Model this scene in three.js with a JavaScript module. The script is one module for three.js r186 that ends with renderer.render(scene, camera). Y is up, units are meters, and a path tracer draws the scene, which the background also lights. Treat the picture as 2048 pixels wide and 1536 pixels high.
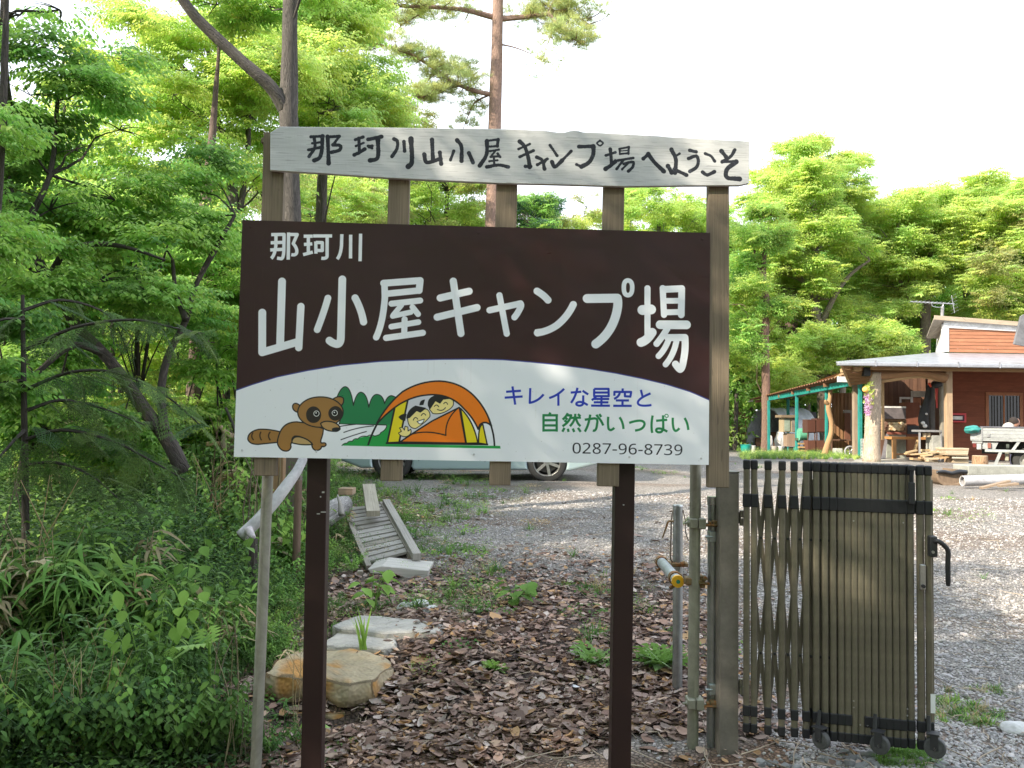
import * as THREE from 'three';
import { mergeGeometries, mergeVertices, toCreasedNormals } from 'three/addons/utils/BufferGeometryUtils.js';
import { RoundedBoxGeometry } from 'three/addons/geometries/RoundedBoxGeometry.js';
import { ImprovedNoise } from 'three/addons/math/ImprovedNoise.js';

// ---------- camera, sky, sun, exposure ----------
const scene = new THREE.Scene();
const PITCH = THREE.MathUtils.degToRad(2.6), ROLL = 0.015, FPX = 1700;
const camera = new THREE.PerspectiveCamera(2 * Math.atan(768 / FPX) * 180 / Math.PI, 4 / 3, 0.05, 400);
camera.position.set(0, 1.4, 0);
camera.rotation.set(PITCH, 0, ROLL, 'XYZ');
camera.updateMatrixWorld(true);

const SUN = new THREE.Vector3(-0.70, 0.56, 0.47).normalize();
{
  const W = 128, H = 64, d = new Float32Array(W * H * 4);
  for (let j = 0; j < H; j++) for (let i = 0; i < W; i++) {
    const el = ((j + 0.5) / H - 0.5) * Math.PI, t = Math.pow(Math.max(0, Math.sin(el)), 0.6), o = (j * W + i) * 4;
    d[o] = 1.02 - 0.26 * t; d[o + 1] = 1.03 - 0.15 * t; d[o + 2] = 1.06 - 0.0 * t; d[o + 3] = 1;
  }
  const t = new THREE.DataTexture(d, W, H, THREE.RGBAFormat, THREE.FloatType);
  t.mapping = THREE.EquirectangularReflectionMapping; t.magFilter = THREE.LinearFilter; t.needsUpdate = true;
  scene.background = t; scene.environment = t;
}
const sun = new THREE.DirectionalLight(new THREE.Color(1.0, 0.90, 0.74), 5);
sun.position.copy(SUN).multiplyScalar(60); sun.target.position.set(2, 0, -12); sun.position.add(sun.target.position);
sun.castShadow = true; sun.shadow.radius = 1;
Object.assign(sun.shadow.camera, { left: -40, right: 40, top: 40, bottom: -40, near: 1, far: 160 }); sun.shadow.mapSize.set(4096, 4096);
scene.add(sun, sun.target);
const renderer = new THREE.WebGLRenderer({ antialias: true });
renderer.toneMapping = THREE.LinearToneMapping; renderer.toneMappingExposure = 2.2;
renderer.shadowMap.enabled = true;

// ---------- helpers ----------
const V = (x, y, z) => new THREE.Vector3(x, y, z);
let seed = 12345;
const rnd = () => { seed |= 0; seed = seed + 0x6D2B79F5 | 0; let t = Math.imul(seed ^ seed >>> 15, 1 | seed); t = t + Math.imul(t ^ t >>> 7, 61 | t) ^ t; return ((t ^ t >>> 14) >>> 0) / 4294967296; };
const rr = (a, b) => a + (b - a) * rnd();
const pick = (a) => a[Math.floor(rnd() * a.length)];
const noise = new ImprovedNoise(), N3 = (x, y, z) => noise.noise(x + 37.1, y + 11.7, z + 5.3);
const clamp = THREE.MathUtils.clamp, sstep = THREE.MathUtils.smoothstep, lerp = THREE.MathUtils.lerp;
// a place in the world: where the sight line of a photo pixel (2048 x 1536) reaches the distance D, or the height y
const sight = (px, py) => V((px - 1024) / FPX, -(py - 768) / FPX, -1).applyQuaternion(camera.quaternion);
function at(px, py, D) { const d = sight(px, py); return camera.position.clone().addScaledVector(d, D / -d.z); }
function atY(px, py, y) { const d = sight(px, py); return camera.position.clone().addScaledVector(d, (y - 1.4) / d.y); }
const col = (r, g, b) => new THREE.Color().setRGB(r, g, b);

const used = {};
function numbered(n) { const k = used[n] ?? 0; used[n] = k + 1; return k ? n + '_' + String(k).padStart(3, '0') : n; }
function tag(o, label, category, group, kind) { o.userData.label = label; if (category) o.userData.category = category; if (group) o.userData.group = group; if (kind) o.userData.kind = kind; return o; }
function thing(name, label, category, p = V(0, 0, 0), group) { const g = new THREE.Group(); g.name = numbered(name); g.position.copy(p); scene.add(g); return tag(g, label, category, group); }
function shade(m) { m.castShadow = true; m.receiveShadow = true; return m; }
// a part whose geometry is given in world coordinates
function part(g, name, geo, mat) { const m = shade(new THREE.Mesh(geo, mat)); m.name = name; m.position.copy(g.position).negate(); g.add(m); return m; }
// a part whose geometry is in the coordinates of its parent
function piece(g, name, geo, mat) { const m = shade(new THREE.Mesh(geo, mat)); m.name = name; g.add(m); return m; }
function solo(name, geo, mat, label, category, p, group) { const m = shade(new THREE.Mesh(geo.clone().translate(-p.x, -p.y, -p.z), mat)); m.name = numbered(name); m.position.copy(p); scene.add(m); return tag(m, label, category, group); }

class Scatter {   // many copies of one geometry that nobody could count
  constructor(geo, mat) { this.geo = geo; this.mat = mat; this.m = []; this.c = []; }
  add(p, q, s, c) { this.m.push(new THREE.Matrix4().compose(p, q, typeof s === 'number' ? V(s, s, s) : s)); this.c.push(c); }
  build(name, parent, atWorld = true) {
    const im = new THREE.InstancedMesh(this.geo, this.mat, this.m.length);
    this.m.forEach((m, i) => { im.setMatrixAt(i, m); im.setColorAt(i, this.c[i]); });
    im.name = name; im.userData.kind = 'stuff'; shade(im);
    if (parent) { if (atWorld && parent.position) im.position.copy(parent.position).negate(); parent.add(im); } else { im.name = numbered(name); scene.add(im); }
    return im;
  }
}
const qy = (a) => new THREE.Quaternion().setFromAxisAngle(V(0, 1, 0), a);
const qe = (x, y, z, o = 'YXZ') => new THREE.Quaternion().setFromEuler(new THREE.Euler(x, y, z, o));
function vary(c, dh = 0.02, dl = 0.2) { const k = 1 + rr(-dl, dl), h = rr(-dh, dh); return col(Math.max(0, c.r * k * (1 + h * 6)), c.g * k, Math.max(0, c.b * k * (1 - h * 4))); }

// ---------- textures ----------
function dataTex(w, h, f, rep, ch = 1, srgb = false) {
  const d = new Uint8Array(w * h * 4);
  for (let j = 0; j < h; j++) for (let i = 0; i < w; i++) { const v = f(i / w, j / h, i, j), o = (j * w + i) * 4; for (let c = 0; c < 3; c++) d[o + c] = clamp(255 * (ch === 1 ? v : v[c]), 0, 255); d[o + 3] = 255; }
  const t = new THREE.DataTexture(d, w, h); t.wrapS = t.wrapT = THREE.RepeatWrapping; t.magFilter = THREE.LinearFilter; t.minFilter = THREE.LinearMipmapLinearFilter; t.generateMipmaps = true;
  if (rep) t.repeat.set(rep[0], rep[1]); if (srgb) t.colorSpace = THREE.SRGBColorSpace; t.needsUpdate = true; return t;
}
// noise that tiles on the unit square: walked on two circles
function tile(u, v, fu, fv, s = 0) { const a = u * 2 * Math.PI, b = v * 2 * Math.PI, R = fu / 6.283, Q = fv / 6.283; return noise.noise(R * Math.cos(a) + s + 50, R * Math.sin(a) + Q * Math.cos(b) + 20, Q * Math.sin(b) + s * 1.7 + 9); }
const grainT = dataTex(256, 1024, (u, v) => { const w = tile(u, v, 3, 2, 3) * 0.5; const g = tile(u + w * 0.06, v, 60, 3, 1), f = tile(u, v, 130, 14, 7); return 0.74 + 0.24 * g + 0.14 * f + 0.16 * tile(u, v, 3, 4, 4) + (tile(u, v, 14, 9, 12) > 0.52 ? -0.22 : 0); }, [1 / 0.22, 1 / 1.1]);
const barkT = dataTex(256, 512, (u, v) => { const a = tile(u + 0.05 * tile(u, v, 5, 9, 2), v, 26, 9, 3), b = tile(u, v, 60, 40, 8); const crack = Math.abs(a) < 0.12 ? -0.35 * (1 - Math.abs(a) / 0.12) : 0; return 0.75 + 0.25 * a + 0.2 * b + crack + 0.15 * tile(u, v, 3, 3, 6); }, [1 / 0.45, 1 / 0.9]);
const blotT = dataTex(512, 512, (u, v) => 0.8 + 0.22 * tile(u, v, 5, 5, 1) + 0.16 * tile(u, v, 13, 13, 4) + 0.12 * tile(u, v, 40, 40, 9) + 0.08 * tile(u, v, 120, 120, 6), [1, 1]);
const rustT = dataTex(256, 256, (u, v) => { const a = sstep(tile(u, v, 6, 6, 2) + 0.5 * tile(u, v, 20, 20, 3), -0.1, 0.35); return [lerp(0.62, 0.95, a), lerp(0.62, 0.55, a), lerp(0.56, 0.3, a)]; }, [4, 4], 3);
// pebbles: each cell of a tiling Worley pattern has a tone of its own and a rounded height
const PEB = 768, pebT = [];
{
  const n = 60, pts = [], tone = []; for (let i = 0; i < n * n; i++) { pts.push([rnd(), rnd()]); tone.push(0.45 + 0.75 * rnd() * rnd() + 0.15 * rnd()); }
  const F = (u, v) => { const x = u * n, y = v * n, ix = Math.floor(x), iy = Math.floor(y); let d1 = 9, d2 = 9, k1 = 0; for (let a = -1; a < 2; a++) for (let b = -1; b < 2; b++) { const cx = (ix + a + n) % n, cy = (iy + b + n) % n, k = cy * n + cx, dx = ix + a + pts[k][0] - x, dy = iy + b + pts[k][1] - y, dd = Math.sqrt(dx * dx + dy * dy); if (dd < d1) { d2 = d1; d1 = dd; k1 = k; } else if (dd < d2) d2 = dd; } return [d1, d2, k1]; };
  const cache = new Float32Array(PEB * PEB * 2); for (let j = 0; j < PEB; j++) for (let i = 0; i < PEB; i++) { const [a, b, k] = F(i / PEB, j / PEB), e = sstep(b - a, 0.02, 0.35); cache[(j * PEB + i) * 2] = tone[k] * (0.55 + 0.45 * e); cache[(j * PEB + i) * 2 + 1] = e * (0.4 + 0.6 * tone[k]); }
  pebT.push(dataTex(PEB, PEB, (u, v, i, j) => cache[(j * PEB + i) * 2], [1 / 1.37, 1 / 1.37]), dataTex(PEB, PEB, (u, v, i, j) => cache[(j * PEB + i) * 2 + 1], [1 / 1.37, 1 / 1.37]));
}
const std = (c, o = {}) => new THREE.MeshStandardMaterial({ color: c, roughness: 0.85, ...o });
const wood = (r, g, b, o = {}) => std(col(r, g, b), { map: grainT, bumpMap: grainT, bumpScale: 0.0025, roughness: 0.85, ...o });
const bark = (r, g, b, o = {}) => std(col(r, g, b), { map: barkT, bumpMap: barkT, bumpScale: 0.012, roughness: 0.95, ...o });
const metal = (r, g, b, rough = 0.45, m = 0.7) => std(col(r, g, b), { metalness: m, roughness: rough, map: blotT });
const blot = (r, g, b, o = {}) => std(col(r, g, b), { map: blotT, ...o });

// ---------- shapes ----------
function wuv(g, axis = 'y') {   // uv in metres, v along the grain
  const p = g.attributes.position, n = g.attributes.normal, uv = new Float32Array(p.count * 2), ai = 'xyz'.indexOf(axis), o = rnd() * 7;
  for (let i = 0; i < p.count; i++) {
    const a = [p.getX(i), p.getY(i), p.getZ(i)], m = [Math.abs(n.getX(i)), Math.abs(n.getY(i)), Math.abs(n.getZ(i))]; let k = m.indexOf(Math.max(...m));
    const rest = [0, 1, 2].filter((x) => x !== ai && x !== k), u = rest[0]; uv[2 * i] = a[u] + o; uv[2 * i + 1] = (k === ai ? a[rest[1]] : a[ai]) + o * 1.3;
  }
  g.setAttribute('uv', new THREE.BufferAttribute(uv, 2)); return g;
}
function box(x0, x1, y0, y1, z0, z1, axis = 'y', r = 0) {
  const w = Math.abs(x1 - x0), h = Math.abs(y1 - y0), d = Math.abs(z1 - z0);
  const g = r ? new RoundedBoxGeometry(w, h, d, 1, Math.min(r, w / 2.01, h / 2.01, d / 2.01)) : new THREE.BoxGeometry(w, h, d);
  g.translate((x0 + x1) / 2, (y0 + y1) / 2, (z0 + z1) / 2); return wuv(r ? g : g, axis);
}
// a box whose front face fills the given photo rectangle at the distance D
function pbox(px0, py0, px1, py1, D, depth, axis = 'y', r = 0) { const a = at((px0 + px1) / 2, py1, D), b = at((px0 + px1) / 2, py0, D), l = at(px0, (py0 + py1) / 2, D), q = at(px1, (py0 + py1) / 2, D); return box(l.x, q.x, a.y, b.y, -D - depth, -D, axis, r); }
function cyl(r0, r1, a, b, seg = 14, open = false) {   // from a to b, radius r0 at a
  const d = b.clone().sub(a), L = d.length(), g = new THREE.CylinderGeometry(r1, r0, L, seg, 1, open); g.translate(0, L / 2, 0);
  const uv = g.attributes.uv; for (let i = 0; i < uv.count; i++) uv.setXY(i, uv.getX(i) * 6.283 * r0, uv.getY(i) * L);
  g.applyQuaternion(new THREE.Quaternion().setFromUnitVectors(V(0, 1, 0), d.normalize())); g.translate(a.x, a.y, a.z); return g;
}
function tube(P, seg = 7, sub = 3, wob = 0) {   // P: [[x, y, z, r], ...] or [[Vector3, r], ...]; a tapering limb along a smooth path
  const pts = P.map((p) => p.length === 2 ? p[0] : V(p[0], p[1], p[2])), rad = P.map((p) => p[p.length - 1]);
  const curve = new THREE.CatmullRomCurve3(pts, false, 'centripetal'), n = (pts.length - 1) * sub, pos = [], uv = [], idx = []; let L = 0, prev = null, nx = null; const oy = rnd() * 5;
  for (let i = 0; i <= n; i++) {
    const t = i / n, c = curve.getPoint(t), tg = curve.getTangent(t), f = t * (pts.length - 1), k = Math.min(pts.length - 2, Math.floor(f)), r = lerp(rad[k], rad[k + 1], f - k);
    if (prev) L += c.distanceTo(prev); prev = c;
    if (!nx) nx = V(1, 0, 0).cross(tg).lengthSq() < 0.01 ? V(0, 0, 1) : V(1, 0, 0); nx = nx.clone().addScaledVector(tg, -nx.dot(tg)).normalize(); const bn = tg.clone().cross(nx);
    for (let j = 0; j <= seg; j++) { const a = j / seg * 2 * Math.PI, w = r * (1 + wob * N3(Math.cos(a) * 1.5 + c.x * 2, c.y * 3, Math.sin(a) * 1.5 + c.z * 2)); const q = c.clone().addScaledVector(nx, Math.cos(a) * w).addScaledVector(bn, Math.sin(a) * w); pos.push(q.x, q.y, q.z); uv.push(j / seg * 6.283 * Math.max(rad[0], 0.05), L + oy); }
  }
  for (let i = 0; i < n; i++) for (let j = 0; j < seg; j++) { const a = i * (seg + 1) + j, b = a + seg + 1; idx.push(a, a + 1, b, b, a + 1, b + 1); }
  for (const [row, flip] of [[0, true], [n, false]]) { const c = curve.getPoint(row / n), ci = pos.length / 3; pos.push(c.x, c.y, c.z); uv.push(0, L); for (let j = 0; j < seg; j++) { const a = row * (seg + 1) + j; flip ? idx.push(ci, a + 1, a) : idx.push(ci, a, a + 1); } }
  const g = new THREE.BufferGeometry(); g.setAttribute('position', new THREE.Float32BufferAttribute(pos, 3)); g.setAttribute('uv', new THREE.Float32BufferAttribute(uv, 2)); g.setIndex(idx); g.computeVertexNormals(); return g;
}
function merge(list) { return mergeGeometries(list.map((g) => { const h = g.index ? g.toNonIndexed() : g.clone(); for (const k of Object.keys(h.attributes)) if (!['position', 'normal', 'uv'].includes(k)) h.deleteAttribute(k); if (!h.attributes.uv) h.setAttribute('uv', new THREE.BufferAttribute(new Float32Array(h.attributes.position.count * 2), 2)); return h; })); }
function quadSlab(pts, t) {   // four corners (counter-clockwise seen from outside), thickened inwards by the vector t
  const P = [...pts, ...pts.map((p) => p.clone().add(t))], f = [[0, 1, 2, 3], [7, 6, 5, 4], [0, 4, 5, 1], [1, 5, 6, 2], [2, 6, 7, 3], [3, 7, 4, 0]], pos = [];
  for (const q of f) for (const i of [0, 1, 2, 0, 2, 3]) pos.push(P[q[i]].x, P[q[i]].y, P[q[i]].z);
  const g = new THREE.BufferGeometry(); g.setAttribute('position', new THREE.Float32BufferAttribute(pos, 3)); g.computeVertexNormals(); return wuv(g, 'x');
}
const PRINT = [
  ['f', 4.2, 'W', '#3b3f8a', 'M -3,658 L 59,634 L 152,603 L 267,576 L 392,553 L 542,535 L 643,528 L 772,522 L 906,518 L 1013,518 L 1124,525 L 1226,533 L 1338,545 L 1452,561 L 1558,580 L 1654,601 L 1745,627 L 1821,658 L 1864,967 L -48,998 Z'],
  ['s', 29.9, 'W', 'round', 'M 88,357 L 93,510 L 229,466'],
  ['s', 28.0, 'W', 'round', 'M 234,330 L 231,489'],
  ['s', 29.9, 'W', 'round', 'M 159,235 L 160,481'],
  ['s', 29.9, 'W', 'round', 'M 389,221 L 390,446 Q 390,473 374,472 Q 358,469 347,459'],
  ['s', 26.2, 'W', 'round', 'M 336,295 Q 323,350 299,418'],
  ['s', 28.0, 'W', 'round', 'M 440,292 Q 464,333 475,384'],
  ['s', 27.1, 'W', 'round', 'M 548,232 L 688,218 L 685,257'],
  ['s', 25.3, 'W', 'round', 'M 559,273 L 685,257'],
  ['s', 25.3, 'W', 'round', 'M 551,231 L 554,286 Q 550,386 525,442'],
  ['s', 23.5, 'W', 'round', 'M 580,311 L 690,296'],
  ['s', 20.8, 'W', 'round', 'M 618,316 L 588,355'],
  ['s', 20.8, 'W', 'round', 'M 586,359 L 655,342'],
  ['s', 22.6, 'W', 'round', 'M 661,322 L 683,349'],
  ['s', 23.5, 'W', 'round', 'M 632,370 L 632,425'],
  ['s', 22.6, 'W', 'round', 'M 582,400 L 685,380'],
  ['s', 24.4, 'W', 'round', 'M 563,444 L 703,421'],
  ['s', 28.0, 'W', 'round', 'M 767,284 L 878,255'],
  ['s', 28.0, 'W', 'round', 'M 757,359 L 910,318'],
  ['s', 28.0, 'W', 'round', 'M 816,217 L 850,420'],
  ['s', 25.3, 'W', 'round', 'M 959,327 L 1078,298 Q 1084,305 1076,319 Q 1068,337 1056,352'],
  ['s', 24.4, 'W', 'round', 'M 996,268 L 1027,417'],
  ['s', 28.0, 'W', 'round', 'M 1142,248 Q 1170,264 1185,282'],
  ['s', 28.0, 'W', 'round', 'M 1284,297 Q 1262,346 1222,379 Q 1190,403 1146,411'],
  ['s', 10.0, 'W', 'round', 'M 1140,402 Q 1186,391 1159,417'],
  ['s', 35.3, 'W', 'round', 'M 1338,272 L 1456,268 Q 1462,291 1452,332 Q 1433,406 1374,449'],
  ['s', 24.4, 'W', 'round', 'M 1574,226 L 1576,417'],
  ['s', 38.9, 'W', 'round', 'M 1555,312 L 1589,309'],
  ['s', 35.3, 'W', 'round', 'M 1551,439 Q 1575,431 1594,399'],
  ['s', 24.4, 'W', 'round', 'M 1634,224 L 1640,329'],
  ['s', 27.1, 'W', 'round', 'M 1636,229 L 1709,224 L 1708,327'],
  ['s', 22.6, 'W', 'round', 'M 1641,274 L 1708,272'],
  ['s', 23.5, 'W', 'round', 'M 1641,319 L 1708,316'],
  ['s', 34.4, 'W', 'round', 'M 1625,368 L 1729,366'],
  ['s', 25.3, 'W', 'round', 'M 1653,383 Q 1635,415 1612,443'],
  ['s', 28.0, 'W', 'round', 'M 1656,418 L 1723,416 Q 1727,464 1718,505 Q 1714,538 1705,541 Q 1698,538 1687,521'],
  ['s', 23.5, 'W', 'round', 'M 1660,424 Q 1645,466 1620,491'],
  ['s', 23.5, 'W', 'round', 'M 1691,423 Q 1682,483 1648,523'],
  ['s', 18.1, 'W', 'round', 'M 1497,197 Q 1514,198 1514,225 Q 1514,255 1497,255 Q 1481,255 1481,226 Q 1480,198 1497,197'],
  ['s', 13.1, 'W', 'butt', 'M 112,54 L 161,52 L 162,113 Q 162,146 153,147 L 137,145'],
  ['s', 13.1, 'W', 'butt', 'M 111,86 L 159,83'],
  ['s', 13.1, 'W', 'butt', 'M 110,114 L 159,110'],
  ['s', 13.1, 'W', 'butt', 'M 130,53 L 131,96 Q 129,133 115,147'],
  ['s', 13.1, 'W', 'butt', 'M 178,44 L 180,150'],
  ['s', 13.1, 'W', 'butt', 'M 177,52 L 211,51 L 197,87 Q 215,107 211,123 Q 207,133 191,130'],
  ['s', 13.1, 'W', 'butt', 'M 236,57 L 271,56'],
  ['s', 13.1, 'W', 'butt', 'M 238,89 L 270,86'],
  ['s', 13.1, 'W', 'butt', 'M 236,129 L 273,118'],
  ['s', 13.1, 'W', 'butt', 'M 254,57 L 256,124'],
  ['s', 13.1, 'W', 'butt', 'M 272,55 L 345,53'],
  ['s', 13.1, 'W', 'butt', 'M 283,76 L 285,124'],
  ['s', 13.1, 'W', 'butt', 'M 283,80 L 308,80 L 309,111 L 284,111'],
  ['s', 13.1, 'W', 'butt', 'M 326,54 L 328,132 Q 327,143 306,141'],
  ['s', 13.1, 'W', 'butt', 'M 382,45 L 382,89 Q 380,126 367,143'],
  ['s', 13.1, 'W', 'butt', 'M 416,46 L 418,139'],
  ['s', 13.1, 'W', 'butt', 'M 454,41 L 455,149'],
  ['s', 8.5, '#1c35b0', 'butt', 'M 1029,642 L 1086,637'],
  ['s', 8.5, '#1c35b0', 'butt', 'M 1024,665 L 1093,659'],
  ['s', 8.5, '#1c35b0', 'butt', 'M 1053,621 L 1065,691'],
  ['s', 8.5, '#1c35b0', 'butt', 'M 1122,626 L 1121,683 Q 1154,676 1174,649'],
  ['s', 8.5, '#1c35b0', 'butt', 'M 1253,626 Q 1230,652 1196,663'],
  ['s', 8.5, '#1c35b0', 'butt', 'M 1231,648 L 1232,692'],
  ['s', 8.5, '#1c35b0', 'butt', 'M 1279,640 L 1320,636'],
  ['s', 8.5, '#1c35b0', 'butt', 'M 1305,621 Q 1299,654 1281,680'],
  ['s', 8.5, '#1c35b0', 'butt', 'M 1325,632 L 1347,646'],
  ['s', 8.5, '#1c35b0', 'butt', 'M 1328,650 L 1328,679 Q 1327,690 1312,690 Q 1299,688 1302,681 Q 1309,672 1329,678 L 1346,687'],
  ['s', 8.5, '#1c35b0', 'butt', 'M 1370,624 L 1370,652 L 1427,651 L 1426,623 L 1370,624'],
  ['s', 8.5, '#1c35b0', 'butt', 'M 1370,638 L 1427,637'],
  ['s', 8.5, '#1c35b0', 'butt', 'M 1378,653 Q 1371,662 1361,668'],
  ['s', 8.5, '#1c35b0', 'butt', 'M 1371,663 L 1429,662'],
  ['s', 8.5, '#1c35b0', 'butt', 'M 1369,676 L 1426,675'],
  ['s', 8.5, '#1c35b0', 'butt', 'M 1359,689 L 1432,688'],
  ['s', 8.5, '#1c35b0', 'butt', 'M 1399,652 L 1399,689'],
  ['s', 8.5, '#1c35b0', 'butt', 'M 1481,620 L 1481,632'],
  ['s', 8.5, '#1c35b0', 'butt', 'M 1449,649 L 1449,634 L 1514,633 L 1512,649'],
  ['s', 8.5, '#1c35b0', 'butt', 'M 1470,636 Q 1467,653 1448,661'],
  ['s', 8.5, '#1c35b0', 'butt', 'M 1490,636 L 1490,650 L 1515,651'],
  ['s', 8.5, '#1c35b0', 'butt', 'M 1455,667 L 1506,666'],
  ['s', 8.5, '#1c35b0', 'butt', 'M 1481,666 L 1481,687'],
  ['s', 8.5, '#1c35b0', 'butt', 'M 1445,688 L 1517,687'],
  ['s', 8.5, '#1c35b0', 'butt', 'M 1552,624 L 1560,653'],
  ['s', 8.5, '#1c35b0', 'butt', 'M 1590,637 Q 1538,659 1541,676 Q 1546,691 1594,682'],
  ['s', 8.9, '#1d8049', 'butt', 'M 1202,719 L 1196,729'],
  ['s', 8.9, '#1d8049', 'butt', 'M 1175,730 L 1176,793'],
  ['s', 8.9, '#1d8049', 'butt', 'M 1171,730 L 1231,729'],
  ['s', 8.9, '#1d8049', 'butt', 'M 1226,729 L 1227,792'],
  ['s', 8.9, '#1d8049', 'butt', 'M 1177,749 L 1227,748'],
  ['s', 8.9, '#1d8049', 'butt', 'M 1177,769 L 1227,768'],
  ['s', 8.9, '#1d8049', 'butt', 'M 1177,788 L 1227,787'],
  ['s', 8.9, '#1d8049', 'butt', 'M 1269,720 Q 1261,736 1249,745'],
  ['s', 8.9, '#1d8049', 'butt', 'M 1261,729 L 1282,728 Q 1277,753 1249,771'],
  ['s', 8.9, '#1d8049', 'butt', 'M 1261,738 L 1268,745'],
  ['s', 8.9, '#1d8049', 'butt', 'M 1256,748 L 1265,754'],
  ['s', 8.9, '#1d8049', 'butt', 'M 1281,738 L 1320,736'],
  ['s', 8.9, '#1d8049', 'butt', 'M 1298,722 Q 1299,748 1278,770'],
  ['s', 8.9, '#1d8049', 'butt', 'M 1301,739 Q 1306,760 1319,769'],
  ['s', 8.9, '#1d8049', 'butt', 'M 1308,723 L 1318,731'],
  ['s', 8.9, '#1d8049', 'butt', 'M 1257,777 L 1249,792'],
  ['s', 8.9, '#1d8049', 'butt', 'M 1270,780 L 1273,792'],
  ['s', 8.9, '#1d8049', 'butt', 'M 1289,779 L 1295,792'],
  ['s', 8.9, '#1d8049', 'butt', 'M 1309,776 L 1320,791'],
  ['s', 8.9, '#1d8049', 'butt', 'M 1335,744 L 1372,738 Q 1388,738 1383,759 Q 1381,790 1367,785'],
  ['s', 8.9, '#1d8049', 'butt', 'M 1356,724 Q 1351,764 1336,790'],
  ['s', 8.9, '#1d8049', 'butt', 'M 1387,734 Q 1400,746 1407,765'],
  ['s', 8.9, '#1d8049', 'butt', 'M 1380,724 L 1387,734'],
  ['s', 8.9, '#1d8049', 'butt', 'M 1391,721 L 1399,732'],
  ['s', 8.9, '#1d8049', 'butt', 'M 1426,731 Q 1424,762 1428,777 Q 1435,789 1450,773'],
  ['s', 8.9, '#1d8049', 'butt', 'M 1470,732 Q 1484,749 1486,777'],
  ['s', 8.9, '#1d8049', 'butt', 'M 1508,753 Q 1565,733 1568,756 Q 1565,779 1531,782'],
  ['s', 8.9, '#1d8049', 'butt', 'M 1599,723 Q 1592,759 1598,790'],
  ['s', 8.9, '#1d8049', 'butt', 'M 1613,743 L 1656,738'],
  ['s', 8.9, '#1d8049', 'butt', 'M 1640,721 L 1641,771 Q 1638,790 1621,787 Q 1610,783 1615,775 Q 1627,767 1657,784'],
  ['s', 8.9, '#1d8049', 'butt', 'M 1678,730 Q 1677,762 1683,775 Q 1690,788 1704,770'],
  ['s', 8.9, '#1d8049', 'butt', 'M 1724,730 Q 1737,748 1739,776'],
  ['s', 3.4, '#1d8049', 'round', 'M 1653,717 Q 1659,717 1660,723 Q 1660,729 1654,729 Q 1648,729 1647,723 Q 1647,717 1653,717'],
  ['f', 3.6, '#1c7a48', '#17171b', 'M 380,682 Q 394,637 412,635 Q 434,636 445,706 Q 455,656 472,655 Q 495,657 504,712 Q 513,663 533,662 Q 556,662 564,697 Q 573,665 591,666 L 611,673 L 599,779 L 393,778 L 407,725 Z'],
  ['f', 0.0, 'W', '#151518', 'M 396,779 L 529,780 L 579,781 L 540,821 L 401,861 Z'],
  ['s', 3.6, '#17171b', 'round', 'M 398,787 Q 428,781 456,778'],
  ['s', 3.6, '#17171b', 'round', 'M 412,810 Q 464,789 524,783'],
  ['s', 3.6, '#17171b', 'round', 'M 402,838 Q 449,819 497,805'],
  ['f', 0.0, '#1f9a45', '#151518', 'M 406,860 Q 425,846 445,842 Q 465,829 500,823 Q 530,823 549,813 Q 574,792 574,777 L 599,777 L 651,851 L 1010,851 L 1012,861 L 551,861 Z'],
  ['s', 3.1, '#17171b', 'round', 'M 406,860 Q 415,849 425,851 Q 430,841 445,843 Q 452,830 465,834 Q 479,819 500,824 Q 514,813 530,822 Q 550,818 552,808 Q 574,797 574,780'],
  ['f', 0.0, '#cfcfd6', '#151518', 'M 604,706 Q 671,660 747,658 Q 818,660 860,711 L 926,841 L 575,848 Z'],
  ['f', 6.6, '#e6d21e', '#17171b', 'M 604,706 L 652,681 L 623,844 L 578,847 Z'],
  ['f', 3.1, '#efdc8e', '#17171b', 'M 736,716 Q 732,683 763,677 L 818,672 Q 831,681 826,699 Q 819,713 794,725 Q 769,736 749,731 Z'],
  ['f', 0.0, '#17171b', '#151518', 'M 729,701 Q 725,671 757,661 L 818,666 Q 803,677 788,677 L 776,693 L 758,684 L 737,717 Z'],
  ['s', 3.1, '#17171b', 'round', 'M 754,704 Q 763,692 771,705'],
  ['s', 3.1, '#17171b', 'round', 'M 790,693 Q 798,681 805,695'],
  ['s', 3.1, '#17171b', 'round', 'M 766,715 Q 785,725 797,708'],
  ['f', 3.1, '#efdc8e', '#17171b', 'M 654,760 Q 648,730 688,722 L 723,714 Q 741,723 738,744 Q 719,769 685,790 Q 659,791 654,760 Z'],
  ['f', 0.0, '#17171b', '#151518', 'M 648,753 Q 650,718 682,702 L 722,710 Q 716,719 701,729 L 687,723 L 661,750 Z'],
  ['f', 0.0, '#17171b', '#151518', 'M 697,701 Q 697,680 718,678 L 712,699 Z'],
  ['f', 0.0, '#17171b', '#151518', 'M 618,747 Q 633,731 649,735 L 644,762 Q 628,762 618,747 Z'],
  ['s', 3.1, '#17171b', 'round', 'M 675,758 Q 681,740 692,754'],
  ['s', 3.1, '#17171b', 'round', 'M 705,740 Q 713,725 722,738'],
  ['f', 2.5, '#ffffff', '#17171b', 'M 689,763 L 717,753 Q 713,773 699,772 Z'],
  ['f', 3.1, '#efdc8e', '#17171b', 'M 646,822 Q 624,821 620,808 L 631,802 L 623,789 L 634,786 L 642,797 L 644,782 L 655,785 L 656,800 L 666,793 Q 674,812 650,822 Z'],
  ['f', 5.6, '#ea7a12', '#17171b', 'M 626,843 Q 700,790 749,759 Q 809,727 850,706 L 878,843 Z'],
  ['s', 4.6, '#17171b', 'round', 'M 670,812 Q 725,793 801,814 Q 795,753 845,709'],
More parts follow.
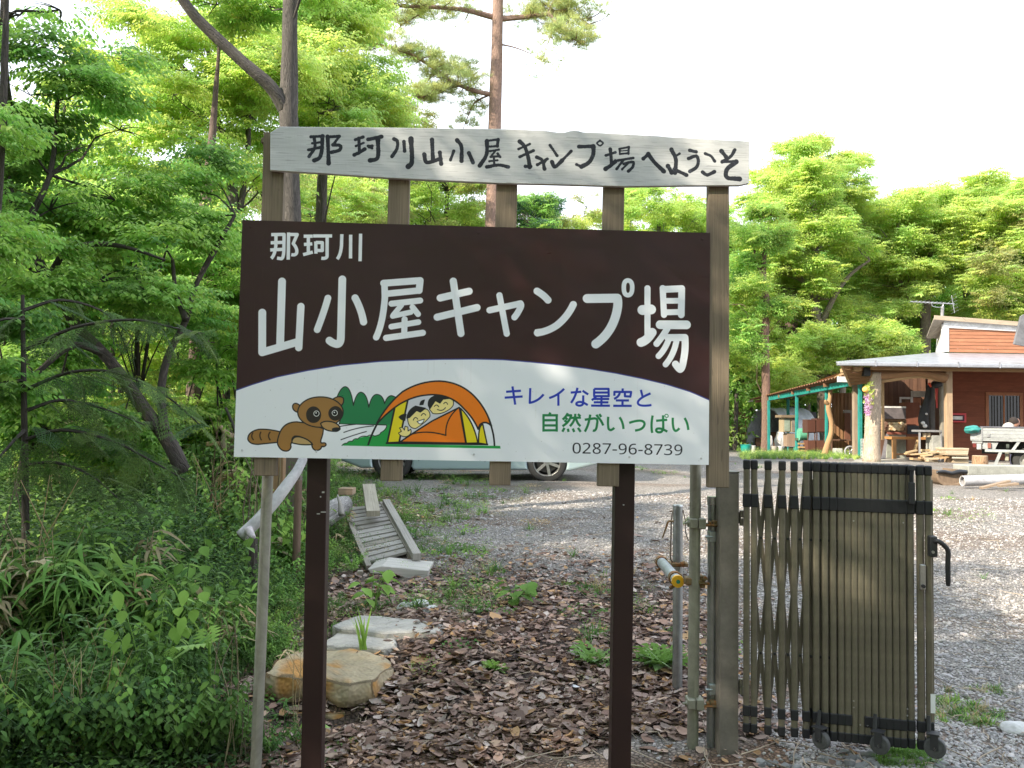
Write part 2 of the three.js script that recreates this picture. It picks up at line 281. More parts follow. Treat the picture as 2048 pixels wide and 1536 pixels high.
  ['f', 5.1, '#e6d21e', '#17171b', 'M 855,709 Q 906,756 924,841 L 880,843 Z'],
  ['f', 5.1, '#e6d21e', '#17171b', 'M 927,841 Q 924,773 942,770 L 960,846 Z'],
  ['s', 6.6, '#17171b', 'round', 'M 575,848 L 961,846'],
  ['f', 6.1, '#ea7a12', '#17171b', 'M 536,773 Q 572,701 631,650 Q 695,608 771,606 Q 857,608 914,669 Q 956,714 975,775 Q 952,752 931,770 L 924,788 Q 906,746 865,708 Q 818,657 742,659 Q 661,663 597,716 Q 568,739 543,768 Z'],
  ['s', 7.1, '#17171b', 'round', 'M 543,765 Q 519,808 506,854'],
  ['s', 6.6, '#17171b', 'round', 'M 967,755 Q 986,805 988,849'],
  ['f', 4.6, '#9a6f38', '#17171b', 'M 172,812 Q 125,801 90,804 Q 49,814 50,842 Q 57,863 92,861 L 166,852 Z'],
  ['s', 5.1, '#3a2412', 'round', 'M 68,818 Q 60,832 71,844'],
  ['s', 5.1, '#3a2412', 'round', 'M 98,815 Q 91,829 101,844'],
  ['s', 5.1, '#3a2412', 'round', 'M 133,814 Q 122,828 134,843'],
  ['f', 4.6, '#9a6f38', '#17171b', 'M 172,810 Q 188,774 233,773 L 278,778 L 334,797 Q 334,817 327,837 Q 323,850 330,852 Q 346,848 346,859 Q 341,868 330,865 Q 326,882 306,880 Q 291,873 292,853 Q 250,823 225,828 Q 213,837 218,849 Q 210,859 214,867 Q 212,884 195,885 Q 175,885 164,862 Q 158,845 172,810 Z'],
  ['f', 4.6, '#b99a66', '#17171b', 'M 217,846 Q 222,825 250,831 Q 280,838 295,858 Q 251,863 217,853 Z'],
  ['f', 4.6, '#9a6f38', '#17171b', 'M 246,713 Q 223,693 215,711 Q 213,731 236,737 Z'],
  ['f', 4.6, '#9a6f38', '#17171b', 'M 366,684 Q 390,666 406,679 Q 412,699 396,710 Z'],
  ['f', 4.6, '#9a6f38', '#17171b', 'M 235,736 C 234,704 271,677 319,676 C 367,675 406,700 407,732 C 408,764 370,791 323,792 C 275,793 236,768 235,736 Z'],
  ['f', 0.0, '#241a16', '#151518', 'M 267,745 C 266,728 279,713 294,713 C 310,713 323,727 324,744 C 324,762 312,776 296,776 C 280,777 267,763 267,745 Z'],
  ['f', 0.0, '#241a16', '#151518', 'M 351,738 C 351,723 363,711 377,710 C 392,710 404,722 405,737 C 405,753 393,765 379,766 C 364,766 352,754 351,738 Z'],
  ['f', 2.0, '#101013', '#ffffff', 'M 296,740 C 296,734 300,730 306,730 C 311,730 316,734 316,740 C 316,745 312,750 306,750 C 301,750 296,746 296,740 Z'],
  ['f', 0.0, '#ffffff', '#151518', 'M 302,737 C 302,736 303,735 304,735 C 306,735 307,736 307,737 C 307,739 306,740 305,740 C 303,740 302,739 302,737 Z'],
  ['f', 2.0, '#101013', '#ffffff', 'M 365,737 C 365,731 370,727 375,726 C 381,726 385,731 385,736 C 386,742 381,746 376,747 C 370,747 366,742 365,737 Z'],
  ['f', 0.0, '#ffffff', '#151518', 'M 371,734 C 371,733 372,732 374,732 C 375,731 376,733 376,734 C 376,735 375,737 374,737 C 373,737 371,735 371,734 Z'],
  ['f', 4.6, '#b08a55', '#17171b', 'M 323,777 Q 338,764 368,771 Q 398,780 397,798 Q 389,809 364,806 Q 329,802 323,777 Z'],
  ['f', 0.0, '#17171b', '#151518', 'M 366,797 Q 378,788 397,793 Q 397,809 379,809 Q 367,809 366,797 Z'],
];
const BRUSH = [
  '10.8 255,329 299,332',
  '14.7 299,332 298,276 289,246 270,236',
  '8.8 261,303 297,309',
  '10.8 247,277 295,289',
  '11.8 267,328 271,288 250,251',
  '14.7 319,332 326,227',
  '11.8 319,330 364,334',
  '9.8 364,334 341,300',
  '12.7 341,300 370,296 367,281 335,270',
  '10.8 426,323 455,334',
  '8.8 429,298 458,311',
  '11.8 439,328 443,278',
  '12.7 423,263 442,272 463,287',
  '13.7 475,325 526,338',
  '10.8 475,299 491,300',
  '8.8 479,295 491,291',
  '15.7 513,328 511,251 484,243',
  '12.7 575,330 587,323 587,293 569,261',
  '12.7 613,321 617,284',
  '17.6 640,333 646,257 644,235 632,223',
  '14.7 693,274 702,243 756,258',
  '14.7 722,332 727,255',
  '13.7 753,282 760,238',
  '14.7 819,333 835,313 838,252',
  '10.8 807,290 795,254',
  '14.7 866,284 883,247',
  '8.8 932,334 979,341',
  '11.8 979,341 976,315',
  '8.8 935,311 976,315',
  '14.7 935,334 934,279 909,235',
  '7.8 948,294 982,301',
  '7.8 968,295 951,272',
  '8.8 951,272 985,275',
  '8.8 978,285 988,272',
  '8.8 963,272 966,240',
  '7.8 946,254 978,259',
  '12.7 937,231 983,240 1021,234',
  '14.7 1063,336 1081,319 1097,276 1104,236',
  '8.8 1059,306 1103,327',
  '10.8 1064,275 1118,302',
  '11.8 1087,238 1107,239',
  '12.7 1131,276 1151,266 1162,231',
  '10.8 1134,246 1172,270',
  '7.8 1172,270 1159,251',
  '10.8 1182,325 1210,285',
  '14.7 1191,259 1201,240 1231,267',
  '10.8 1231,267 1265,304',
  '13.7 1295,323 1353,326',
  '15.7 1352,326 1352,295 1335,261 1306,244',
  '10.8 1306,244 1286,252',
  '6.4 1378,350 1390,340 1378,329 1366,339 1378,350',
  '12.7 1419,317 1425,256',
  '9.8 1402,291 1439,305',
  '14.7 1401,238 1420,251 1440,269',
  '7.8 1455,319 1492,328',
  '8.8 1492,328 1490,301',
  '7.8 1455,319 1457,299',
  '7.8 1457,299 1490,303',
  '4.9 1460,311 1489,314',
  '9.8 1450,273 1510,285',
  '9.8 1469,273 1445,239',
  '10.8 1473,260 1510,268 1508,249 1491,231',
  '7.8 1488,261 1466,238',
  '13.7 1550,283 1569,302',
  '15.7 1569,302 1590,274 1631,235',
  '15.7 1660,323 1678,284 1675,231',
  '8.8 1678,297 1693,308',
  '15.7 1647,257 1662,231',
  '13.7 1673,244 1721,223',
  '12.7 1733,322 1758,317',
  '12.7 1728,289 1759,300 1767,285 1761,257 1734,238',
  '10.8 1794,311 1817,302 1832,282',
  '13.7 1784,237 1802,226 1832,240',
  '15.7 1859,323 1878,300',
  '12.7 1912,330 1897,304 1862,280',
  '10.8 1862,280 1920,284',
  '16.7 1918,282 1880,248 1880,220 1931,214',
];
// ---------- the ground ----------
const XB = [[0, -0.9], [3.6, -0.85], [4.2, -1.25], [5, -1.2], [6, -1.22], [8, -1.6], [10, -2.3], [13, -2.9], [16, -4.2], [22, -5.5], [60, -8]];
function xEdge(D) { for (let i = 1; i < XB.length; i++) if (D < XB[i][0]) { const a = XB[i - 1], b = XB[i]; return lerp(a[1], b[1], clamp((D - a[0]) / (b[0] - a[0]), 0, 1)); } return -8; }
function groundY(x, z) {
  const D = -z; let y = 0.48 * clamp((D - 3.4) / 9.6, 0, 1) + 0.09 * sstep(D, 13, 20) - 0.15 * sstep(D, 25, 33);
  y += 0.1 * Math.exp(-((x - 1.45) ** 2 / 0.7 + (z + 3.35) ** 2 / 0.5)) - 0.03 * Math.exp(-((x + 0.2) ** 2 + (z + 3.2) ** 2 / 0.2));
  y += 0.10 * Math.exp(-((x + 0.5) ** 2 / 0.3 + (z + 5.1) ** 2 / 0.5));
  const e = xEdge(D) - x; if (D > 1) y -= 0.3 * sstep(e, 0, 1.6) * sstep(D, 3, 4.5) * (1 - 0.8 * sstep(D, 9, 16));
  y -= 0.09 * Math.exp(-((x + 0.95) ** 2 / 0.16 + (z + 4.0) ** 2 / 0.06));
  y += 0.025 * N3(x * 0.9, 0, z * 0.9) + 0.012 * N3(x * 3.1, 4, z * 3.1) + 0.006 * N3(x * 9, 7, z * 9) * (D < 12 ? 1 : 0.3);
  y -= 0.05 * Math.exp(-((x + 0.85) ** 2 / 0.05 + (z + 4.08) ** 2 / 0.01));
  return y;
}
const onGround = (px, py) => { const d = sight(px, py); let t = 1; for (let i = 0; i < 600; i++) { const p = camera.position.clone().addScaledVector(d, t); if (p.y < groundY(p.x, p.z)) return p; t += 0.06; } return camera.position.clone().addScaledVector(d, t); };
// how thick the fallen leaves lie: full round the sign, thinning to tongues further in
function litter(x, z) {
  const D = -z, e = x - xEdge(D); let k = sstep(e, -0.7, 0.15) * (1 - sstep(x, 0.75 + 0.12 * (D - 3.4), 1.35 + 0.1 * (D - 3.4))) * (1 - sstep(D, 5.2, 8.6));
  k = Math.max(k, 0.75 * sstep(N3(x * 0.55, 2, z * 0.35) + 0.6 * N3(x * 2, 1, z * 1.5), 0.1, 0.5) * (1 - sstep(D, 9, 14)) * (1 - sstep(x, 1.7, 2.6)) * sstep(D, 5, 6.5));
  { const q = lerp(3.46, 3.72, sstep(x, -0.8, 0.5)); k *= 0.02 + 0.98 * sstep(D + 0.16 * N3(x * 3, 3, z * 3), q - 0.1, q + 0.1); } return clamp(k, 0, 1);
}
function mossy(x, z) { const D = -z, e = x - xEdge(D); return clamp((1 - sstep(e + 0.45 * N3(x * 2, 5, z * 2), 0.3, 1.5)) * sstep(D, 4.6, 6) + 0.7 * sstep(N3(x * 0.6, 8, z * 0.25) + 0.3 * N3(x * 3, 2, z * 3), 0.22, 0.5) * sstep(D, 6.5, 10) * (1 - sstep(D, 17, 22)), 0, 1); }
{
  const NX = 300, NZ = 300, pos = [], cl = [], uv = [], idx = [], soil = [0.21, 0.118, 0.066], grav = [0.375, 0.345, 0.32], leafy = [0.12, 0.075, 0.055], moss = [0.10, 0.11, 0.045], dust = [0.43, 0.38, 0.33];
  for (let j = 0; j <= NZ; j++) for (let i = 0; i <= NX; i++) {
    const u = i / NX * 2 - 1, v = j / NZ * 2 - 1, x = 1 + 9 * u + 140 * u ** 5, z = -6 + 9 * v + 150 * v ** 5, D = -z, L = litter(x, z), M = mossy(x, z);
    pos.push(x, groundY(x, z), z); uv.push(x, z);
    const n = 0.5 + 0.5 * N3(x * 1.3, 6, z * 1.3), big = 0.5 + 0.5 * N3(x * 0.25, 3, z * 0.18), c = [0, 1, 2].map((k) => lerp(grav[k], dust[k], big) * (0.86 + 0.24 * n));
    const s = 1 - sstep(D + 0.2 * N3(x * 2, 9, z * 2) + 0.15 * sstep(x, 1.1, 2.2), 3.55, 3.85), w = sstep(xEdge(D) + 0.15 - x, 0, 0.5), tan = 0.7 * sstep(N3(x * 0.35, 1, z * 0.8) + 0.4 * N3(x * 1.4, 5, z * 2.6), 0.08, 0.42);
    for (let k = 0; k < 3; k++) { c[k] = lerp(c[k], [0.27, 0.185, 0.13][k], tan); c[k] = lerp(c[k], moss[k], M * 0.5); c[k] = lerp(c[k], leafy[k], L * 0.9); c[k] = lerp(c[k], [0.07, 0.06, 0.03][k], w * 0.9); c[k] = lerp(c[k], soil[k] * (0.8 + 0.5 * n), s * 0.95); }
    cl.push(...c);
  }
  for (let j = 0; j < NZ; j++) for (let i = 0; i < NX; i++) { const a = j * (NX + 1) + i, b = a + NX + 1; idx.push(a, b, a + 1, b, b + 1, a + 1); }
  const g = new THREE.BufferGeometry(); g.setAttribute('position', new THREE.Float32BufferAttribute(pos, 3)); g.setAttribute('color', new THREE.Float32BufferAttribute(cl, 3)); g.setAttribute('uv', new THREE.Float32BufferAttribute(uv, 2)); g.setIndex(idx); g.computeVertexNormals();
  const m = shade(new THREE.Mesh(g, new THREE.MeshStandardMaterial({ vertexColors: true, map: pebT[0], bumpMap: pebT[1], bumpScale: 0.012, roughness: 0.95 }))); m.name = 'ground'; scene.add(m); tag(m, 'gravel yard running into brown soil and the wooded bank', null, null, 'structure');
}
// ---------- leaf shapes ----------
function leafGeo(len, w, fold = 0.25, bend = 0.15, twist = 0) {   // along +y, faces +z; five corners, four faces
  const g = new THREE.BufferGeometry(), f = w * fold; g.setAttribute('position', new THREE.Float32BufferAttribute([0, 0, 0, -w / 2, len * 0.42, f, 0, len * 0.48, len * 0.04, w / 2, len * 0.42, f, twist, len, -len * bend], 3)); g.setIndex([0, 2, 1, 0, 3, 2, 1, 2, 4, 2, 3, 4]); g.computeVertexNormals(); return g;
}
function leafHi(len, w, fold = 0.2, bend = 0.2) {   // a rounder leaf for plants close by
  const g = new THREE.BufferGeometry(), pos = [0, 0, 0], st = [[0.16, 0.62], [0.38, 1], [0.62, 0.86], [0.83, 0.45]]; for (const [t, k] of st) { const z = -len * bend * t * t; pos.push(-w / 2 * k, len * t, z + w * fold * k * 0.5, 0, len * t, z, w / 2 * k, len * t, z + w * fold * k * 0.5); } pos.push(0, len, -len * bend);
  const idx = [0, 2, 1, 0, 3, 2]; for (let i = 0; i < 3; i++) { const a = 1 + i * 3; idx.push(a, a + 1, a + 4, a, a + 4, a + 3, a + 1, a + 2, a + 5, a + 1, a + 5, a + 4); } idx.push(10, 11, 13, 11, 12, 13); g.setAttribute('position', new THREE.Float32BufferAttribute(pos, 3)); g.setIndex(idx); g.computeVertexNormals(); return g;
}
function bladeGeo(len, w, bend, n = 4) { const pos = [], idx = []; for (let i = 0; i <= n; i++) { const t = i / n, ww = w * Math.sin(Math.PI * Math.pow(0.12 + 0.88 * t, 0.7)) * 0.5 + 0.0005, y = len * (t - 0.35 * bend * t * t), z = -len * bend * t * t * 0.75; pos.push(-ww, y, z, ww, y, z); } for (let i = 0; i < n; i++) { const a = i * 2; idx.push(a, a + 1, a + 2, a + 1, a + 3, a + 2); } const g = new THREE.BufferGeometry(); g.setAttribute('position', new THREE.Float32BufferAttribute(pos, 3)); g.setIndex(idx); g.computeVertexNormals(); return g; }
const put = (g, p, q, s = 1) => g.clone().applyMatrix4(new THREE.Matrix4().compose(p, q, V(s, s, s)));
const aim = (dir, roll = 0) => new THREE.Quaternion().setFromUnitVectors(V(0, 1, 0), dir.clone().normalize()).multiply(qy(roll));
// a leaf lying along dir with its face upward
function lay(dir, tilt = 0) { const y = dir.clone().normalize(), z = V(0, 1, 0).addScaledVector(y, -y.y).normalize(), x = y.clone().cross(z); return new THREE.Quaternion().setFromRotationMatrix(new THREE.Matrix4().makeBasis(x, y, z)).multiply(new THREE.Quaternion().setFromAxisAngle(V(0, 1, 0), tilt)); }
function flatSpray(n, len, ll, lw, droop = 0.35, leaf = leafGeo) {   // a twig along +x with side twigs, leaves in a layer
  const out = []; const twig = (a, d, L, m) => { for (let i = 0; i < m; i++) { const t = (i + 0.6) / m, s = i % 2 ? 1 : -1, p = a.clone().addScaledVector(d, t * L), dir = d.clone().applyQuaternion(qy(s * rr(0.6, 1.15))); dir.y -= droop * rr(0.3, 1.3); out.push(put(leaf(ll * rr(0.7, 1.15), lw * rr(0.8, 1.1)), p.add(V(0, rr(-0.02, 0.02), 0)), lay(dir, rr(-0.6, 0.6)))); } };
  twig(V(0, 0, 0), V(1, 0, 0), len, Math.round(n * 0.45)); for (const s of [-1, 1]) twig(V(len * rr(0.15, 0.4), 0, 0), V(Math.cos(0.75), -0.08, s * Math.sin(0.75)), len * 0.6, Math.round(n * 0.275)); return merge(out);
}
function cluster(n, R, ll, lw, flat = 0.6) { const out = []; for (let i = 0; i < n; i++) { const d = V(rr(-1, 1), rr(-1, 1), rr(-1, 1)).normalize(), p = d.clone().multiplyScalar(R * Math.pow(rnd(), 0.45)); p.y *= flat; const dir = d.clone().add(V(rr(-0.8, 0.8), rr(-0.9, 0.3), rr(-0.8, 0.8))); out.push(put(leafGeo(ll * rr(0.7, 1.2), lw * rr(0.8, 1.2)), p, lay(dir, rr(-0.9, 0.9)))); } return merge(out); }
function needleTuft(n, L, w) { const out = []; for (let i = 0; i < n; i++) { const d = V(rr(-1, 1), rr(-0.25, 1.2), rr(-1, 1)).normalize(); const g = new THREE.BufferGeometry(); g.setAttribute('position', new THREE.Float32BufferAttribute([-w, 0, 0, w, 0, 0, 0, L * rr(0.7, 1.1), 0], 3)); g.setIndex([0, 1, 2]); g.computeVertexNormals(); out.push(put(g, V(rr(-0.5, 0.5) * L, 0, rr(-0.5, 0.5) * L), aim(d, rr(0, 6)))); } return merge(out); }
function firSpray(L, pairs) { const out = [], q = [[0, 0, 0]]; out.push(tube([[0, 0, 0, 0.003], [L * 0.5, 0.01, 0, 0.0025], [L, -0.05, 0, 0.001]], 4, 2)); for (let i = 0; i < pairs; i++) { const t = (i + 1) / (pairs + 1), l = L * 0.42 * (1 - 0.75 * t) + 0.03; for (const s of [-1, 1]) { const d = V(0.62, -0.12, s).normalize(), a = V(t * L, 0.01 - 0.05 * t * t, 0); for (let k = 0; k < 5; k++) { const p = a.clone().addScaledVector(d, l * (k + 0.3) / 5); for (const e of [-1, 1]) { const nd = d.clone().applyQuaternion(qy(e * 0.85)); nd.y -= 0.15; out.push(put(leafGeo(0.034, 0.007, 0, 0.1), p, lay(nd, rr(-0.3, 0.3)))); } } out.push(put(leafGeo(l, 0.008, 0, 0.05), a, lay(d, 0))); } } return merge(out); }
const leafM = (o = {}) => new THREE.MeshPhysicalMaterial({ color: 0xffffff, roughness: 1, transmission: 0.5, thickness: 0, side: THREE.DoubleSide, specularIntensity: 0.35, ...o });
const leafMat = leafM({ transmission: 0.6 }), needleMat = leafM({ transmission: 0.3 }), deadMat = leafM({ transmission: 0.12, specularIntensity: 0.25 }), herbMat = leafM({ transmission: 0.35 });
// ---------- trees ----------
seed = 777;
const sprayNear = [flatSpray(32, 0.38, 0.058, 0.032, 0.35, leafHi), flatSpray(28, 0.34, 0.052, 0.028, 0.6, leafHi)], sprayMid = flatSpray(44, 0.58, 0.08, 0.045, 0.5), clumpFar = [cluster(52, 0.40, 0.10, 0.06, 0.6), flatSpray(40, 0.55, 0.11, 0.065, 0.6)], clumpWood = cluster(30, 0.7, 0.34, 0.2, 0.6);
const tuftPine = needleTuft(34, 0.25, 0.0075), tuftPineS = needleTuft(26, 0.16, 0.008), firGeo = firSpray(0.42, 8);
const barkGrey = bark(0.115, 0.10, 0.088), barkDark = bark(0.085, 0.07, 0.06), barkPine = bark(0.36, 0.235, 0.18), barkCedar = bark(0.24, 0.15, 0.11), barkPale = bark(0.3, 0.25, 0.2);
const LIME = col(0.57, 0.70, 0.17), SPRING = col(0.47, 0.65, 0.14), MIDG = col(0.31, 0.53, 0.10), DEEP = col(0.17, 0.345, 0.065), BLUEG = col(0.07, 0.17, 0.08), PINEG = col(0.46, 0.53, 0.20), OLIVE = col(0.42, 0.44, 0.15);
// px: [[px, py, radius in metres], ...] at distances D0..D1 -> world path
const path = (D, list, dz = 0) => list.map(([x, y, r], i) => [at(x, y, D + dz * i / Math.max(1, list.length - 1)), r]);
function limbTo(out, trunk, target, r) {   // a limb leaving the trunk below the target and bending up to it
  let best = null, bd = 1e9; for (const [p, pr] of trunk) { if (p.y > target.y + 0.15) continue; const d = p.distanceTo(target) + (target.y - p.y) * 0.25; if (d < bd) { bd = d; best = [p, pr]; } } if (!best) best = trunk[0];
  const a = best[0], L = a.distanceTo(target), R = Math.min(r, best[1] * 0.65), side = V(rr(-1, 1), rr(-0.3, 0.5), rr(-1, 1)).multiplyScalar(L * 0.09);
  out.push(tube([[a, R], [a.clone().lerp(target, 0.35).add(side).add(V(0, L * 0.04, 0)), R * 0.75], [a.clone().lerp(target, 0.7).addScaledVector(side, -0.6).add(V(0, L * 0.05, 0)), R * 0.5], [target, R * 0.28]], 5, 2, 0.2)); return R;
}
// blobs: [px, py, D, half-width px, half-height px, copies] -> foliage of the crown
function tree({ name = 'tree', label, category = 'tree', group, trunk, limbs = [], blobs = [], barkM = barkGrey, geo = clumpFar, mat = leafMat, scale = 1, colors = [SPRING], thr = -0.12, freq = 0.9, layer = 0, twig = 0.02, dens = 1, seedN = 0 }) {
  const base = trunk[0][0].clone(); base.y = groundY(base.x, base.z) - 0.05; const g = thing(name, label, category, base, group), geos = [];
  part(g, 'trunk', tube(trunk, 10, 4, 0.22), barkM);
  for (const l of limbs) part(g, 'limb', tube(l, 8, 4, 0.2), barkM);
  const skeleton = [...trunk, ...limbs.flat()], sc = [].concat(geo).map((x) => new Scatter(x, mat)), twigs = [];
  for (const b of blobs) {
    const [px, py, D, hw, hh, n] = b, c = px.isVector3 ? px : at(px, py, D), rx = px.isVector3 ? py : hw / FPX * D, ry = px.isVector3 ? D : hh / FPX * D, cnt = Math.round((px.isVector3 ? hw : n) * dens), tint = pick(colors), rz = rx;
    const R = limbTo(twigs, skeleton, c, twig * (0.7 + rx * 0.6)); for (let i = 0; i < 5; i++) { const d = V(rr(-1, 1), rr(-0.4, 0.8), rr(-1, 1)).normalize(), e = V(d.x * rx, d.y * ry, d.z * rz).multiplyScalar(0.85).add(c); twigs.push(tube([[c, R * 0.45], [c.clone().lerp(e, 0.5).add(V(rr(-0.1, 0.1) * rx, 0.1 * ry, 0)), R * 0.3], [e, R * 0.12]], 4, 2)); }
    for (let i = 0, tries = 0; i < cnt && tries < cnt * 5; tries++) {
      const d = V(rr(-1, 1), rr(-1, 1), rr(-1, 1)).normalize(), k = Math.pow(rnd(), 0.5), p = V(d.x * rx * k, d.y * ry * k, d.z * rz * k).add(c);
      if (N3(p.x * freq + seedN, p.y * freq * 1.9, p.z * freq) < thr + (k > 0.8 ? 0.12 : 0)) continue; i++;
      const yaw = Math.atan2(-d.z, d.x) + rr(-1, 1), q = layer ? qe(0, yaw, rr(-0.35, 0.15) * layer + rr(-0.15, 0.15)) : qe(rr(-0.5, 0.5), rr(0, 6.28), rr(-0.5, 0.5));
      const t = rnd() < 0.75 ? tint : pick(colors); pick(sc).add(p, q, scale * rr(0.7, 1.25), vary(t, 0.025, 0.22));
    }
  }
  if (twigs.length) { const m = part(g, 'twigs', merge(twigs), barkM); m.userData.kind = 'stuff'; }
  const crown = new THREE.Group(); crown.name = 'crown'; crown.position.copy(base).negate(); g.add(crown);
  sc.forEach((s) => { if (s.m.length) s.build('foliage', crown, false); });
  return g;
}
// clouds of foliage filling an ellipse of the picture at about the distance D
function fill(cx, cy, D, rx, ry, count, size, n, dd = 2) { const out = []; for (let i = 0; i < count; i++) { let u, v; do { u = rr(-1, 1); v = rr(-1, 1); } while (u * u + v * v > 1); const s = size * rr(0.7, 1.3); out.push([cx + u * rx, cy + v * ry, D + rr(-dd, dd), s, s * rr(0.5, 0.75), Math.round(n * (s / size) ** 2)]); } return out; }

// near wood on the left
tree({ label: 'tall grey forked tree trunk rising straight behind the welcome board', trunk: path(9, [[594, 1060, 0.13], [590, 800, 0.115], [585, 500, 0.105], [577, 250, 0.098], [580, 60, 0.085], [582, -150, 0.075], [588, -400, 0.05]]),
  limbs: [path(9, [[574, 225, 0.075], [545, 178, 0.07], [490, 128, 0.064], [430, 72, 0.06], [380, 20, 0.056], [345, -40, 0.05], [300, -180, 0.03]], -0.6)],
  blobs: [...fill(520, -10, 10.2, 130, 50, 5, 60, 80, 0.4), ...fill(280, -170, 9.6, 240, 70, 5, 100, 110, 0.6), ...fill(700, -170, 9, 170, 90, 4, 90, 120, 1)], geo: sprayNear, scale: 1, colors: [SPRING, LIME, MIDG], layer: 1, barkM: barkGrey, thr: 0 });
tree({ label: 'slim light green maple with a forked stem behind the leaning tree', trunk: path(13, [[500, 1000, 0.1], [486, 700, 0.09], [470, 420, 0.08], [452, 300, 0.07], [428, 215, 0.055], [421, 150, 0.04], [414, 80, 0.025], [408, 0, 0.01]]),
  limbs: [path(13, [[424, 200, 0.05], [408, 170, 0.045], [365, 135, 0.04], [330, 70, 0.03], [310, 25, 0.02]], 0.6), path(13, [[424, 195, 0.05], [432, 150, 0.045], [452, 115, 0.035], [462, 40, 0.02]], -0.5), path(13, [[480, 420, 0.05], [495, 320, 0.045], [497, 230, 0.04], [500, 160, 0.025]], 0.3)],
  blobs: [...fill(400, 130, 13, 190, 120, 20, 62, 75, 1.2), ...fill(470, 300, 13, 110, 60, 7, 55, 65, 1), ...fill(270, 90, 12.6, 50, 60, 4, 45, 50, 0.5)], geo: sprayMid, scale: 0.8, colors: [LIME, LIME, SPRING], layer: 1, thr: -0.02, freq: 1.4 });
tree({ label: 'bright green tree in full leaf right of the grey forked trunk', trunk: path(15, [[640, 1000, 0.13], [640, 500, 0.1], [650, 250, 0.08], [660, 100, 0.05], [662, -60, 0.03]]),
  blobs: [...fill(650, 150, 15, 95, 170, 22, 60, 80, 1.2), ...fill(700, 220, 15, 60, 60, 5, 45, 55, 1), ...fill(640, 10, 15, 100, 50, 7, 60, 80, 1)], geo: sprayMid, scale: 0.95, colors: [LIME, SPRING, LIME], layer: 1, thr: -0.05, freq: 1.2 });
tree({ name: 'leaning_tree', label: 'dark leaning tree with an S-curved trunk at the edge of the wood', trunk: path(7.4, [[368, 945, 0.072], [335, 880, 0.064], [290, 820, 0.058], [262, 778, 0.054], [205, 705, 0.05], [150, 650, 0.046], [112, 590, 0.05], [72, 515, 0.045], [46, 458, 0.042], [24, 405, 0.04], [12, 330, 0.037], [20, 240, 0.034], [10, 150, 0.03], [6, 40, 0.026], [14, -120, 0.015]], -0.6),
  limbs: [path(7.3, [[330, 862, 0.042], [322, 790, 0.036], [335, 715, 0.032], [372, 640, 0.028], [392, 570, 0.022], [430, 500, 0.025], [470, 430, 0.015]], 0.3), path(7.2, [[372, 640, 0.03], [352, 585, 0.02], [345, 520, 0.015]], 0.2), path(7, [[95, 560, 0.03], [130, 505, 0.028], [185, 488, 0.024], [250, 494, 0.018], [330, 520, 0.01]], -0.2), path(7, [[205, 705, 0.04], [150, 690, 0.03], [80, 740, 0.022], [20, 800, 0.015]], -0.3), path(6.9, [[46, 458, 0.03], [100, 350, 0.022], [115, 200, 0.016], [128, 120, 0.01]], 0.3)],
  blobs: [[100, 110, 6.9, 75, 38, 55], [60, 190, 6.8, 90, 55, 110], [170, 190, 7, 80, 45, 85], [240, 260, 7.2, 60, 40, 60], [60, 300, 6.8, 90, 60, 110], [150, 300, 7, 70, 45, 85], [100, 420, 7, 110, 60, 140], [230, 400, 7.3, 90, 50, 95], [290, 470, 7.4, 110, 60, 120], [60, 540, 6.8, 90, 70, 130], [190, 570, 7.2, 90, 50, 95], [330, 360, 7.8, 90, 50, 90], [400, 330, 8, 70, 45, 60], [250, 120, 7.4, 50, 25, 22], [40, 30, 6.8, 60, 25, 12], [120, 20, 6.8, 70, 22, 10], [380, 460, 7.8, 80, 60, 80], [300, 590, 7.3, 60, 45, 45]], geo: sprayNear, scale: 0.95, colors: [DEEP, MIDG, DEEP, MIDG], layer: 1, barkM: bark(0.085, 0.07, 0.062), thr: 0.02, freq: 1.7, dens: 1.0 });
tree({ label: 'upright rough-barked tree standing left of the sign panel', trunk: path(11, [[393, 960, 0.1], [386, 850, 0.092], [391, 700, 0.088], [395, 590, 0.082], [408, 430, 0.075], [420, 330, 0.06], [430, 200, 0.036], [437, 110, 0.022], [441, 20, 0.008]]),
  blobs: [...fill(420, 480, 11, 70, 80, 8, 55, 60, 1), ...fill(440, 640, 11, 50, 100, 8, 48, 55, 1), ...fill(350, 560, 11.6, 90, 70, 6, 55, 60, 1)], geo: sprayMid, scale: 0.7, colors: [MIDG, SPRING, DEEP], layer: 1, barkM: bark(0.17, 0.12, 0.1), thr: -0.05, freq: 1.6 });
tree({ name: 'slender_tree', label: 'thin dark stem at the very edge of the wood beside the path', trunk: path(6.1, [[-40, 1150, 0.045], [-25, 800, 0.04], [-12, 500, 0.034], [4, 250, 0.03], [10, 100, 0.024], [14, -60, 0.015]]),
  blobs: [[-60, 480, 6, 100, 60, 90], [-60, 250, 6, 90, 60, 80], [10, 640, 6, 70, 50, 60], [-40, 760, 5.8, 60, 60, 60]], geo: sprayNear, scale: 0.9, colors: [DEEP, MIDG], layer: 1, barkM: barkDark, dens: 1.3 });
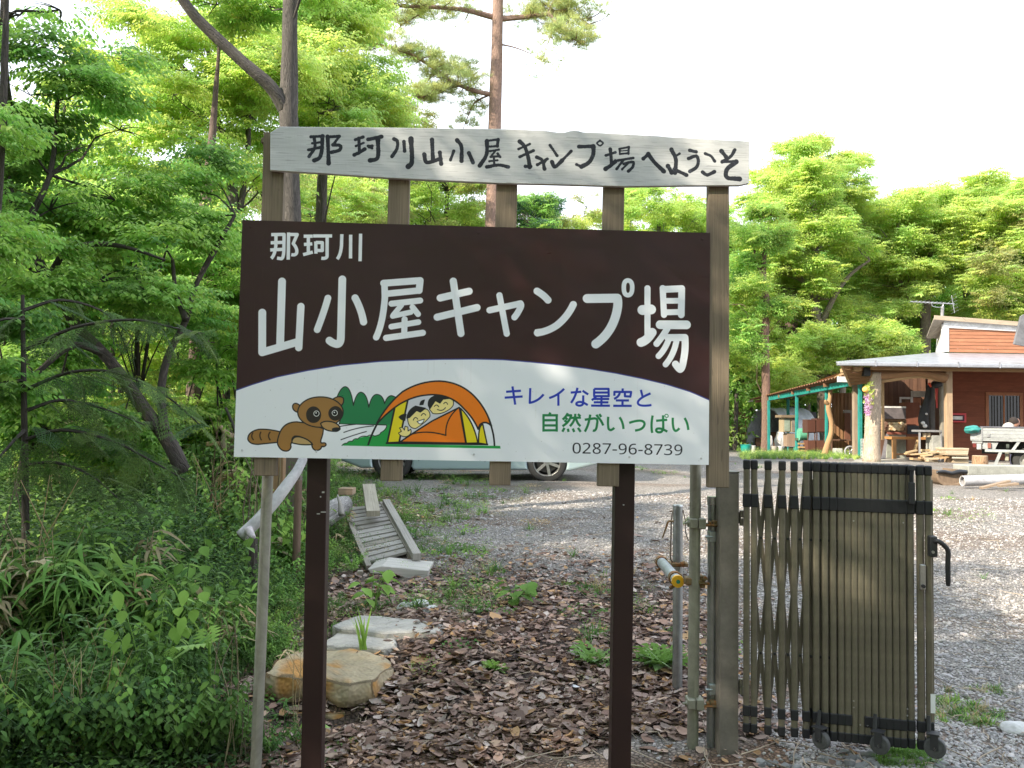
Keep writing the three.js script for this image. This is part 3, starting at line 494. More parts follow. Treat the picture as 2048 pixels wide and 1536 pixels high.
// saplings and bushes that close the wood from the ground up
for (const [x, y, D, rx, ry, n, size, c, l] of [
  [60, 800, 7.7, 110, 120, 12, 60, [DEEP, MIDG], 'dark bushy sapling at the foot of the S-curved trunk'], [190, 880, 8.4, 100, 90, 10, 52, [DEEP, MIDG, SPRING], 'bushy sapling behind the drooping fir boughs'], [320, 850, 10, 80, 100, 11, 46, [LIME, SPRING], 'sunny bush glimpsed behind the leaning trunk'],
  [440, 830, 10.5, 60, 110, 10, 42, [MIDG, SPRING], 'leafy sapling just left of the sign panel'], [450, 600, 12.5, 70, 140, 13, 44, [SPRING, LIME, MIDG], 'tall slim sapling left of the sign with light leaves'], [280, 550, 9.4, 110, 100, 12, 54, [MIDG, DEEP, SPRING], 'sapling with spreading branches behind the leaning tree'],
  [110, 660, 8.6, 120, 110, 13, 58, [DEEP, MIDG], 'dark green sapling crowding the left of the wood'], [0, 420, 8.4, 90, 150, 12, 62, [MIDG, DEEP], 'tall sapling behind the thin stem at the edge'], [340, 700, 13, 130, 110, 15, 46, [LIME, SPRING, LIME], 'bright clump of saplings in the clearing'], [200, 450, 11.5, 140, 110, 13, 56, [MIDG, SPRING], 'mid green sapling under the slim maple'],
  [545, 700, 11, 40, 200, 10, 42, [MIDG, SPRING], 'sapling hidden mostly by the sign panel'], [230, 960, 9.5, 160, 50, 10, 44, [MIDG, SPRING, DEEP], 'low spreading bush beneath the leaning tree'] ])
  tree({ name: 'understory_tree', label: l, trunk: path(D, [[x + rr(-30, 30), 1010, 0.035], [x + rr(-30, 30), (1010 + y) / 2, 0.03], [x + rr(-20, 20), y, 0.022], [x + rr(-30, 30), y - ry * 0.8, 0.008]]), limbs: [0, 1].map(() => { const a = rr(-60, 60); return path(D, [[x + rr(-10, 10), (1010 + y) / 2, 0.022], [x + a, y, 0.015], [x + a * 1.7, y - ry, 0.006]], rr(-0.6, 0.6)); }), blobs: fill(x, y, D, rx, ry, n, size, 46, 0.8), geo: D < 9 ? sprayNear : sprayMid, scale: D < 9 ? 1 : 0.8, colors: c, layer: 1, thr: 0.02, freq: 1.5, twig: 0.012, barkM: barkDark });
// young fir with long drooping feathery boughs
{
  const base = at(60, 1180, 5.7); base.y = groundY(base.x, base.z); const top = at(45, 590, 5.7), g = thing('fir_tree', 'young dark fir with long drooping feathery boughs above the undergrowth', 'tree', base);
  part(g, 'trunk', tube([[base, 0.032], [base.clone().lerp(top, 0.5), 0.024], [top, 0.012]], 8, 4, 0.15), barkDark); const s = new Scatter(firGeo, needleMat);
  const bough = (list, D0, D1) => { const P = list.map(([x, y], i) => [at(x, y, lerp(D0, D1, i / (list.length - 1))), lerp(0.014, 0.004, i / (list.length - 1))]); part(g, 'bough', tube(P, 5, 4), barkDark); const c = new THREE.CatmullRomCurve3(P.map((p) => p[0])), L = c.getLength(), n = Math.round(L / 0.095); for (let i = 0; i < n; i++) { const t = (i + rnd()) / n; if (t < 0.12) continue; const p = c.getPoint(t), d = c.getTangent(t); for (const e of [-1, 1]) { const yaw = Math.atan2(-d.z, d.x) + e * rr(0.2, 1.35); s.add(p.clone().add(V(0, rr(-0.02, 0.02), 0)), qe(rr(-0.7, 0.7), yaw, rr(-1.15, -0.1)), rr(0.35, 1.0) * (1.05 - 0.35 * t), vary(rnd() < 0.3 ? col(0.05, 0.10, 0.03) : col(0.085, 0.145, 0.035), 0.02, 0.3)); } } };
  bough([[50, 700], [150, 655], [270, 640], [345, 655], [410, 668]], 5.7, 5.3); bough([[50, 780], [140, 745], [230, 745], [330, 790], [400, 850]], 5.7, 5.2); bough([[50, 880], [120, 860], [220, 880], [300, 920], [370, 960]], 5.7, 5.2); bough([[55, 820], [120, 800], [200, 815], [290, 850]], 5.7, 6.1);
  bough([[48, 620], [120, 600], [200, 620], [250, 660]], 5.7, 6.0); bough([[48, 640], [0, 640], [-60, 690]], 5.7, 5.4); bough([[50, 760], [-10, 770], [-80, 840]], 5.7, 5.5); bough([[50, 930], [110, 925], [180, 950], [240, 1000]], 5.7, 5.3); bough([[50, 860], [20, 890], [-40, 960]], 5.7, 5.2); 
  s.build('needles', g);
}
// red pine behind the board
{
  const T = path(25, [[984, 960, 0.24], [984, 700, 0.225], [985, 470, 0.215], [988, 300, 0.2], [993, 120, 0.175], [996, 10, 0.16], [996, -120, 0.13], [1000, -330, 0.07]]), base = T[0][0].clone(); base.y = groundY(base.x, base.z);
  const g = thing('pine_tree', 'tall red pine with flaky pinkish trunk and layered needle boughs', 'tree', base); part(g, 'trunk', tube(T, 12, 5, 0.1), barkPine);
  const s = new Scatter(tuftPine, needleMat), s2 = new Scatter(tuftPineS, needleMat), tw = [];
  const bough = (list, r, dz, spread, n, droop = 0) => { const P = path(25, list.map(([x, y], i) => [x, y, lerp(r, r * 0.25, i / (list.length - 1))]), dz); part(g, 'limb', tube(P, 7, 4, 0.2), barkPine); const c = new THREE.CatmullRomCurve3(P.map((p) => p[0])); for (let i = 0; i < n; i++) { const t = Math.pow(rr(0.12, 1), 0.8), p = c.getPoint(t), o = V(rr(-1, 1) * spread, rr(-0.25, 0.75) * spread * 0.55 - droop * rnd(), rr(-1, 1) * spread * 1.1), e = p.clone().add(o); if (i % 3 === 0) tw.push(tube([[p, 0.02], [p.clone().lerp(e, 0.6).add(V(0, -0.06, 0)), 0.013], [e, 0.007]], 4, 1)); for (let k = 0; k < 3; k++) s.add(e.clone().add(V(rr(-0.22, 0.22), rr(-0.08, 0.1), rr(-0.22, 0.22))), qe(rr(-0.5, 0.5), rr(0, 6), rr(-0.5, 0.5)), rr(0.55, 1.0), vary(rnd() < 0.25 ? OLIVE : PINEG, 0.02, 0.25)); } };
  bough([[985, 34], [930, 20], [860, 14], [790, 12], [735, 6]], 0.09, -1.5, 0.66, 110); bough([[860, 16], [830, 34], [800, 52]], 0.04, 0.5, 0.34, 26); bough([[990, -20], [900, -60], [800, -70], [720, -60]], 0.09, 2, 0.7, 70);
  bough([[984, 190], [950, 182], [905, 163], [870, 138], [812, 104], [745, 86], [690, 72]], 0.075, -1.2, 0.6, 150); bough([[905, 165], [885, 182], [860, 190], [835, 195]], 0.04, -1, 0.4, 50); bough([[984, 188], [950, 205], [935, 235], [925, 262]], 0.03, 0.6, 0.28, 22); bough([[870, 140], [840, 180], [800, 215], [770, 232]], 0.03, 1, 0.42, 30); bough([[870, 140], [900, 138], [950, 150]], 0.035, 0.9, 0.4, 36);
  bough([[1000, 38], [1050, 34], [1095, 28], [1130, 22], [1180, 50]], 0.09, 0.8, 0.66, 110); bough([[1098, 28], [1120, 55], [1140, 76], [1170, 84]], 0.06, -0.6, 0.42, 60); bough([[1095, 30], [1110, 0], [1150, -30]], 0.05, 1, 0.6, 50); bough([[1000, -100], [1080, -120], [1160, -150]], 0.08, -1, 0.8, 60); bough([[1112, 50], [1096, 85], [1086, 118]], 0.02, -0.3, 0.2, 6, 0.15);
  for (let i = 0; i < 60; i++) { const p = at(rr(1050, 1135), rr(95, 160), 25 + rr(-1, 1)); if (rnd() < 0.55) s2.add(p, qe(rr(-1, 1), rr(0, 6), rr(-1, 1)), rr(0.5, 0.9), vary(PINEG, 0.02, 0.2)); }
  part(g, 'limb', tube(path(25, [[998, 88, 0.03], [1030, 95, 0.02], [1068, 110, 0.01]]), 5, 3), barkPine);
  const m = part(g, 'twigs', merge(tw), barkPine); m.userData.kind = 'stuff'; s.build('needles', g); s2.build('hanging_needles', g);
}
// light trees beyond the yard, seen between the planks
tree({ label: 'mid green tree behind the gap left of the pine trunk', trunk: path(27, [[700, 960, 0.2], [702, 700, 0.18], [710, 450, 0.13], [715, 330, 0.07]]), blobs: fill(700, 400, 27, 90, 110, 26, 52, 60), colors: [SPRING, LIME, OLIVE], thr: -0.02, scale: 0.8 });
tree({ label: 'feathery green tree beside the pine trunk below the welcome board', trunk: path(30, [[880, 950, 0.2], [880, 700, 0.18], [890, 500, 0.12], [895, 380, 0.07]]), blobs: [...fill(880, 400, 30, 95, 70, 24, 46, 60), ...fill(800, 330, 28, 60, 60, 8, 40, 40)], colors: [SPRING, OLIVE, SPRING], thr: 0.0, scale: 0.75 });
tree({ label: 'blue-green tree just right of the middle plank', trunk: path(32, [[1060, 950, 0.2], [1060, 650, 0.16], [1060, 450, 0.08]]), blobs: fill(1055, 430, 32, 42, 55, 14, 36, 55), colors: [BLUEG, MIDG], thr: -0.04, scale: 0.75 });
tree({ label: 'sparse yellowish tree between the third and fourth planks', trunk: path(34, [[1130, 950, 0.2], [1130, 650, 0.16], [1120, 460, 0.08]]), blobs: fill(1130, 450, 34, 70, 45, 14, 36, 40), colors: [OLIVE, LIME], thr: 0.06, scale: 0.7 });
tree({ label: 'airy lime green tree showing sky between the last two planks', trunk: path(36, [[1310, 950, 0.22], [1312, 650, 0.18], [1318, 430, 0.08]]), blobs: [...fill(1300, 440, 36, 95, 60, 26, 38, 50), ...fill(1290, 390, 36, 50, 20, 6, 30, 30), ...fill(1390, 450, 37, 40, 50, 8, 36, 45)], colors: [LIME, LIME, SPRING], thr: 0.02, scale: 0.75 });
// the wall of trees right of the sign
tree({ name: 'round_crowned_tree', label: 'tallest bright green tree with a domed crown right of the sign', trunk: path(37, [[1650, 900, 0.3], [1646, 760, 0.27], [1640, 660, 0.24], [1625, 590, 0.2], [1630, 500, 0.15], [1605, 440, 0.11], [1595, 360, 0.06]]), limbs: [path(37, [[1640, 660, 0.16], [1665, 600, 0.12], [1700, 550, 0.08], [1740, 520, 0.05]], -1.5), path(37, [[1625, 590, 0.12], [1590, 540, 0.1], [1560, 480, 0.05]], -1)],
  blobs: [...fill(1612, 430, 37, 120, 130, 70, 40, 75, 3), ...fill(1600, 320, 37, 85, 40, 12, 36, 55, 1.5), ...fill(1720, 340, 37, 28, 30, 4, 26, 32, 1), ...fill(1550, 550, 37, 100, 80, 34, 38, 62, 2)], colors: [LIME, LIME, SPRING], layer: 1, thr: -0.03, freq: 0.9, scale: 0.92, barkM: barkPale });
tree({ name: 'broad_tree', label: 'broad bright green tree rising behind the house roof', trunk: path(40, [[1850, 900, 0.3], [1850, 700, 0.26], [1855, 560, 0.2], [1870, 450, 0.1]]), limbs: [path(40, [[1850, 640, 0.14], [1810, 580, 0.1], [1780, 520, 0.05]], -2), path(40, [[1852, 600, 0.14], [1910, 540, 0.1], [1950, 480, 0.05]], -2)],
  blobs: [...fill(1880, 470, 40, 155, 95, 80, 40, 75, 3), ...fill(1985, 400, 40, 70, 40, 12, 42, 75, 2), ...fill(1830, 440, 40, 70, 30, 8, 36, 60, 2), ...fill(1790, 560, 39, 80, 60, 24, 36, 58, 2)], colors: [LIME, SPRING, LIME], layer: 1, thr: -0.06, freq: 0.9, scale: 0.95, barkM: barkPale });
tree({ label: 'yellow-green tree at the far end behind the clerestory', trunk: path(38, [[2110, 900, 0.3], [2100, 600, 0.2], [2080, 420, 0.1]]), blobs: [...fill(2070, 480, 38, 115, 110, 55, 40, 75, 3), ...fill(2030, 590, 37, 90, 50, 14, 42, 80, 2)], colors: [LIME, SPRING, OLIVE], layer: 1, thr: -0.06, freq: 0.9, scale: 0.95, barkM: barkPale });
tree({ name: 'slim_tree', label: 'slim straight bare-stemmed tree left of the house with a small crown', trunk: path(31, [[1531, 920, 0.17], [1532, 800, 0.155], [1530, 680, 0.14], [1532, 600, 0.12], [1527, 540, 0.1], [1532, 480, 0.07]]), limbs: [path(31, [[1528, 560, 0.07], [1515, 530, 0.05], [1508, 500, 0.03]])], blobs: [...fill(1520, 470, 31, 55, 55, 12, 36, 50, 1), ...fill(1490, 620, 31, 30, 90, 9, 34, 45, 1), ...fill(1560, 630, 31, 30, 40, 5, 28, 32, 1)], colors: [SPRING, LIME, MIDG], thr: -0.02, scale: 0.75, barkM: barkCedar });
tree({ name: 'dark_tree', label: 'thick leaning dark trunk deep among the trees left of the house', trunk: path(42, [[1590, 900, 0.4], [1580, 760, 0.36], [1582, 650, 0.32], [1600, 560, 0.24], [1590, 470, 0.1]]), limbs: [path(42, [[1580, 720, 0.18], [1565, 660, 0.14], [1558, 600, 0.1]])], blobs: [...fill(1580, 560, 43, 110, 60, 14, 50, 70, 2), ...fill(1500, 720, 42, 70, 60, 8, 46, 60, 2)], colors: [MIDG, DEEP], thr: -0.05, scale: 1, barkM: bark(0.16, 0.11, 0.085) });
tree({ name: 'small_tree', label: 'low bushy light green tree leaning over the shed roof', trunk: path(36, [[1690, 880, 0.16], [1685, 780, 0.13], [1700, 700, 0.08]]), limbs: [path(36, [[1690, 760, 0.08], [1740, 700, 0.06], [1780, 650, 0.03]]), path(36, [[1688, 770, 0.08], [1640, 720, 0.06], [1600, 690, 0.03]])], blobs: [...fill(1690, 690, 35.5, 100, 45, 30, 34, 58, 1.5), ...fill(1780, 680, 36, 60, 24, 8, 34, 50, 1.5), ...fill(1590, 720, 36, 70, 50, 10, 36, 50, 2), ...fill(1700, 620, 37, 60, 30, 6, 36, 50, 1)], colors: [LIME, LIME, SPRING], thr: -0.02, freq: 1, scale: 0.8, barkM: barkPale });
tree({ name: 'small_tree', label: 'drooping green sapling standing between the slim tree and the wood pile', trunk: path(34, [[1470, 900, 0.1], [1474, 780, 0.08], [1480, 680, 0.05]]), blobs: [...fill(1485, 700, 34, 35, 80, 10, 32, 45, 1), ...fill(1540, 760, 34.5, 40, 40, 6, 30, 35, 1)], colors: [SPRING, LIME], thr: -0.02, scale: 0.75, barkM: barkDark });
for (const [x, y0, y1, D, r, l] of [[1478, 910, 560, 44, 0.12, 'pale thin trunk deep in the wood behind the wood pile'], [1552, 900, 600, 47, 0.14, 'thin trunk standing just behind the dark leaning trunk'], [1616, 880, 640, 46, 0.13, 'thin straight trunk between the leaning trunk and the domed tree'], [1790, 740, 560, 43, 0.2, 'bare forked trunk in the dark gap above the porch roof'], [1822, 720, 600, 44, 0.16, 'slanting trunk in the dark gap beside the clerestory']])
  tree({ name: 'forest_tree', label: l, trunk: path(D, [[x, y0, r], [x + rr(-6, 6), (y0 + y1) / 2, r * 0.9], [x + rr(-12, 12), y1, r * 0.55]]), limbs: [path(D, [[x, (y0 + 2 * y1) / 3, r * 0.5], [x + 14, (y0 + 4 * y1) / 5, r * 0.35], [x + 30, y1 - 10, r * 0.15]])], blobs: fill(x, y1, D, 40, 40, 4, 44, 50, 1), colors: [MIDG, DEEP], barkM: barkPale, scale: 1 });
for (const [x, y, D, rx, ry, n, c, l] of [[1500, 560, 44, 60, 120, 16, [SPRING, LIME], 'tree filling the gap just right of the last plank'], [1740, 560, 45, 110, 120, 26, [LIME, SPRING, MIDG], 'leafy tree between the domed tree and the broad tree'], [1930, 590, 44, 110, 70, 18, [LIME, SPRING], 'light tree straight above the clerestory roof'], [1560, 740, 41, 110, 60, 18, [SPRING, MIDG], 'low bushy tree behind the shed end'], [1790, 660, 42, 80, 40, 12, [LIME, SPRING], 'low bright tree behind the porch roof'], [1400, 480, 43, 90, 60, 16, [LIME, SPRING], 'tree behind the rightmost plank']])
  tree({ name: 'background_tree', label: l, trunk: path(D, [[x, 890, 0.2], [x + 5, (890 + y) / 2, 0.16], [x, y, 0.1], [x, y - ry * 0.7, 0.04]]), blobs: fill(x, y, D, rx, ry, n, 42, 70, 1.5), colors: c, layer: 1, thr: -0.05, freq: 0.9, scale: 0.95, barkM: barkPale });
// more trees within the left wood, further and further in
for (const [x, y, D, rx, ry, n, size, c, l] of [
  [130, 330, 14, 160, 170, 17, 66, [SPRING, MIDG, LIME], 'leafy tree filling the wood behind the S-curved trunk'], [330, 420, 17, 150, 120, 18, 62, [LIME, SPRING], 'sunlit light green tree glimpsed between the dark stems'],
  [520, 400, 19, 110, 110, 15, 52, [MIDG, SPRING, OLIVE], 'tree just left of the welcome board behind the forked trunk'], [60, 560, 17, 140, 140, 18, 66, [MIDG, SPRING], 'green tree at the far side of the fir'],
  [250, 680, 20, 160, 110, 20, 56, [SPRING, LIME, MIDG], 'low light green tree behind the leaning tree'], [440, 740, 18, 90, 130, 16, 50, [MIDG, SPRING], 'bushy green tree beside the left edge of the sign panel'],
  [640, 410, 23, 110, 70, 14, 50, [LIME, OLIVE, SPRING], 'tree behind the first gap between the planks'], [770, 260, 24, 60, 60, 9, 40, [OLIVE, SPRING], 'small airy tree whose top shows left of the pine'] ])
  tree({ name: 'woodland_tree', label: l, trunk: path(D, [[x, 960, 0.085], [x + rr(-25, 25), (960 + y) / 2, 0.07], [x + rr(-30, 30), y, 0.05], [x, y - ry * 0.7, 0.02]]), blobs: fill(x, y, D, rx, ry, n, size, 50, 1.5), geo: sprayMid, scale: 0.9, colors: c, layer: 1, thr: 0.06, freq: 1.1, barkM: pick([barkGrey, barkDark, barkCedar]) });
// trees of the near wood beside the road: they stand left of and behind the viewer and shade the sign
seed = 5039;
for (const [x, z, h, l] of [[-5.6, -0.6, 7.5, 'roadside tree nearest the sign'], [-8.4, -0.2, 9.5, 'taller roadside tree beside the lane'], [-7.2, 1.9, 9, 'roadside tree on the bank'], [-10.5, 1.4, 9.5, 'roadside tree farther along the bank'], [-5.3, -2.6, 6.5, 'low roadside tree at the start of the wood'], [-4.2, 3.6, 8, 'roadside tree opposite the gate'], [-9.4, -3.6, 8.5, 'tree within the wood by the lane'], [-4.3, 1.3, 7, 'slender roadside tree beside the lane']]) {
  const b = V(x, groundY(x, z), z), T = [[b, 0.14], [b.clone().add(V(0.15, h * 0.35, 0.1)), 0.12], [b.clone().add(V(-0.1, h * 0.7, -0.1)), 0.08], [b.clone().add(V(0, h, 0)), 0.02]], bl = [];
  for (let i = 0; i < 25; i++) { const a = rr(0, 6.28), k = Math.sqrt(rnd()) * 2.1, y = h * rr(0.42, 1); bl.push([b.clone().add(V(Math.cos(a) * k, y, Math.sin(a) * k)), rr(0.45, 0.85), 0.4, 20]); }
  tree({ name: 'roadside_tree', label: l, group: 'trees along the lane', trunk: T, blobs: bl, geo: sprayMid, scale: 0.95, colors: [MIDG, SPRING], layer: 1, thr: 0.02, freq: 1.1, barkM: barkGrey });
}
// the wood on the other side of the lane, behind the viewer
{
  const g = thing('roadside_wood', 'wood across the lane behind the viewer', null, V(0, 0, 11)); g.userData.kind = 'stuff'; const s = new Scatter(clumpWood, leafMat), tr = [];
  for (let i = 0; i < 4200; i++) { const x = rr(-20, 15), z = rr(7.5, 15), h = 10.5 + 2 * N3(x * 0.3, 1, z * 0.3), y = 0.4 + h * Math.pow(rnd(), 0.75); if (N3(x * 0.45, y * 0.5, z * 0.45) < -0.08) continue; s.add(V(x, y, z), qe(rr(-0.5, 0.5), rr(0, 6), rr(-0.5, 0.5)), rr(0.5, 1.1), vary(pick([MIDG, DEEP, MIDG]), 0.02, 0.25)); }
  for (let i = 0; i < 26; i++) { const x = rr(-19, 14), z = rr(8, 15); tr.push(tube([[x, groundY(x, z), z, 0.16], [x + rr(-0.4, 0.4), 4, z, 0.13], [x + rr(-0.8, 0.8), 9, z, 0.05]], 8, 3, 0.2)); }
  s.build('foliage', g); part(g, 'trunks', merge(tr), barkGrey).userData.kind = 'stuff';
}
// the far wood that closes the view
{
  const g = thing('far_woods', 'dense far-off wood closing the view behind all other trees', null, V(0, 0, -50)); g.userData.kind = 'stuff'; const s = new Scatter(clumpWood, leafMat), tr = [];
  const prof = (px) => px < 760 ? 520 : px < 1100 ? 470 : px < 1460 ? 475 : px < 1800 ? 520 : 470;
  for (let i = 0; i < 13000; i++) { const px = rr(-500, 2550), D = rr(46, 62), top = prof(px) + 40 * N3(px * 0.02, 1, 2) + (D - 46) * 1.2, py = lerp(top, 905, Math.pow(rnd(), 0.8)); const p = at(px, py, D); s.add(p, qe(rr(-0.5, 0.5), rr(0, 6), rr(-0.5, 0.5)), rr(0.55, 1.2), vary(px > 1440 && py > 640 ? DEEP : pick([MIDG, MIDG, SPRING, DEEP]), 0.02, 0.25)); }
  for (let i = 0; i < 5200; i++) { const px = rr(-300, 1500), D = rr(33, 45), py = lerp(px > 560 && px < 1460 ? 500 : 640, 890, rnd()) + 30 * N3(px * 0.02, 4, D * 0.2); s.add(at(px, py, D), qe(rr(-0.5, 0.5), rr(0, 6), rr(-0.5, 0.5)), rr(0.4, 0.85), vary(pick([MIDG, SPRING, SPRING, DEEP]), 0.02, 0.25)); }
  for (let i = 0; i < 90; i++) { const px = rr(-300, 2300), D = rr(45, 58), b = at(px, 905, D), t = at(px + rr(-25, 25), rr(520, 640), D); tr.push(tube([[b, rr(0.08, 0.16)], [b.clone().lerp(t, 0.5).add(V(rr(-0.3, 0.3), 0, 0)), 0.09], [t, 0.04]], 6, 2, 0.2)); }
  s.build('foliage', g); part(g, 'trunks', merge(tr), bark(0.16, 0.12, 0.095)).userData.kind = 'stuff';
}
// ---------- the campground sign ----------
seed = 4242;
const SO = V(-0.14045, 1.70597, -3.2742), SQ = new THREE.Quaternion().setFromEuler(new THREE.Euler(-0.00867, 0.03854, -0.00383, 'YXZ')), SH = 1.69;
function strokePath(ctx, d, s) { const t = d.split(' '); let i = 0; const P = () => t[i++].split(',').map((v) => v * s); ctx.beginPath(); while (i < t.length) { const k = t[i++]; if (k === 'M') ctx.moveTo(...P()); else if (k === 'L') ctx.lineTo(...P()); else if (k === 'Q') ctx.quadraticCurveTo(...P(), ...P()); else if (k === 'C') ctx.bezierCurveTo(...P(), ...P(), ...P()); else if (k === 'Z') ctx.closePath(); } }
let panelT, boardT;
{
  const W = 2048, H = 1024, s = W / 1820, c = document.createElement('canvas'); c.width = W; c.height = H; const x = c.getContext('2d'), white = '#e9ebf0';
  x.fillStyle = '#311417'; x.fillRect(0, 0, W, H); x.lineJoin = 'round';
  for (const [k, w, colr, extra, d] of PRINT) { strokePath(x, d, s); const cc = colr === 'W' ? white : colr; if (k === 's') { x.lineCap = extra; x.lineWidth = w * s; x.strokeStyle = cc; x.stroke(); } else { x.fillStyle = cc; x.fill(); if (w) { x.lineWidth = w * s; x.lineCap = 'round'; x.strokeStyle = extra; x.stroke(); } } }
  x.fillStyle = '#17171f'; x.textBaseline = 'alphabetic'; const num = '0287-96-8739'; let fs = 60; x.font = fs + 'px sans-serif'; const cap = 42 * s; fs = 60 * cap / (60 * 0.73); x.font = fs + 'px sans-serif'; const w0 = x.measureText(num).width, w1 = 434 * s; x.save(); x.translate(1286 * s, 875 * s); x.scale(w1 / w0, 1); x.fillText(num, 0, 0); x.restore();
  for (let i = 0; i < 90; i++) { const px = rr(0, W), py = rr(0, H * 0.7), L = rr(40, 330); x.fillStyle = `rgba(${rnd() < 0.6 ? '70,60,48' : '215,212,205'},${rr(0.008, 0.03)})`; x.fillRect(px, py, rr(1.5, 7), L); }   // rain streaks
  for (let i = 0; i < 260; i++) { x.fillStyle = `rgba(60,48,36,${rr(0.05, 0.3)})`; x.beginPath(); x.arc(rr(0, W), H - Math.pow(rnd(), 2) * H, rr(0.6, 1.9), 0, 6.3); x.fill(); }   // mud specks
  panelT = new THREE.CanvasTexture(c); panelT.colorSpace = THREE.SRGBColorSpace; panelT.anisotropy = 8;
}
{   // the welcome board: weathered white paint with grain, hand-brushed black letters (board x -0.82..1.07, y 0.61..0.85 from the panel centre)
  const W = 2048, H = 264, s = W / 1.9, c = document.createElement('canvas'); c.width = W; c.height = H; const x = c.getContext('2d'); const im = x.createImageData(W, H);
  for (let j = 0; j < H; j++) for (let i = 0; i < W; i++) { const g = N3(i * 0.006, j * 0.16, 3) * 0.5 + N3(i * 0.02, j * 0.5, 7) * 0.4 + N3(i * 0.004, j * 0.02, 1) * 0.5, v = 190 + 18 * g - (N3(i * 0.012, j * 0.3, 11) > 0.42 ? 22 : 0), o = (j * W + i) * 4; im.data[o] = v; im.data[o + 1] = v * 1.0; im.data[o + 2] = v * 1.0; im.data[o + 3] = 255; }
  x.putImageData(im, 0, 0); x.lineCap = 'round'; x.lineJoin = 'round';
  for (const b of BRUSH) {
    const t = b.split(' '), w = +t[0], P = t.slice(1).map((q) => { const [a, e] = q.split(',').map(Number); return V((a / 1000 - 0.91 + 0.825) * s, (0.85 - (e / 1000 + 0.455)) * s, 0); });
    const cv = P.length > 2 ? new THREE.CatmullRomCurve3(P, false, 'centripetal') : null, L = P.reduce((q, p, i) => i ? q + p.distanceTo(P[i - 1]) : 0, 0), n = Math.max(8, Math.round(L / 2));
    for (let i = 0; i <= n; i++) { const u = i / n, p = cv ? cv.getPoint(u) : P[0].clone().lerp(P[1], u), ww = w * s / 1000 * (0.5 + 0.10 * (Math.abs(u - 0.5) * 2) ** 3 + 0.05 * N3(p.x * 0.05, p.y * 0.05, w)); x.fillStyle = rnd() < 0.93 ? '#1d2028' : '#343842'; x.beginPath(); x.arc(p.x + rr(-0.5, 0.5), p.y + rr(-0.5, 0.5), ww * rr(0.9, 1.04), 0, 6.3); x.fill(); }
  }
  boardT = new THREE.CanvasTexture(c); boardT.colorSpace = THREE.SRGBColorSpace; boardT.anisotropy = 8;
}
const plankWood = wood(0.24, 0.185, 0.125), plankWood2 = wood(0.27, 0.205, 0.14);
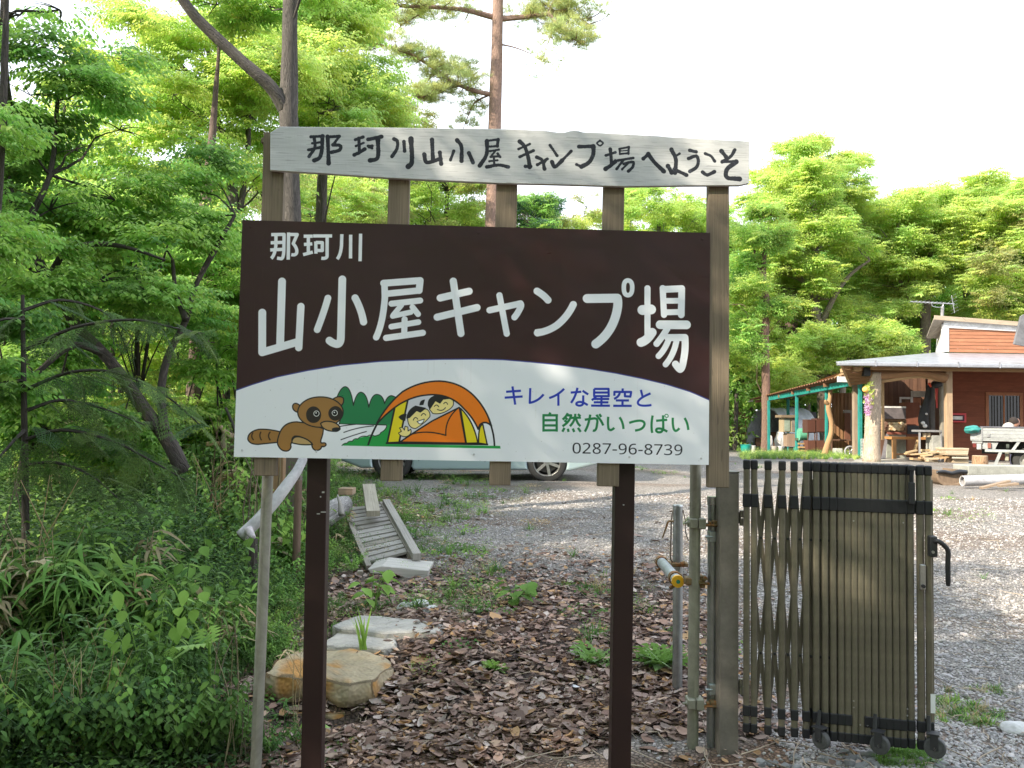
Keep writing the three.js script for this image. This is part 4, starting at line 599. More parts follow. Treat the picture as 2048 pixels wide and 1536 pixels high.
{
  const g = thing('campground_sign', 'large brown and white campground sign with a hand-painted welcome board on wooden planks', 'sign', V(0, -SH, 0).applyQuaternion(SQ).add(SO)); g.quaternion.copy(SQ);
  const panelM = [std(col(0.045, 0.02, 0.02)), new THREE.MeshPhysicalMaterial({ map: panelT, roughness: 0.5, roughnessMap: blotT, specularIntensity: 0.8, clearcoat: 0.15, clearcoatRoughness: 0.18 })];
  // panel: a 3 mm sheet in a slightly rounded edge; front carries the print
  const pg = new THREE.BoxGeometry(1.82, 0.91, 0.004), mats = [0, 0, 0, 0, 1, 0].map((k) => panelM[k]); const pm = piece(g, 'sign_panel', pg, mats); pm.position.set(0, SH, -0.002); pm.userData.label = 'glossy brown and white printed panel with a raccoon dog and a tent';
  // welcome board with live edges
  const out = [[-0.81, 0.794], [-0.797, 0.803], [-0.775, 0.818], [-0.6, 0.822], [-0.352, 0.828], [-0.1, 0.833], [0.114, 0.838], [0.251, 0.836], [0.3, 0.831], [0.33, 0.832], [0.35, 0.838], [0.369, 0.841], [0.385, 0.839], [0.399, 0.835], [0.5, 0.834], [0.665, 0.830], [0.72, 0.8285], [0.735, 0.8265], [0.86, 0.825], [0.87, 0.8265], [0.885, 0.823], [1.059, 0.82], [1.057, 0.654], [1.023, 0.645], [0.8, 0.637], [0.569, 0.627], [0.3, 0.627], [0.079, 0.625], [-0.15, 0.629], [-0.347, 0.633], [-0.6, 0.643], [-0.805, 0.649]];
  const sh = new THREE.Shape(out.map(([a, b]) => new THREE.Vector2(a, b)).reverse()), bg = new THREE.ExtrudeGeometry(sh, { depth: 0.016, bevelEnabled: true, bevelSize: 0.002, bevelThickness: 0.002, bevelSegments: 1 });
  const p = bg.attributes.position, uv = bg.attributes.uv; for (let i = 0; i < p.count; i++) uv.setXY(i, (p.getX(i) + 0.825) / 1.9, (p.getY(i) - 0.605) / 0.245);
  bg.translate(0, SH, 0); const bm = piece(g, 'welcome_board', bg, new THREE.MeshStandardMaterial({ map: boardT, roughness: 0.8, bumpMap: grainT, bumpScale: 0.0006 })); bm.userData.label = 'weathered white board with brushed black writing'; bm.position.z = 0.0005 - 0.003;
  // upright planks behind the panel
  for (const [x0, y1, y0, xb] of [[-0.842, 0.805, -0.526, -0.833], [-0.355, 0.80, -0.537, -0.356], [0.066, 0.80, -0.547, 0.06], [0.489, 0.80, -0.545, 0.479], [0.905, 0.79, -0.543, 0.9115]]) { const q = box(0, 0.0825, y0, y1, -0.046, -0.0075, 'y', 0.003); const m = piece(g, 'plank', q, pick([plankWood, plankWood2])); const a = Math.atan2(x0 - xb, y1 - y0); m.rotation.z = -a; m.position.set((x0 + xb) / 2 + Math.tan(-a) * 0 - 0.0, SH, 0); }
  // one end of the rail behind the planks, top left
  piece(g, 'rail', box(-0.862, -0.80, SH + 0.775, SH + 0.797, -0.085, -0.047, 'x', 0.002), plankWood);
  const postM = new THREE.MeshPhysicalMaterial({ color: col(0.026, 0.0125, 0.011), roughness: 0.5, specularIntensity: 0.6, clearcoat: 0.05, bumpMap: blotT, bumpScale: 0.0004 });
  for (const [x0, xb] of [[-0.6485, -0.6365], [0.556, 0.5525]]) { const m = piece(g, 'post', box(-0.0, 0.0775, -1.78, -0.40, -0.125, -0.048, 'y', 0.004), postM); m.position.set(x0, SH, 0); m.rotation.z = Math.atan2(xb - x0, 1.15) * 1; m.position.x += 0.0; }
  for (const [a, b, w, h] of [[-0.583, -0.59, 0.010, 0.006], [-0.585, -0.665, 0.02, 0.004], [-0.60, -0.672, 0.012, 0.004], [-0.59, -0.607, 0.005, 0.005], [0.585, -0.62, 0.006, 0.004]]) piece(g, 'scuff', box(a, a + w, SH + b, SH + b + h, -0.0482, -0.0476), blot(0.5, 0.48, 0.46));
  for (const y of [-0.40, 0.42]) piece(g, 'batten', box(-0.86, 0.86, SH + y - 0.03, SH + y + 0.03, -0.0475 - 0.036, -0.0475, 'x', 0.002), plankWood);
  for (const [x, y] of [[-0.88, 0.43], [0.0, 0.43], [0.88, 0.43], [-0.88, -0.43], [0, -0.43], [0.88, -0.43], [-0.6, -0.43], [0.6, -0.43]]) { const b = new THREE.CylinderGeometry(0.004, 0.0045, 0.002, 10); b.rotateX(Math.PI / 2); b.translate(x, SH + y, 0.001); piece(g, 'screw', b, y > 0 ? panelM[0] : blot(0.7, 0.7, 0.72)); }
  const pipeM = metal(0.40, 0.39, 0.33, 0.5, 0.55);
  for (const [xt, xb] of [[-0.803, -0.818]]) { const c = cyl(0.0215, 0.0215, V(xb, SH - 1.75, -0.12), V(xt, SH + 0.3, -0.12), 20); piece(g, 'support_pole', c, pipeM); }
}
// ---------- folding gate, pipes and barrier ----------
seed = 99;
{
  const A = at(1482, 1000, 3.5), B = at(1864, 1000, 3.35), yaw = Math.atan2(B.z - A.z, B.x - A.x), GL = Math.hypot(B.x - A.x, B.z - A.z), yB = groundY(1.3, -3.4), base = V(A.x, yB, A.z);
  const g = thing('folding_gate', 'olive folding accordion gate with black bands and wheels, pushed almost closed', 'gate', base); g.rotation.y = -yaw;
  const sx = (px) => (px - 1482) / 382 * GL, Y = (h) => h - yB;   // Y: height above the world's zero
  const barM = metal(0.195, 0.175, 0.125, 0.4, 0.35), flatM = metal(0.2, 0.175, 0.13, 0.5, 0.3), black = std(col(0.011, 0.011, 0.013), { roughness: 0.6 }), dark = std(col(0.025, 0.025, 0.027), { roughness: 0.55 }), steel = metal(0.62, 0.63, 0.63, 0.3, 0.85);
  const barGeo = new RoundedBoxGeometry(0.0255, 1.086, 0.022, 3, 0.0095); wuv(barGeo); const capGeo = new RoundedBoxGeometry(0.0285, 0.041, 0.026, 2, 0.007), bandGeo = new RoundedBoxGeometry(0.0315, 0.055, 0.027, 2, 0.005), lowGeo = new RoundedBoxGeometry(0.0295, 0.044, 0.027, 2, 0.005);
  const top = (px) => 1.262 - 0.008 * (px - 1482) / 382, bars = [1494, 1509.4, 1538.2, 1566.6, 1591.9, 1616, 1636, 1653.7, 1670, 1685.4, 1699, 1712, 1725, 1738, 1751.7, 1765.8, 1778.7, 1792.7, 1806, 1840, 1856.5];
  const bar = (px, z, k, back) => { const t = top(px), b = piece(g, 'bar', barGeo, barM); b.position.set(sx(px), Y(t - 0.547), z); b.rotation.z = rr(-0.002, 0.002); if (back) { b.scale.x = 0.9; }
    const add = (n, geo, y, sxx = 1) => { const m = shade(new THREE.Mesh(geo, black)); m.name = n; m.position.set(0, y, 0); m.scale.x = sxx; b.add(m); };
    add('cap', capGeo, 0.528); add('band', bandGeo, 0.383, 1.0); if (!(px > 1710 && px < 1730)) add('band', lowGeo, -0.462); add('cap', capGeo, -0.53); return b; };
  bars.forEach((p, i) => bar(p, 0, i)); bar(1822, -0.004, 0);
  for (let i = 5; i < bars.length - 1; i++) bar((bars[i] + bars[i + 1]) / 2, -0.045, 0, true);
  // crossing flats between neighbouring bars
  const zig = [1.178, 0.714, 0.25], flat = (x0, y0, x1, y1, z) => { const dx = x1 - x0, dy = y1 - y0, L = Math.hypot(dx, dy), m = piece(g, 'crossing_flat', new THREE.BoxGeometry(0.0165, L + 0.02, 0.004), flatM); m.position.set((x0 + x1) / 2, Y((y0 + y1) / 2), z); m.rotation.z = Math.atan2(-dx, dy); };
  for (let i = 1; i < 9; i++) for (let k = 0; k < 2; k++) { const x0 = sx(bars[i]) + 0.004, x1 = sx(bars[i + 1]) - 0.004, y0 = zig[k], y1 = zig[k + 1]; flat(x0, y0, x1, y1, -0.016); flat(x1, y0, x0, y1, -0.022); const c = new THREE.CylinderGeometry(0.0052, 0.0052, 0.012, 12); c.rotateX(Math.PI / 2); const r = piece(g, 'rivet', c, dark); r.position.set((x0 + x1) / 2, Y((y0 + y1) / 2), -0.011); }
  for (let i = 9; i < bars.length - 3; i++) { const c = new THREE.CylinderGeometry(0.0045, 0.0045, 0.01, 10); c.rotateX(Math.PI / 2); piece(g, 'rivet', c, dark).position.set((sx(bars[i]) + sx(bars[i + 1])) / 2, Y(0.94), -0.011); }
  // latch slider, lock, pull handle, sticker
  for (const [a, b] of [[1.235, 1.255], [1.105, 1.19]]) piece(g, 'latch_slider', box(sx(1816), sx(1828), Y(a), Y(b), 0.013, 0.033, 'y', 0.003), dark);
  piece(g, 'latch_tube', cyl(0.008, 0.008, V(sx(1822), Y(1.13), 0.024), V(sx(1822), Y(1.245), 0.024), 12), black);
  const lock = piece(g, 'lock_box', box(sx(1853), sx(1868.5), Y(0.905), Y(0.985), 0.006, 0.045, 'y', 0.005), dark); { const c = new THREE.CylinderGeometry(0.0055, 0.0055, 0.006, 14); c.rotateX(Math.PI / 2); const k = shade(new THREE.Mesh(c, steel)); k.name = 'keyhole'; k.position.set(sx(1859), Y(0.925), 0.047); lock.add(k); }
  piece(g, 'pull_handle', tube([[sx(1862), Y(0.965), 0.04, 0.0085], [sx(1868), Y(0.968), 0.05, 0.009], [sx(1879), Y(0.953), 0.054, 0.0095], [sx(1885.5), Y(0.935), 0.055, 0.0095], [sx(1885.5), Y(0.89), 0.055, 0.0095], [sx(1885.5), Y(0.82), 0.055, 0.0095], [sx(1885.5), Y(0.80), 0.055, 0.007]], 10, 4), black);
  piece(g, 'bolt_plate', box(sx(1837), sx(1848), Y(0.775), Y(0.872), 0.012, 0.026, 'y', 0.003), steel); piece(g, 'bolt_knob', cyl(0.007, 0.007, V(sx(1842), Y(0.79), 0.024), V(sx(1842), Y(0.79), 0.04), 12), dark);
  piece(g, 'sticker', box(sx(1857), sx(1866), Y(0.302), Y(0.375), 0.0112, 0.0126), std(col(0.75, 0.76, 0.74)));
  piece(g, 'end_rail', box(sx(1862.5), sx(1866), Y(0.19), Y(1.2), -0.03, 0.0, 'y', 0.002), barM);
  for (const [px, y] of [[1709, 0.325], [1709, 0.30], [1813, 0.31], [1813, 0.285], [1722, 0.235], [1736, 0.235], [1710, 1.03], [1807, 1.03]]) { const c = new THREE.CylinderGeometry(0.003, 0.0032, 0.003, 8); c.rotateX(Math.PI / 2); piece(g, 'screw', c, steel).position.set(sx(px), Y(y), 0.012); }
  // wheels on forks
  for (const [px, py, r, yawW, z] of [[1643, 1482, 0.034, -0.75, 0.03], [1760, 1491, 0.036, -0.45, 0.05], [1870, 1497, 0.039, -0.3, 0.06]]) {
    g.updateMatrixWorld(true); const c = g.worldToLocal(at(px, py - 2, lerp(3.44, 3.36, (px - 1482) / 382) - z)); const w = new THREE.Group(); w.name = 'castor'; g.add(w); w.position.copy(c); w.rotation.y = yawW;
    const wheel = new THREE.LatheGeometry([[0.001, -0.016], [r * 0.6, -0.016], [r * 0.66, -0.013], [r * 0.9, -0.015], [r, -0.009], [r, 0.009], [r * 0.9, 0.015], [r * 0.66, 0.013], [r * 0.6, 0.016], [0.001, 0.016]].map(([a, b]) => new THREE.Vector2(a, b)), 28); wheel.rotateX(Math.PI / 2); piece(w, 'wheel', wheel, blot(0.085, 0.085, 0.085, { roughness: 0.7 }));
    piece(w, 'axle', cyl(0.006, 0.006, V(0, 0, -0.021), V(0, 0, 0.021), 10), steel);
    piece(w, 'fork', merge([box(-0.016, 0.012, -0.006, r + 0.012, 0.018, 0.021, 'y', 0.001), box(-0.016, 0.012, -0.006, r + 0.012, -0.021, -0.018, 'y', 0.001), box(-0.03, 0.016, r + 0.01, r + 0.016, -0.022, 0.022, 'y', 0.001)]), dark);
    piece(w, 'stem', cyl(0.009, 0.007, V(-0.022, r + 0.014, -0.01), V(-0.022, r + 0.07, -0.02), 10), dark);
  }
  // gate post, hinges
  const px0 = at(1439.5, 1200, 3.52), px1 = at(1478, 1200, 3.52), pb = V((px0.x + px1.x) / 2, 0, -3.56); pb.y = groundY(pb.x, pb.z) - 0.02;
  const post = thing('gate_post', 'square grey-bronze metal post that carries the folding gate', 'post', pb), w2 = (px1.x - px0.x) / 2;
  piece(post, 'tube', box(-w2, w2, -0.1, 1.205 - pb.y, -0.04, 0.04, 'y', 0.005), metal(0.23, 0.205, 0.175, 0.5, 0.3)); piece(post, 'cap', box(-w2 - 0.001, w2 + 0.001, 1.205 - pb.y, 1.212 - pb.y, -0.041, 0.041, 'y', 0.003), metal(0.17, 0.155, 0.13, 0.45, 0.3));
  for (const y of [0.99, 0.305]) piece(post, 'hinge', merge([cyl(0.009, 0.009, V(w2 + 0.012, y - pb.y, 0.03), V(w2 + 0.012, y + 0.03 - pb.y, 0.03), 12), cyl(0.009, 0.009, V(w2 + 0.012, y + 0.033 - pb.y, 0.03), V(w2 + 0.012, y + 0.062 - pb.y, 0.03), 12), box(w2, w2 + 0.012, y + 0.008 - pb.y, y + 0.054 - pb.y, 0.018, 0.024)]), metal(0.24, 0.22, 0.18, 0.45, 0.4));
  // steel pipe clamped beside the post
  const galv = metal(0.42, 0.44, 0.44, 0.36, 0.75), olive = metal(0.37, 0.36, 0.285, 0.55, 0.45), rusty = std(col(0.30, 0.22, 0.12), { map: rustT, roughness: 0.75, metalness: 0.3 });
  const zS = 3.62, sT = at(1426, 995, zS), sB = at(1423, 1490, zS), sp = thing('steel_pipe', 'shiny capped steel pipe clamped between gate post and dull pipe', 'pipe', V(sB.x, groundY(sB.x, sB.z) - 0.03, sB.z));
  part(sp, 'tube', cyl(0.0215, 0.0215, sB.clone().add(V(0, -0.15, 0)), sT, 22), galv); part(sp, 'cap', cyl(0.0245, 0.0245, sT.clone().add(V(0, -0.03, 0)), sT.clone().add(V(0, 0.004, 0)), 22), metal(0.62, 0.63, 0.65, 0.25, 0.85));
  for (const py of [1074, 1380]) { const c = at(1440, py, zS - 0.03); const br = part(sp, 'bracket', merge([box(c.x - 0.045, c.x - 0.012, c.y - 0.023, c.y + 0.023, c.z - 0.045, c.z + 0.004, 'y', 0.004), box(c.x - 0.012, c.x + 0.003, c.y - 0.020, c.y + 0.020, c.z - 0.03, c.z + 0.012, 'y', 0.003), box(c.x + 0.003, c.x + 0.029, c.y - 0.022, c.y + 0.022, c.z + 0.056, c.z + 0.0605, 'y', 0.001), cyl(0.006, 0.006, V(c.x - 0.06, c.y, c.z), V(c.x - 0.03, c.y, c.z), 8)]), metal(0.55, 0.62, 0.64, 0.3, 0.8)); for (const [dx, dy] of [[0.016, 0.013], [0.016, 0], [0.016, -0.013]]) { const b = shade(new THREE.Mesh(cyl(0.003, 0.003, V(c.x + dx, c.y + dy, c.z + 0.06), V(c.x + dx, c.y + dy, c.z + 0.064), 8), metal(0.8, 0.8, 0.8, 0.3, 0.8))); b.name = 'screw'; br.add(b); } }
  // dull olive pipe that also holds the planks
  const oT = at(1392, 880, 3.6), oB = at(1385, 1480, 3.62), op = thing('steel_pipe', 'dull olive upright pipe with rusty clamps right of the brown sign post', 'pipe', V(oB.x, groundY(oB.x, oB.z) - 0.03, oB.z));
  part(op, 'tube', cyl(0.0235, 0.0235, oB.clone().add(V(0, -0.15, 0)), oT, 22), olive);
  const clamp2 = (px, py, D, m, w = 0.03) => { const c = at(px, py, D); const bb = part(op, 'clamp', merge([box(c.x - w, c.x + w * 0.15, c.y - 0.021, c.y + 0.021, c.z - 0.035, c.z + 0.032, 'y', 0.006), box(c.x + w * 0.2, c.x + w * 1.25, c.y - 0.022, c.y + 0.022, c.z - 0.03, c.z + 0.036, 'y', 0.004), cyl(0.0115, 0.0115, V(c.x - w - 0.006, c.y, c.z + 0.012), V(c.x - w + 0.012, c.y, c.z + 0.012), 6), cyl(0.005, 0.005, V(c.x - w - 0.018, c.y, c.z + 0.012), V(c.x + w + 0.03, c.y, c.z + 0.02), 8)]), m); const n = shade(new THREE.Mesh(merge([cyl(0.011, 0.011, V(c.x + w + 0.018, c.y + 0.002, c.z + 0.02), V(c.x + w + 0.03, c.y + 0.002, c.z + 0.02), 6), box(c.x + w + 0.035, c.x + w + 0.075, c.y - 0.012, c.y + 0.014, c.z - 0.04, c.z + 0.03, 'y', 0.006), cyl(0.005, 0.005, V(c.x + w, c.y - 0.006, c.z + 0.03), V(c.x + w + 0.085, c.y - 0.004, c.z + 0.034), 8)]), rusty)); n.name = 'bolt'; bb.add(n); };
  clamp2(1391, 1046, 3.6, olive); clamp2(1387, 1405, 3.6, olive);
  const cr = at(1392, 1160, 3.62); part(op, 'clamp', merge([box(cr.x - 0.05, cr.x - 0.02, cr.y - 0.018, cr.y + 0.014, cr.z - 0.02, cr.z + 0.03, 'y', 0.007), box(cr.x - 0.018, cr.x + 0.018, cr.y - 0.014, cr.y + 0.006, cr.z - 0.03, cr.z + 0.031, 'y', 0.005), box(cr.x + 0.012, cr.x + 0.034, cr.y - 0.03, cr.y + 0.022, cr.z - 0.02, cr.z + 0.027, 'y', 0.007), cyl(0.006, 0.006, V(cr.x - 0.05, cr.y - 0.006, cr.z + 0.02), V(cr.x + 0.05, cr.y - 0.01, cr.z + 0.03), 8), cyl(0.01, 0.01, V(cr.x + 0.03, cr.y + 0.014, cr.z + 0.02), V(cr.x + 0.03, cr.y + 0.014, cr.z + 0.042), 6)]), rusty);
  // short post with a rope loop
  const D1 = 4.35, kT = at(1356, 1012, D1), kB = at(1355, 1350, D1); const kp = thing('short_pipe_post', 'short galvanised post with a rope loop and hook', 'post', V(kB.x, groundY(kB.x, kB.z) - 0.02, kB.z));
  const kr = (at(1366, 1100, D1).x - at(1346.5, 1100, D1).x) / 2; part(kp, 'tube', cyl(kr, kr, kB.clone().add(V(0, -0.2, 0)), kT, 22), galv); part(kp, 'cap', cyl(kr * 1.02, kr * 0.96, kT, kT.clone().add(V(0, 0.006, 0)), 22), metal(0.75, 0.76, 0.8, 0.3, 0.6));
  const rope = blot(0.20, 0.155, 0.115); part(kp, 'rope', tube([[...at(1346, 1020, D1 - 0.02), 0.004], [...at(1343, 1040, D1 - 0.04), 0.004], [...at(1342, 1075, D1 - 0.04), 0.004], [...at(1341, 1115, D1 - 0.04), 0.004], [...at(1345, 1125, D1), 0.004]], 6, 4), rope); part(kp, 'rope', tube([[...at(1366, 1020, D1 - 0.01), 0.003], [...at(1371, 1045, D1 - 0.02), 0.003], [...at(1371, 1062, D1 - 0.02), 0.003], [...at(1377, 1082, D1 - 0.02), 0.003]], 6, 4), rope);
  part(kp, 'hook', tube([[...at(1347, 1043, D1 - 0.04), 0.006], [...at(1337, 1043, D1 - 0.05), 0.006], [...at(1332, 1056, D1 - 0.05), 0.005], [...at(1325, 1076, D1 - 0.05), 0.004]], 6, 4), rusty); part(kp, 'clamp', merge([box(kB.x - 0.045, kB.x + 0.045, at(1356, 1127, D1).y - 0.012, at(1356, 1127, D1).y + 0.008, -D1 - 0.045, -D1 + 0.04, 'y', 0.006), cyl(0.012, 0.012, at(1362, 1128, D1 - 0.05), at(1370, 1126, D1 - 0.05), 6)]), rusty);
  // barrier pipe seen end-on
  const e0 = at(1321, 1122, 4.3), e1 = at(1356, 1163, 3.66), bp = thing('barrier_pipe', 'pale barrier pipe pointing at the viewer with a yellow end cap', 'pipe', e1.clone().add(V(0, -0.03, 0))), br = 0.0245, dir = e1.clone().sub(e0).normalize();
  part(bp, 'tube', cyl(br, br, e0, e1, 22), blot(0.5, 0.53, 0.55, { roughness: 0.4, metalness: 0.3 })); part(bp, 'end_cap', cyl(br * 1.1, br * 1.05, e1.clone().addScaledVector(dir, -0.012), e1.clone().addScaledVector(dir, 0.006), 28), std(col(0.78, 0.42, 0.01), { roughness: 0.45 })); const toCam = camera.position.clone().sub(e1).normalize();
  { const c2 = e1.clone().addScaledVector(dir, 0.0065); part(bp, 'cap_centre', cyl(0.0085, 0.0085, c2.clone().addScaledVector(dir, -0.003), c2.clone().addScaledVector(dir, 0.0015), 20), std(col(0.02, 0.22, 0.13))); }
  for (const t of [0.06, 0.86]) { const c = e0.clone().lerp(e1, t); part(bp, 'clamp_ring', merge([cyl(br * 1.22, br * 1.22, c.clone().addScaledVector(dir, -0.022), c.clone().addScaledVector(dir, 0.022), 16, false), cyl(0.008, 0.008, c.clone().add(V(0.0, -0.03, 0)), c.clone().add(V(-0.025, -0.045, 0)), 6), box(c.x - 0.004, c.x + 0.03, c.y - 0.012, c.y + 0.02, c.z - 0.015, c.z + 0.012, 'y', 0.006)]), rusty); }
}
// ---------- house with porch ----------
seed = 2020;
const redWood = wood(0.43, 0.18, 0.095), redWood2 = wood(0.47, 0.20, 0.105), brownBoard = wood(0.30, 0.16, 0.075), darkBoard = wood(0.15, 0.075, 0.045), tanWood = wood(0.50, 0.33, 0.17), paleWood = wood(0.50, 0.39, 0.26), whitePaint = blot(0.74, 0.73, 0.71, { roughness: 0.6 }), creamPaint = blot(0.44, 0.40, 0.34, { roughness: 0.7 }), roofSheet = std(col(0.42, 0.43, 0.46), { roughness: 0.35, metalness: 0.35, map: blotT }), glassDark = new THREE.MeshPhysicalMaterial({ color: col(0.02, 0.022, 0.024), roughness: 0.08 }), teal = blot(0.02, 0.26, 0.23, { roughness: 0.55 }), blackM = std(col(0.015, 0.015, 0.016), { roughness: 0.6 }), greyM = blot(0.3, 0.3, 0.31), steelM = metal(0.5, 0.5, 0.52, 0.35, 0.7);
{
  const o = at(1900, 925, 21); o.y = groundY(o.x, o.z); const g = thing('porch_house', 'red-brown timber house with a deep porch and a raised clerestory', 'house', o);
  const gy = 0.52; part(g, 'porch_floor', box(8.4, 18, gy - 0.3, gy + 0.05, -26, -20.6, 'x'), blot(0.42, 0.40, 0.36));
  // lower roof: a shallow white sheet rising to the clerestory, boarded underneath
  const A = at(1672, 723, 20.6), R = V(18, A.y, -20.6), B = at(1893, 703, 25.2), R2 = V(18, B.y, -25.2); part(g, 'roof_sheet', quadSlab([A, R, R2, B], V(0, -0.035, 0)), roofSheet);
  const sk = (v, dx, dz) => v.clone().add(V(dx, -0.075, dz * 0.2)); part(g, 'roof_boarding', quadSlab([sk(A, 0.1, -0.1), sk(R, 0, -0.1), sk(R2, 0, 0.1), sk(B, 0.1, 0.1)], V(0, -0.03, 0)), brownBoard);
  part(g, 'gutter', box(A.x, 18, A.y - 0.105, A.y - 0.015, -20.59, -20.48, 'x', 0.02), roofSheet); for (let i = 0; i < 9; i++) part(g, 'gutter_bracket', box(A.x + 0.9 + i * 1.0, A.x + 0.93 + i * 1.0, A.y - 0.11, A.y + 0.03, -20.49, -20.465), steelM);
  // boarded cheek under the left end of the roof
  const c0 = at(1683, 731, 20.75), c1 = at(1742, 735, 20.95), c2 = at(1738, 766, 21.0), c3 = at(1701, 772, 21.6); for (let i = 0; i < 6; i++) { const f = (a, b, t) => a.clone().lerp(b, t), t0 = i / 6 + 0.006, t1 = (i + 1) / 6 - 0.006; part(g, 'soffit_board', quadSlab([f(c3, c0, t0), f(c2, c1, t0), f(c2, c1, t1), f(c3, c0, t1)], V(0.01, 0, -0.03)), pick([brownBoard, wood(0.34, 0.19, 0.1)])); }
  part(g, 'soffit_edge', tube([[...c0, 0.03], [...c3, 0.03]], 6, 2), tanWood); part(g, 'rafter_end', pbox(1708, 733, 1724, 742, 20.8, 0.9, 'z', 0.02), tanWood);
  part(g, 'fascia_board', pbox(1742, 736, 2300, 744, 20.75, 0.05, 'x'), wood(0.42, 0.25, 0.12)); for (let i = 0; i < 10; i++) { const p = at(1747 + i * 39, 732.5 + i * 0.1, 20.62), b = new THREE.SphereGeometry(0.028, 10, 8); b.translate(p.x, p.y, p.z); part(g, 'bulb', b, creamPaint); }
  part(g, 'log_beam', tube([[...at(1735, 750, 21.1), 0.14], [...at(1785, 748, 21.1), 0.115], [...at(1835, 744, 21.1), 0.10], [...at(1868, 749, 21.1), 0.115], [...at(1892, 756, 21.1), 0.13]], 10, 4, 0.1), wood(0.36, 0.2, 0.1)); part(g, 'beam_end', pbox(1728, 734, 1742, 752, 20.9, 0.5, 'z', 0.02), blackM);
  part(g, 'arched_brace', tube([[...at(1762, 762, 21.15), 0.05], [...at(1800, 756, 21.15), 0.06], [...at(1845, 752, 21.15), 0.06], [...at(1880, 760, 21.15), 0.05]], 8, 4, 0.1), tanWood);
  part(g, 'log_post', tube([[...at(1743, 926, 21.1), 0.22], [...at(1744, 880, 21.1), 0.19], [...at(1746, 820, 21.1), 0.175], [...at(1748, 770, 21.1), 0.165], [...at(1749, 745, 21.1), 0.17]], 14, 4, 0.06), bark(0.56, 0.45, 0.34));
  part(g, 'post', pbox(1893.5, 742, 1906, 926, 21.0, 0.15, 'y', 0.01), wood(0.46, 0.32, 0.2)); part(g, 'post', pbox(1883, 766, 1893, 905, 21.6, 0.12, 'y', 0.01), wood(0.33, 0.30, 0.24)); part(g, 'thin_post', pbox(1765, 762, 1769, 880, 21.6, 0.08, 'y', 0.005), tanWood);
  // porch walls, board by board
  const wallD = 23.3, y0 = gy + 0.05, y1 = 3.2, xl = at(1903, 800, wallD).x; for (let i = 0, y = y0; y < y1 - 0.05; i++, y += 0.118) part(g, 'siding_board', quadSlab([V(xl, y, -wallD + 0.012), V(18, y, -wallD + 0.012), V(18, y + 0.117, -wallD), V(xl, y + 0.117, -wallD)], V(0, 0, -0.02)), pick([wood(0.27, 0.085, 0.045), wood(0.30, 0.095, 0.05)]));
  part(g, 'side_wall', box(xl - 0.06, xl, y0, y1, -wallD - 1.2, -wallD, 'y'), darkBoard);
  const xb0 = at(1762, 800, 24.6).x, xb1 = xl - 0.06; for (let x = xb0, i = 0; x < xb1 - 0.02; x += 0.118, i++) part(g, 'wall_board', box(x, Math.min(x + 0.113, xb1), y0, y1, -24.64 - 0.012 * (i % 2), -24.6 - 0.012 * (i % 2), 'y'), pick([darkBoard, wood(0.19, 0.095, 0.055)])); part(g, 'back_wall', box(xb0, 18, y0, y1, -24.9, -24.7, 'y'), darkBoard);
  const fr = part(g, 'window', merge([pbox(1972, 785, 2046, 791, wallD - 0.03, 0.04, 'x'), pbox(1972, 791, 1978, 868, wallD - 0.03, 0.04), pbox(2040, 791, 2046, 868, wallD - 0.03, 0.04), pbox(2007, 791, 2010, 868, wallD - 0.03, 0.035), pbox(1972, 868, 2046, 873, wallD - 0.04, 0.05, 'x')]), redWood2);
  const sub = (parent, name, geo, m) => { const s = shade(new THREE.Mesh(geo, m)); s.name = name; parent.add(s); return s; }; sub(fr, 'pane', pbox(1978, 791, 2007, 868, wallD - 0.012, 0.004), glassDark); sub(fr, 'pane', pbox(2010, 791, 2040, 868, wallD - 0.012, 0.004), glassDark); for (const x of [1983, 1988, 1994, 2001, 2014, 2020, 2026, 2033]) sub(fr, 'blind_strip', pbox(x, 792, x + 2, 866, wallD - 0.018, 0.004), blot(0.035, 0.035, 0.03));
  // clerestory
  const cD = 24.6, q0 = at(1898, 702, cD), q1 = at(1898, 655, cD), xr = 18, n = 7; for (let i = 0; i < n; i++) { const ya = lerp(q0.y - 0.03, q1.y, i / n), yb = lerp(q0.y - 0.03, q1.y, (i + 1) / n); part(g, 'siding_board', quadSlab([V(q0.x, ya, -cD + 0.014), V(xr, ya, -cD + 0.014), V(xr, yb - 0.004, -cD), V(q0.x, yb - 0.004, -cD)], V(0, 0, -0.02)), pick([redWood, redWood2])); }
  part(g, 'corner_trim', pbox(1886, 648, 1898, 703, cD - 0.03, 0.1, 'y'), whitePaint); part(g, 'top_trim', quadSlab([at(1888, 655, cD - 0.05), at(2060, 664, cD - 0.05), at(2060, 650, cD - 0.05), at(1889, 640, cD - 0.05)], V(0, 0, -0.06)), whitePaint);
  const s0 = at(1886, 703, cD), s1 = at(1887, 650, cD); part(g, 'clerestory_side', quadSlab([at(1871, 706, cD + 1.2), V(s0.x, s0.y - 0.1, -cD), V(s1.x, s1.y, -cD), at(1874, 674, cD + 1.2)], V(0.06, 0, -0.02)), whitePaint);
  const t0 = at(1869, 631, cD - 0.14), t1 = at(2070, 646, cD - 0.14), t3 = at(1853.5, 672, cD + 0.95), t2 = t1.clone().add(t3).sub(t0); part(g, 'upper_roof', quadSlab([t0, t1, t2, t3], V(0, -0.06, 0)), creamPaint); part(g, 'upper_fascia', quadSlab([at(1869, 639, cD - 0.17), at(2070, 654, cD - 0.17), at(2070, 645.5, cD - 0.17), at(1869, 630.5, cD - 0.17)], V(0, 0, -0.03)), wood(0.5, 0.40, 0.29));
  part(g, 'upper_soffit', quadSlab([at(1853, 676, cD + 0.9), at(1873, 676, cD + 1.0), at(1888, 641, cD - 0.1), at(1869, 632, cD - 0.14)], V(0.02, -0.01, -0.03)), creamPaint);
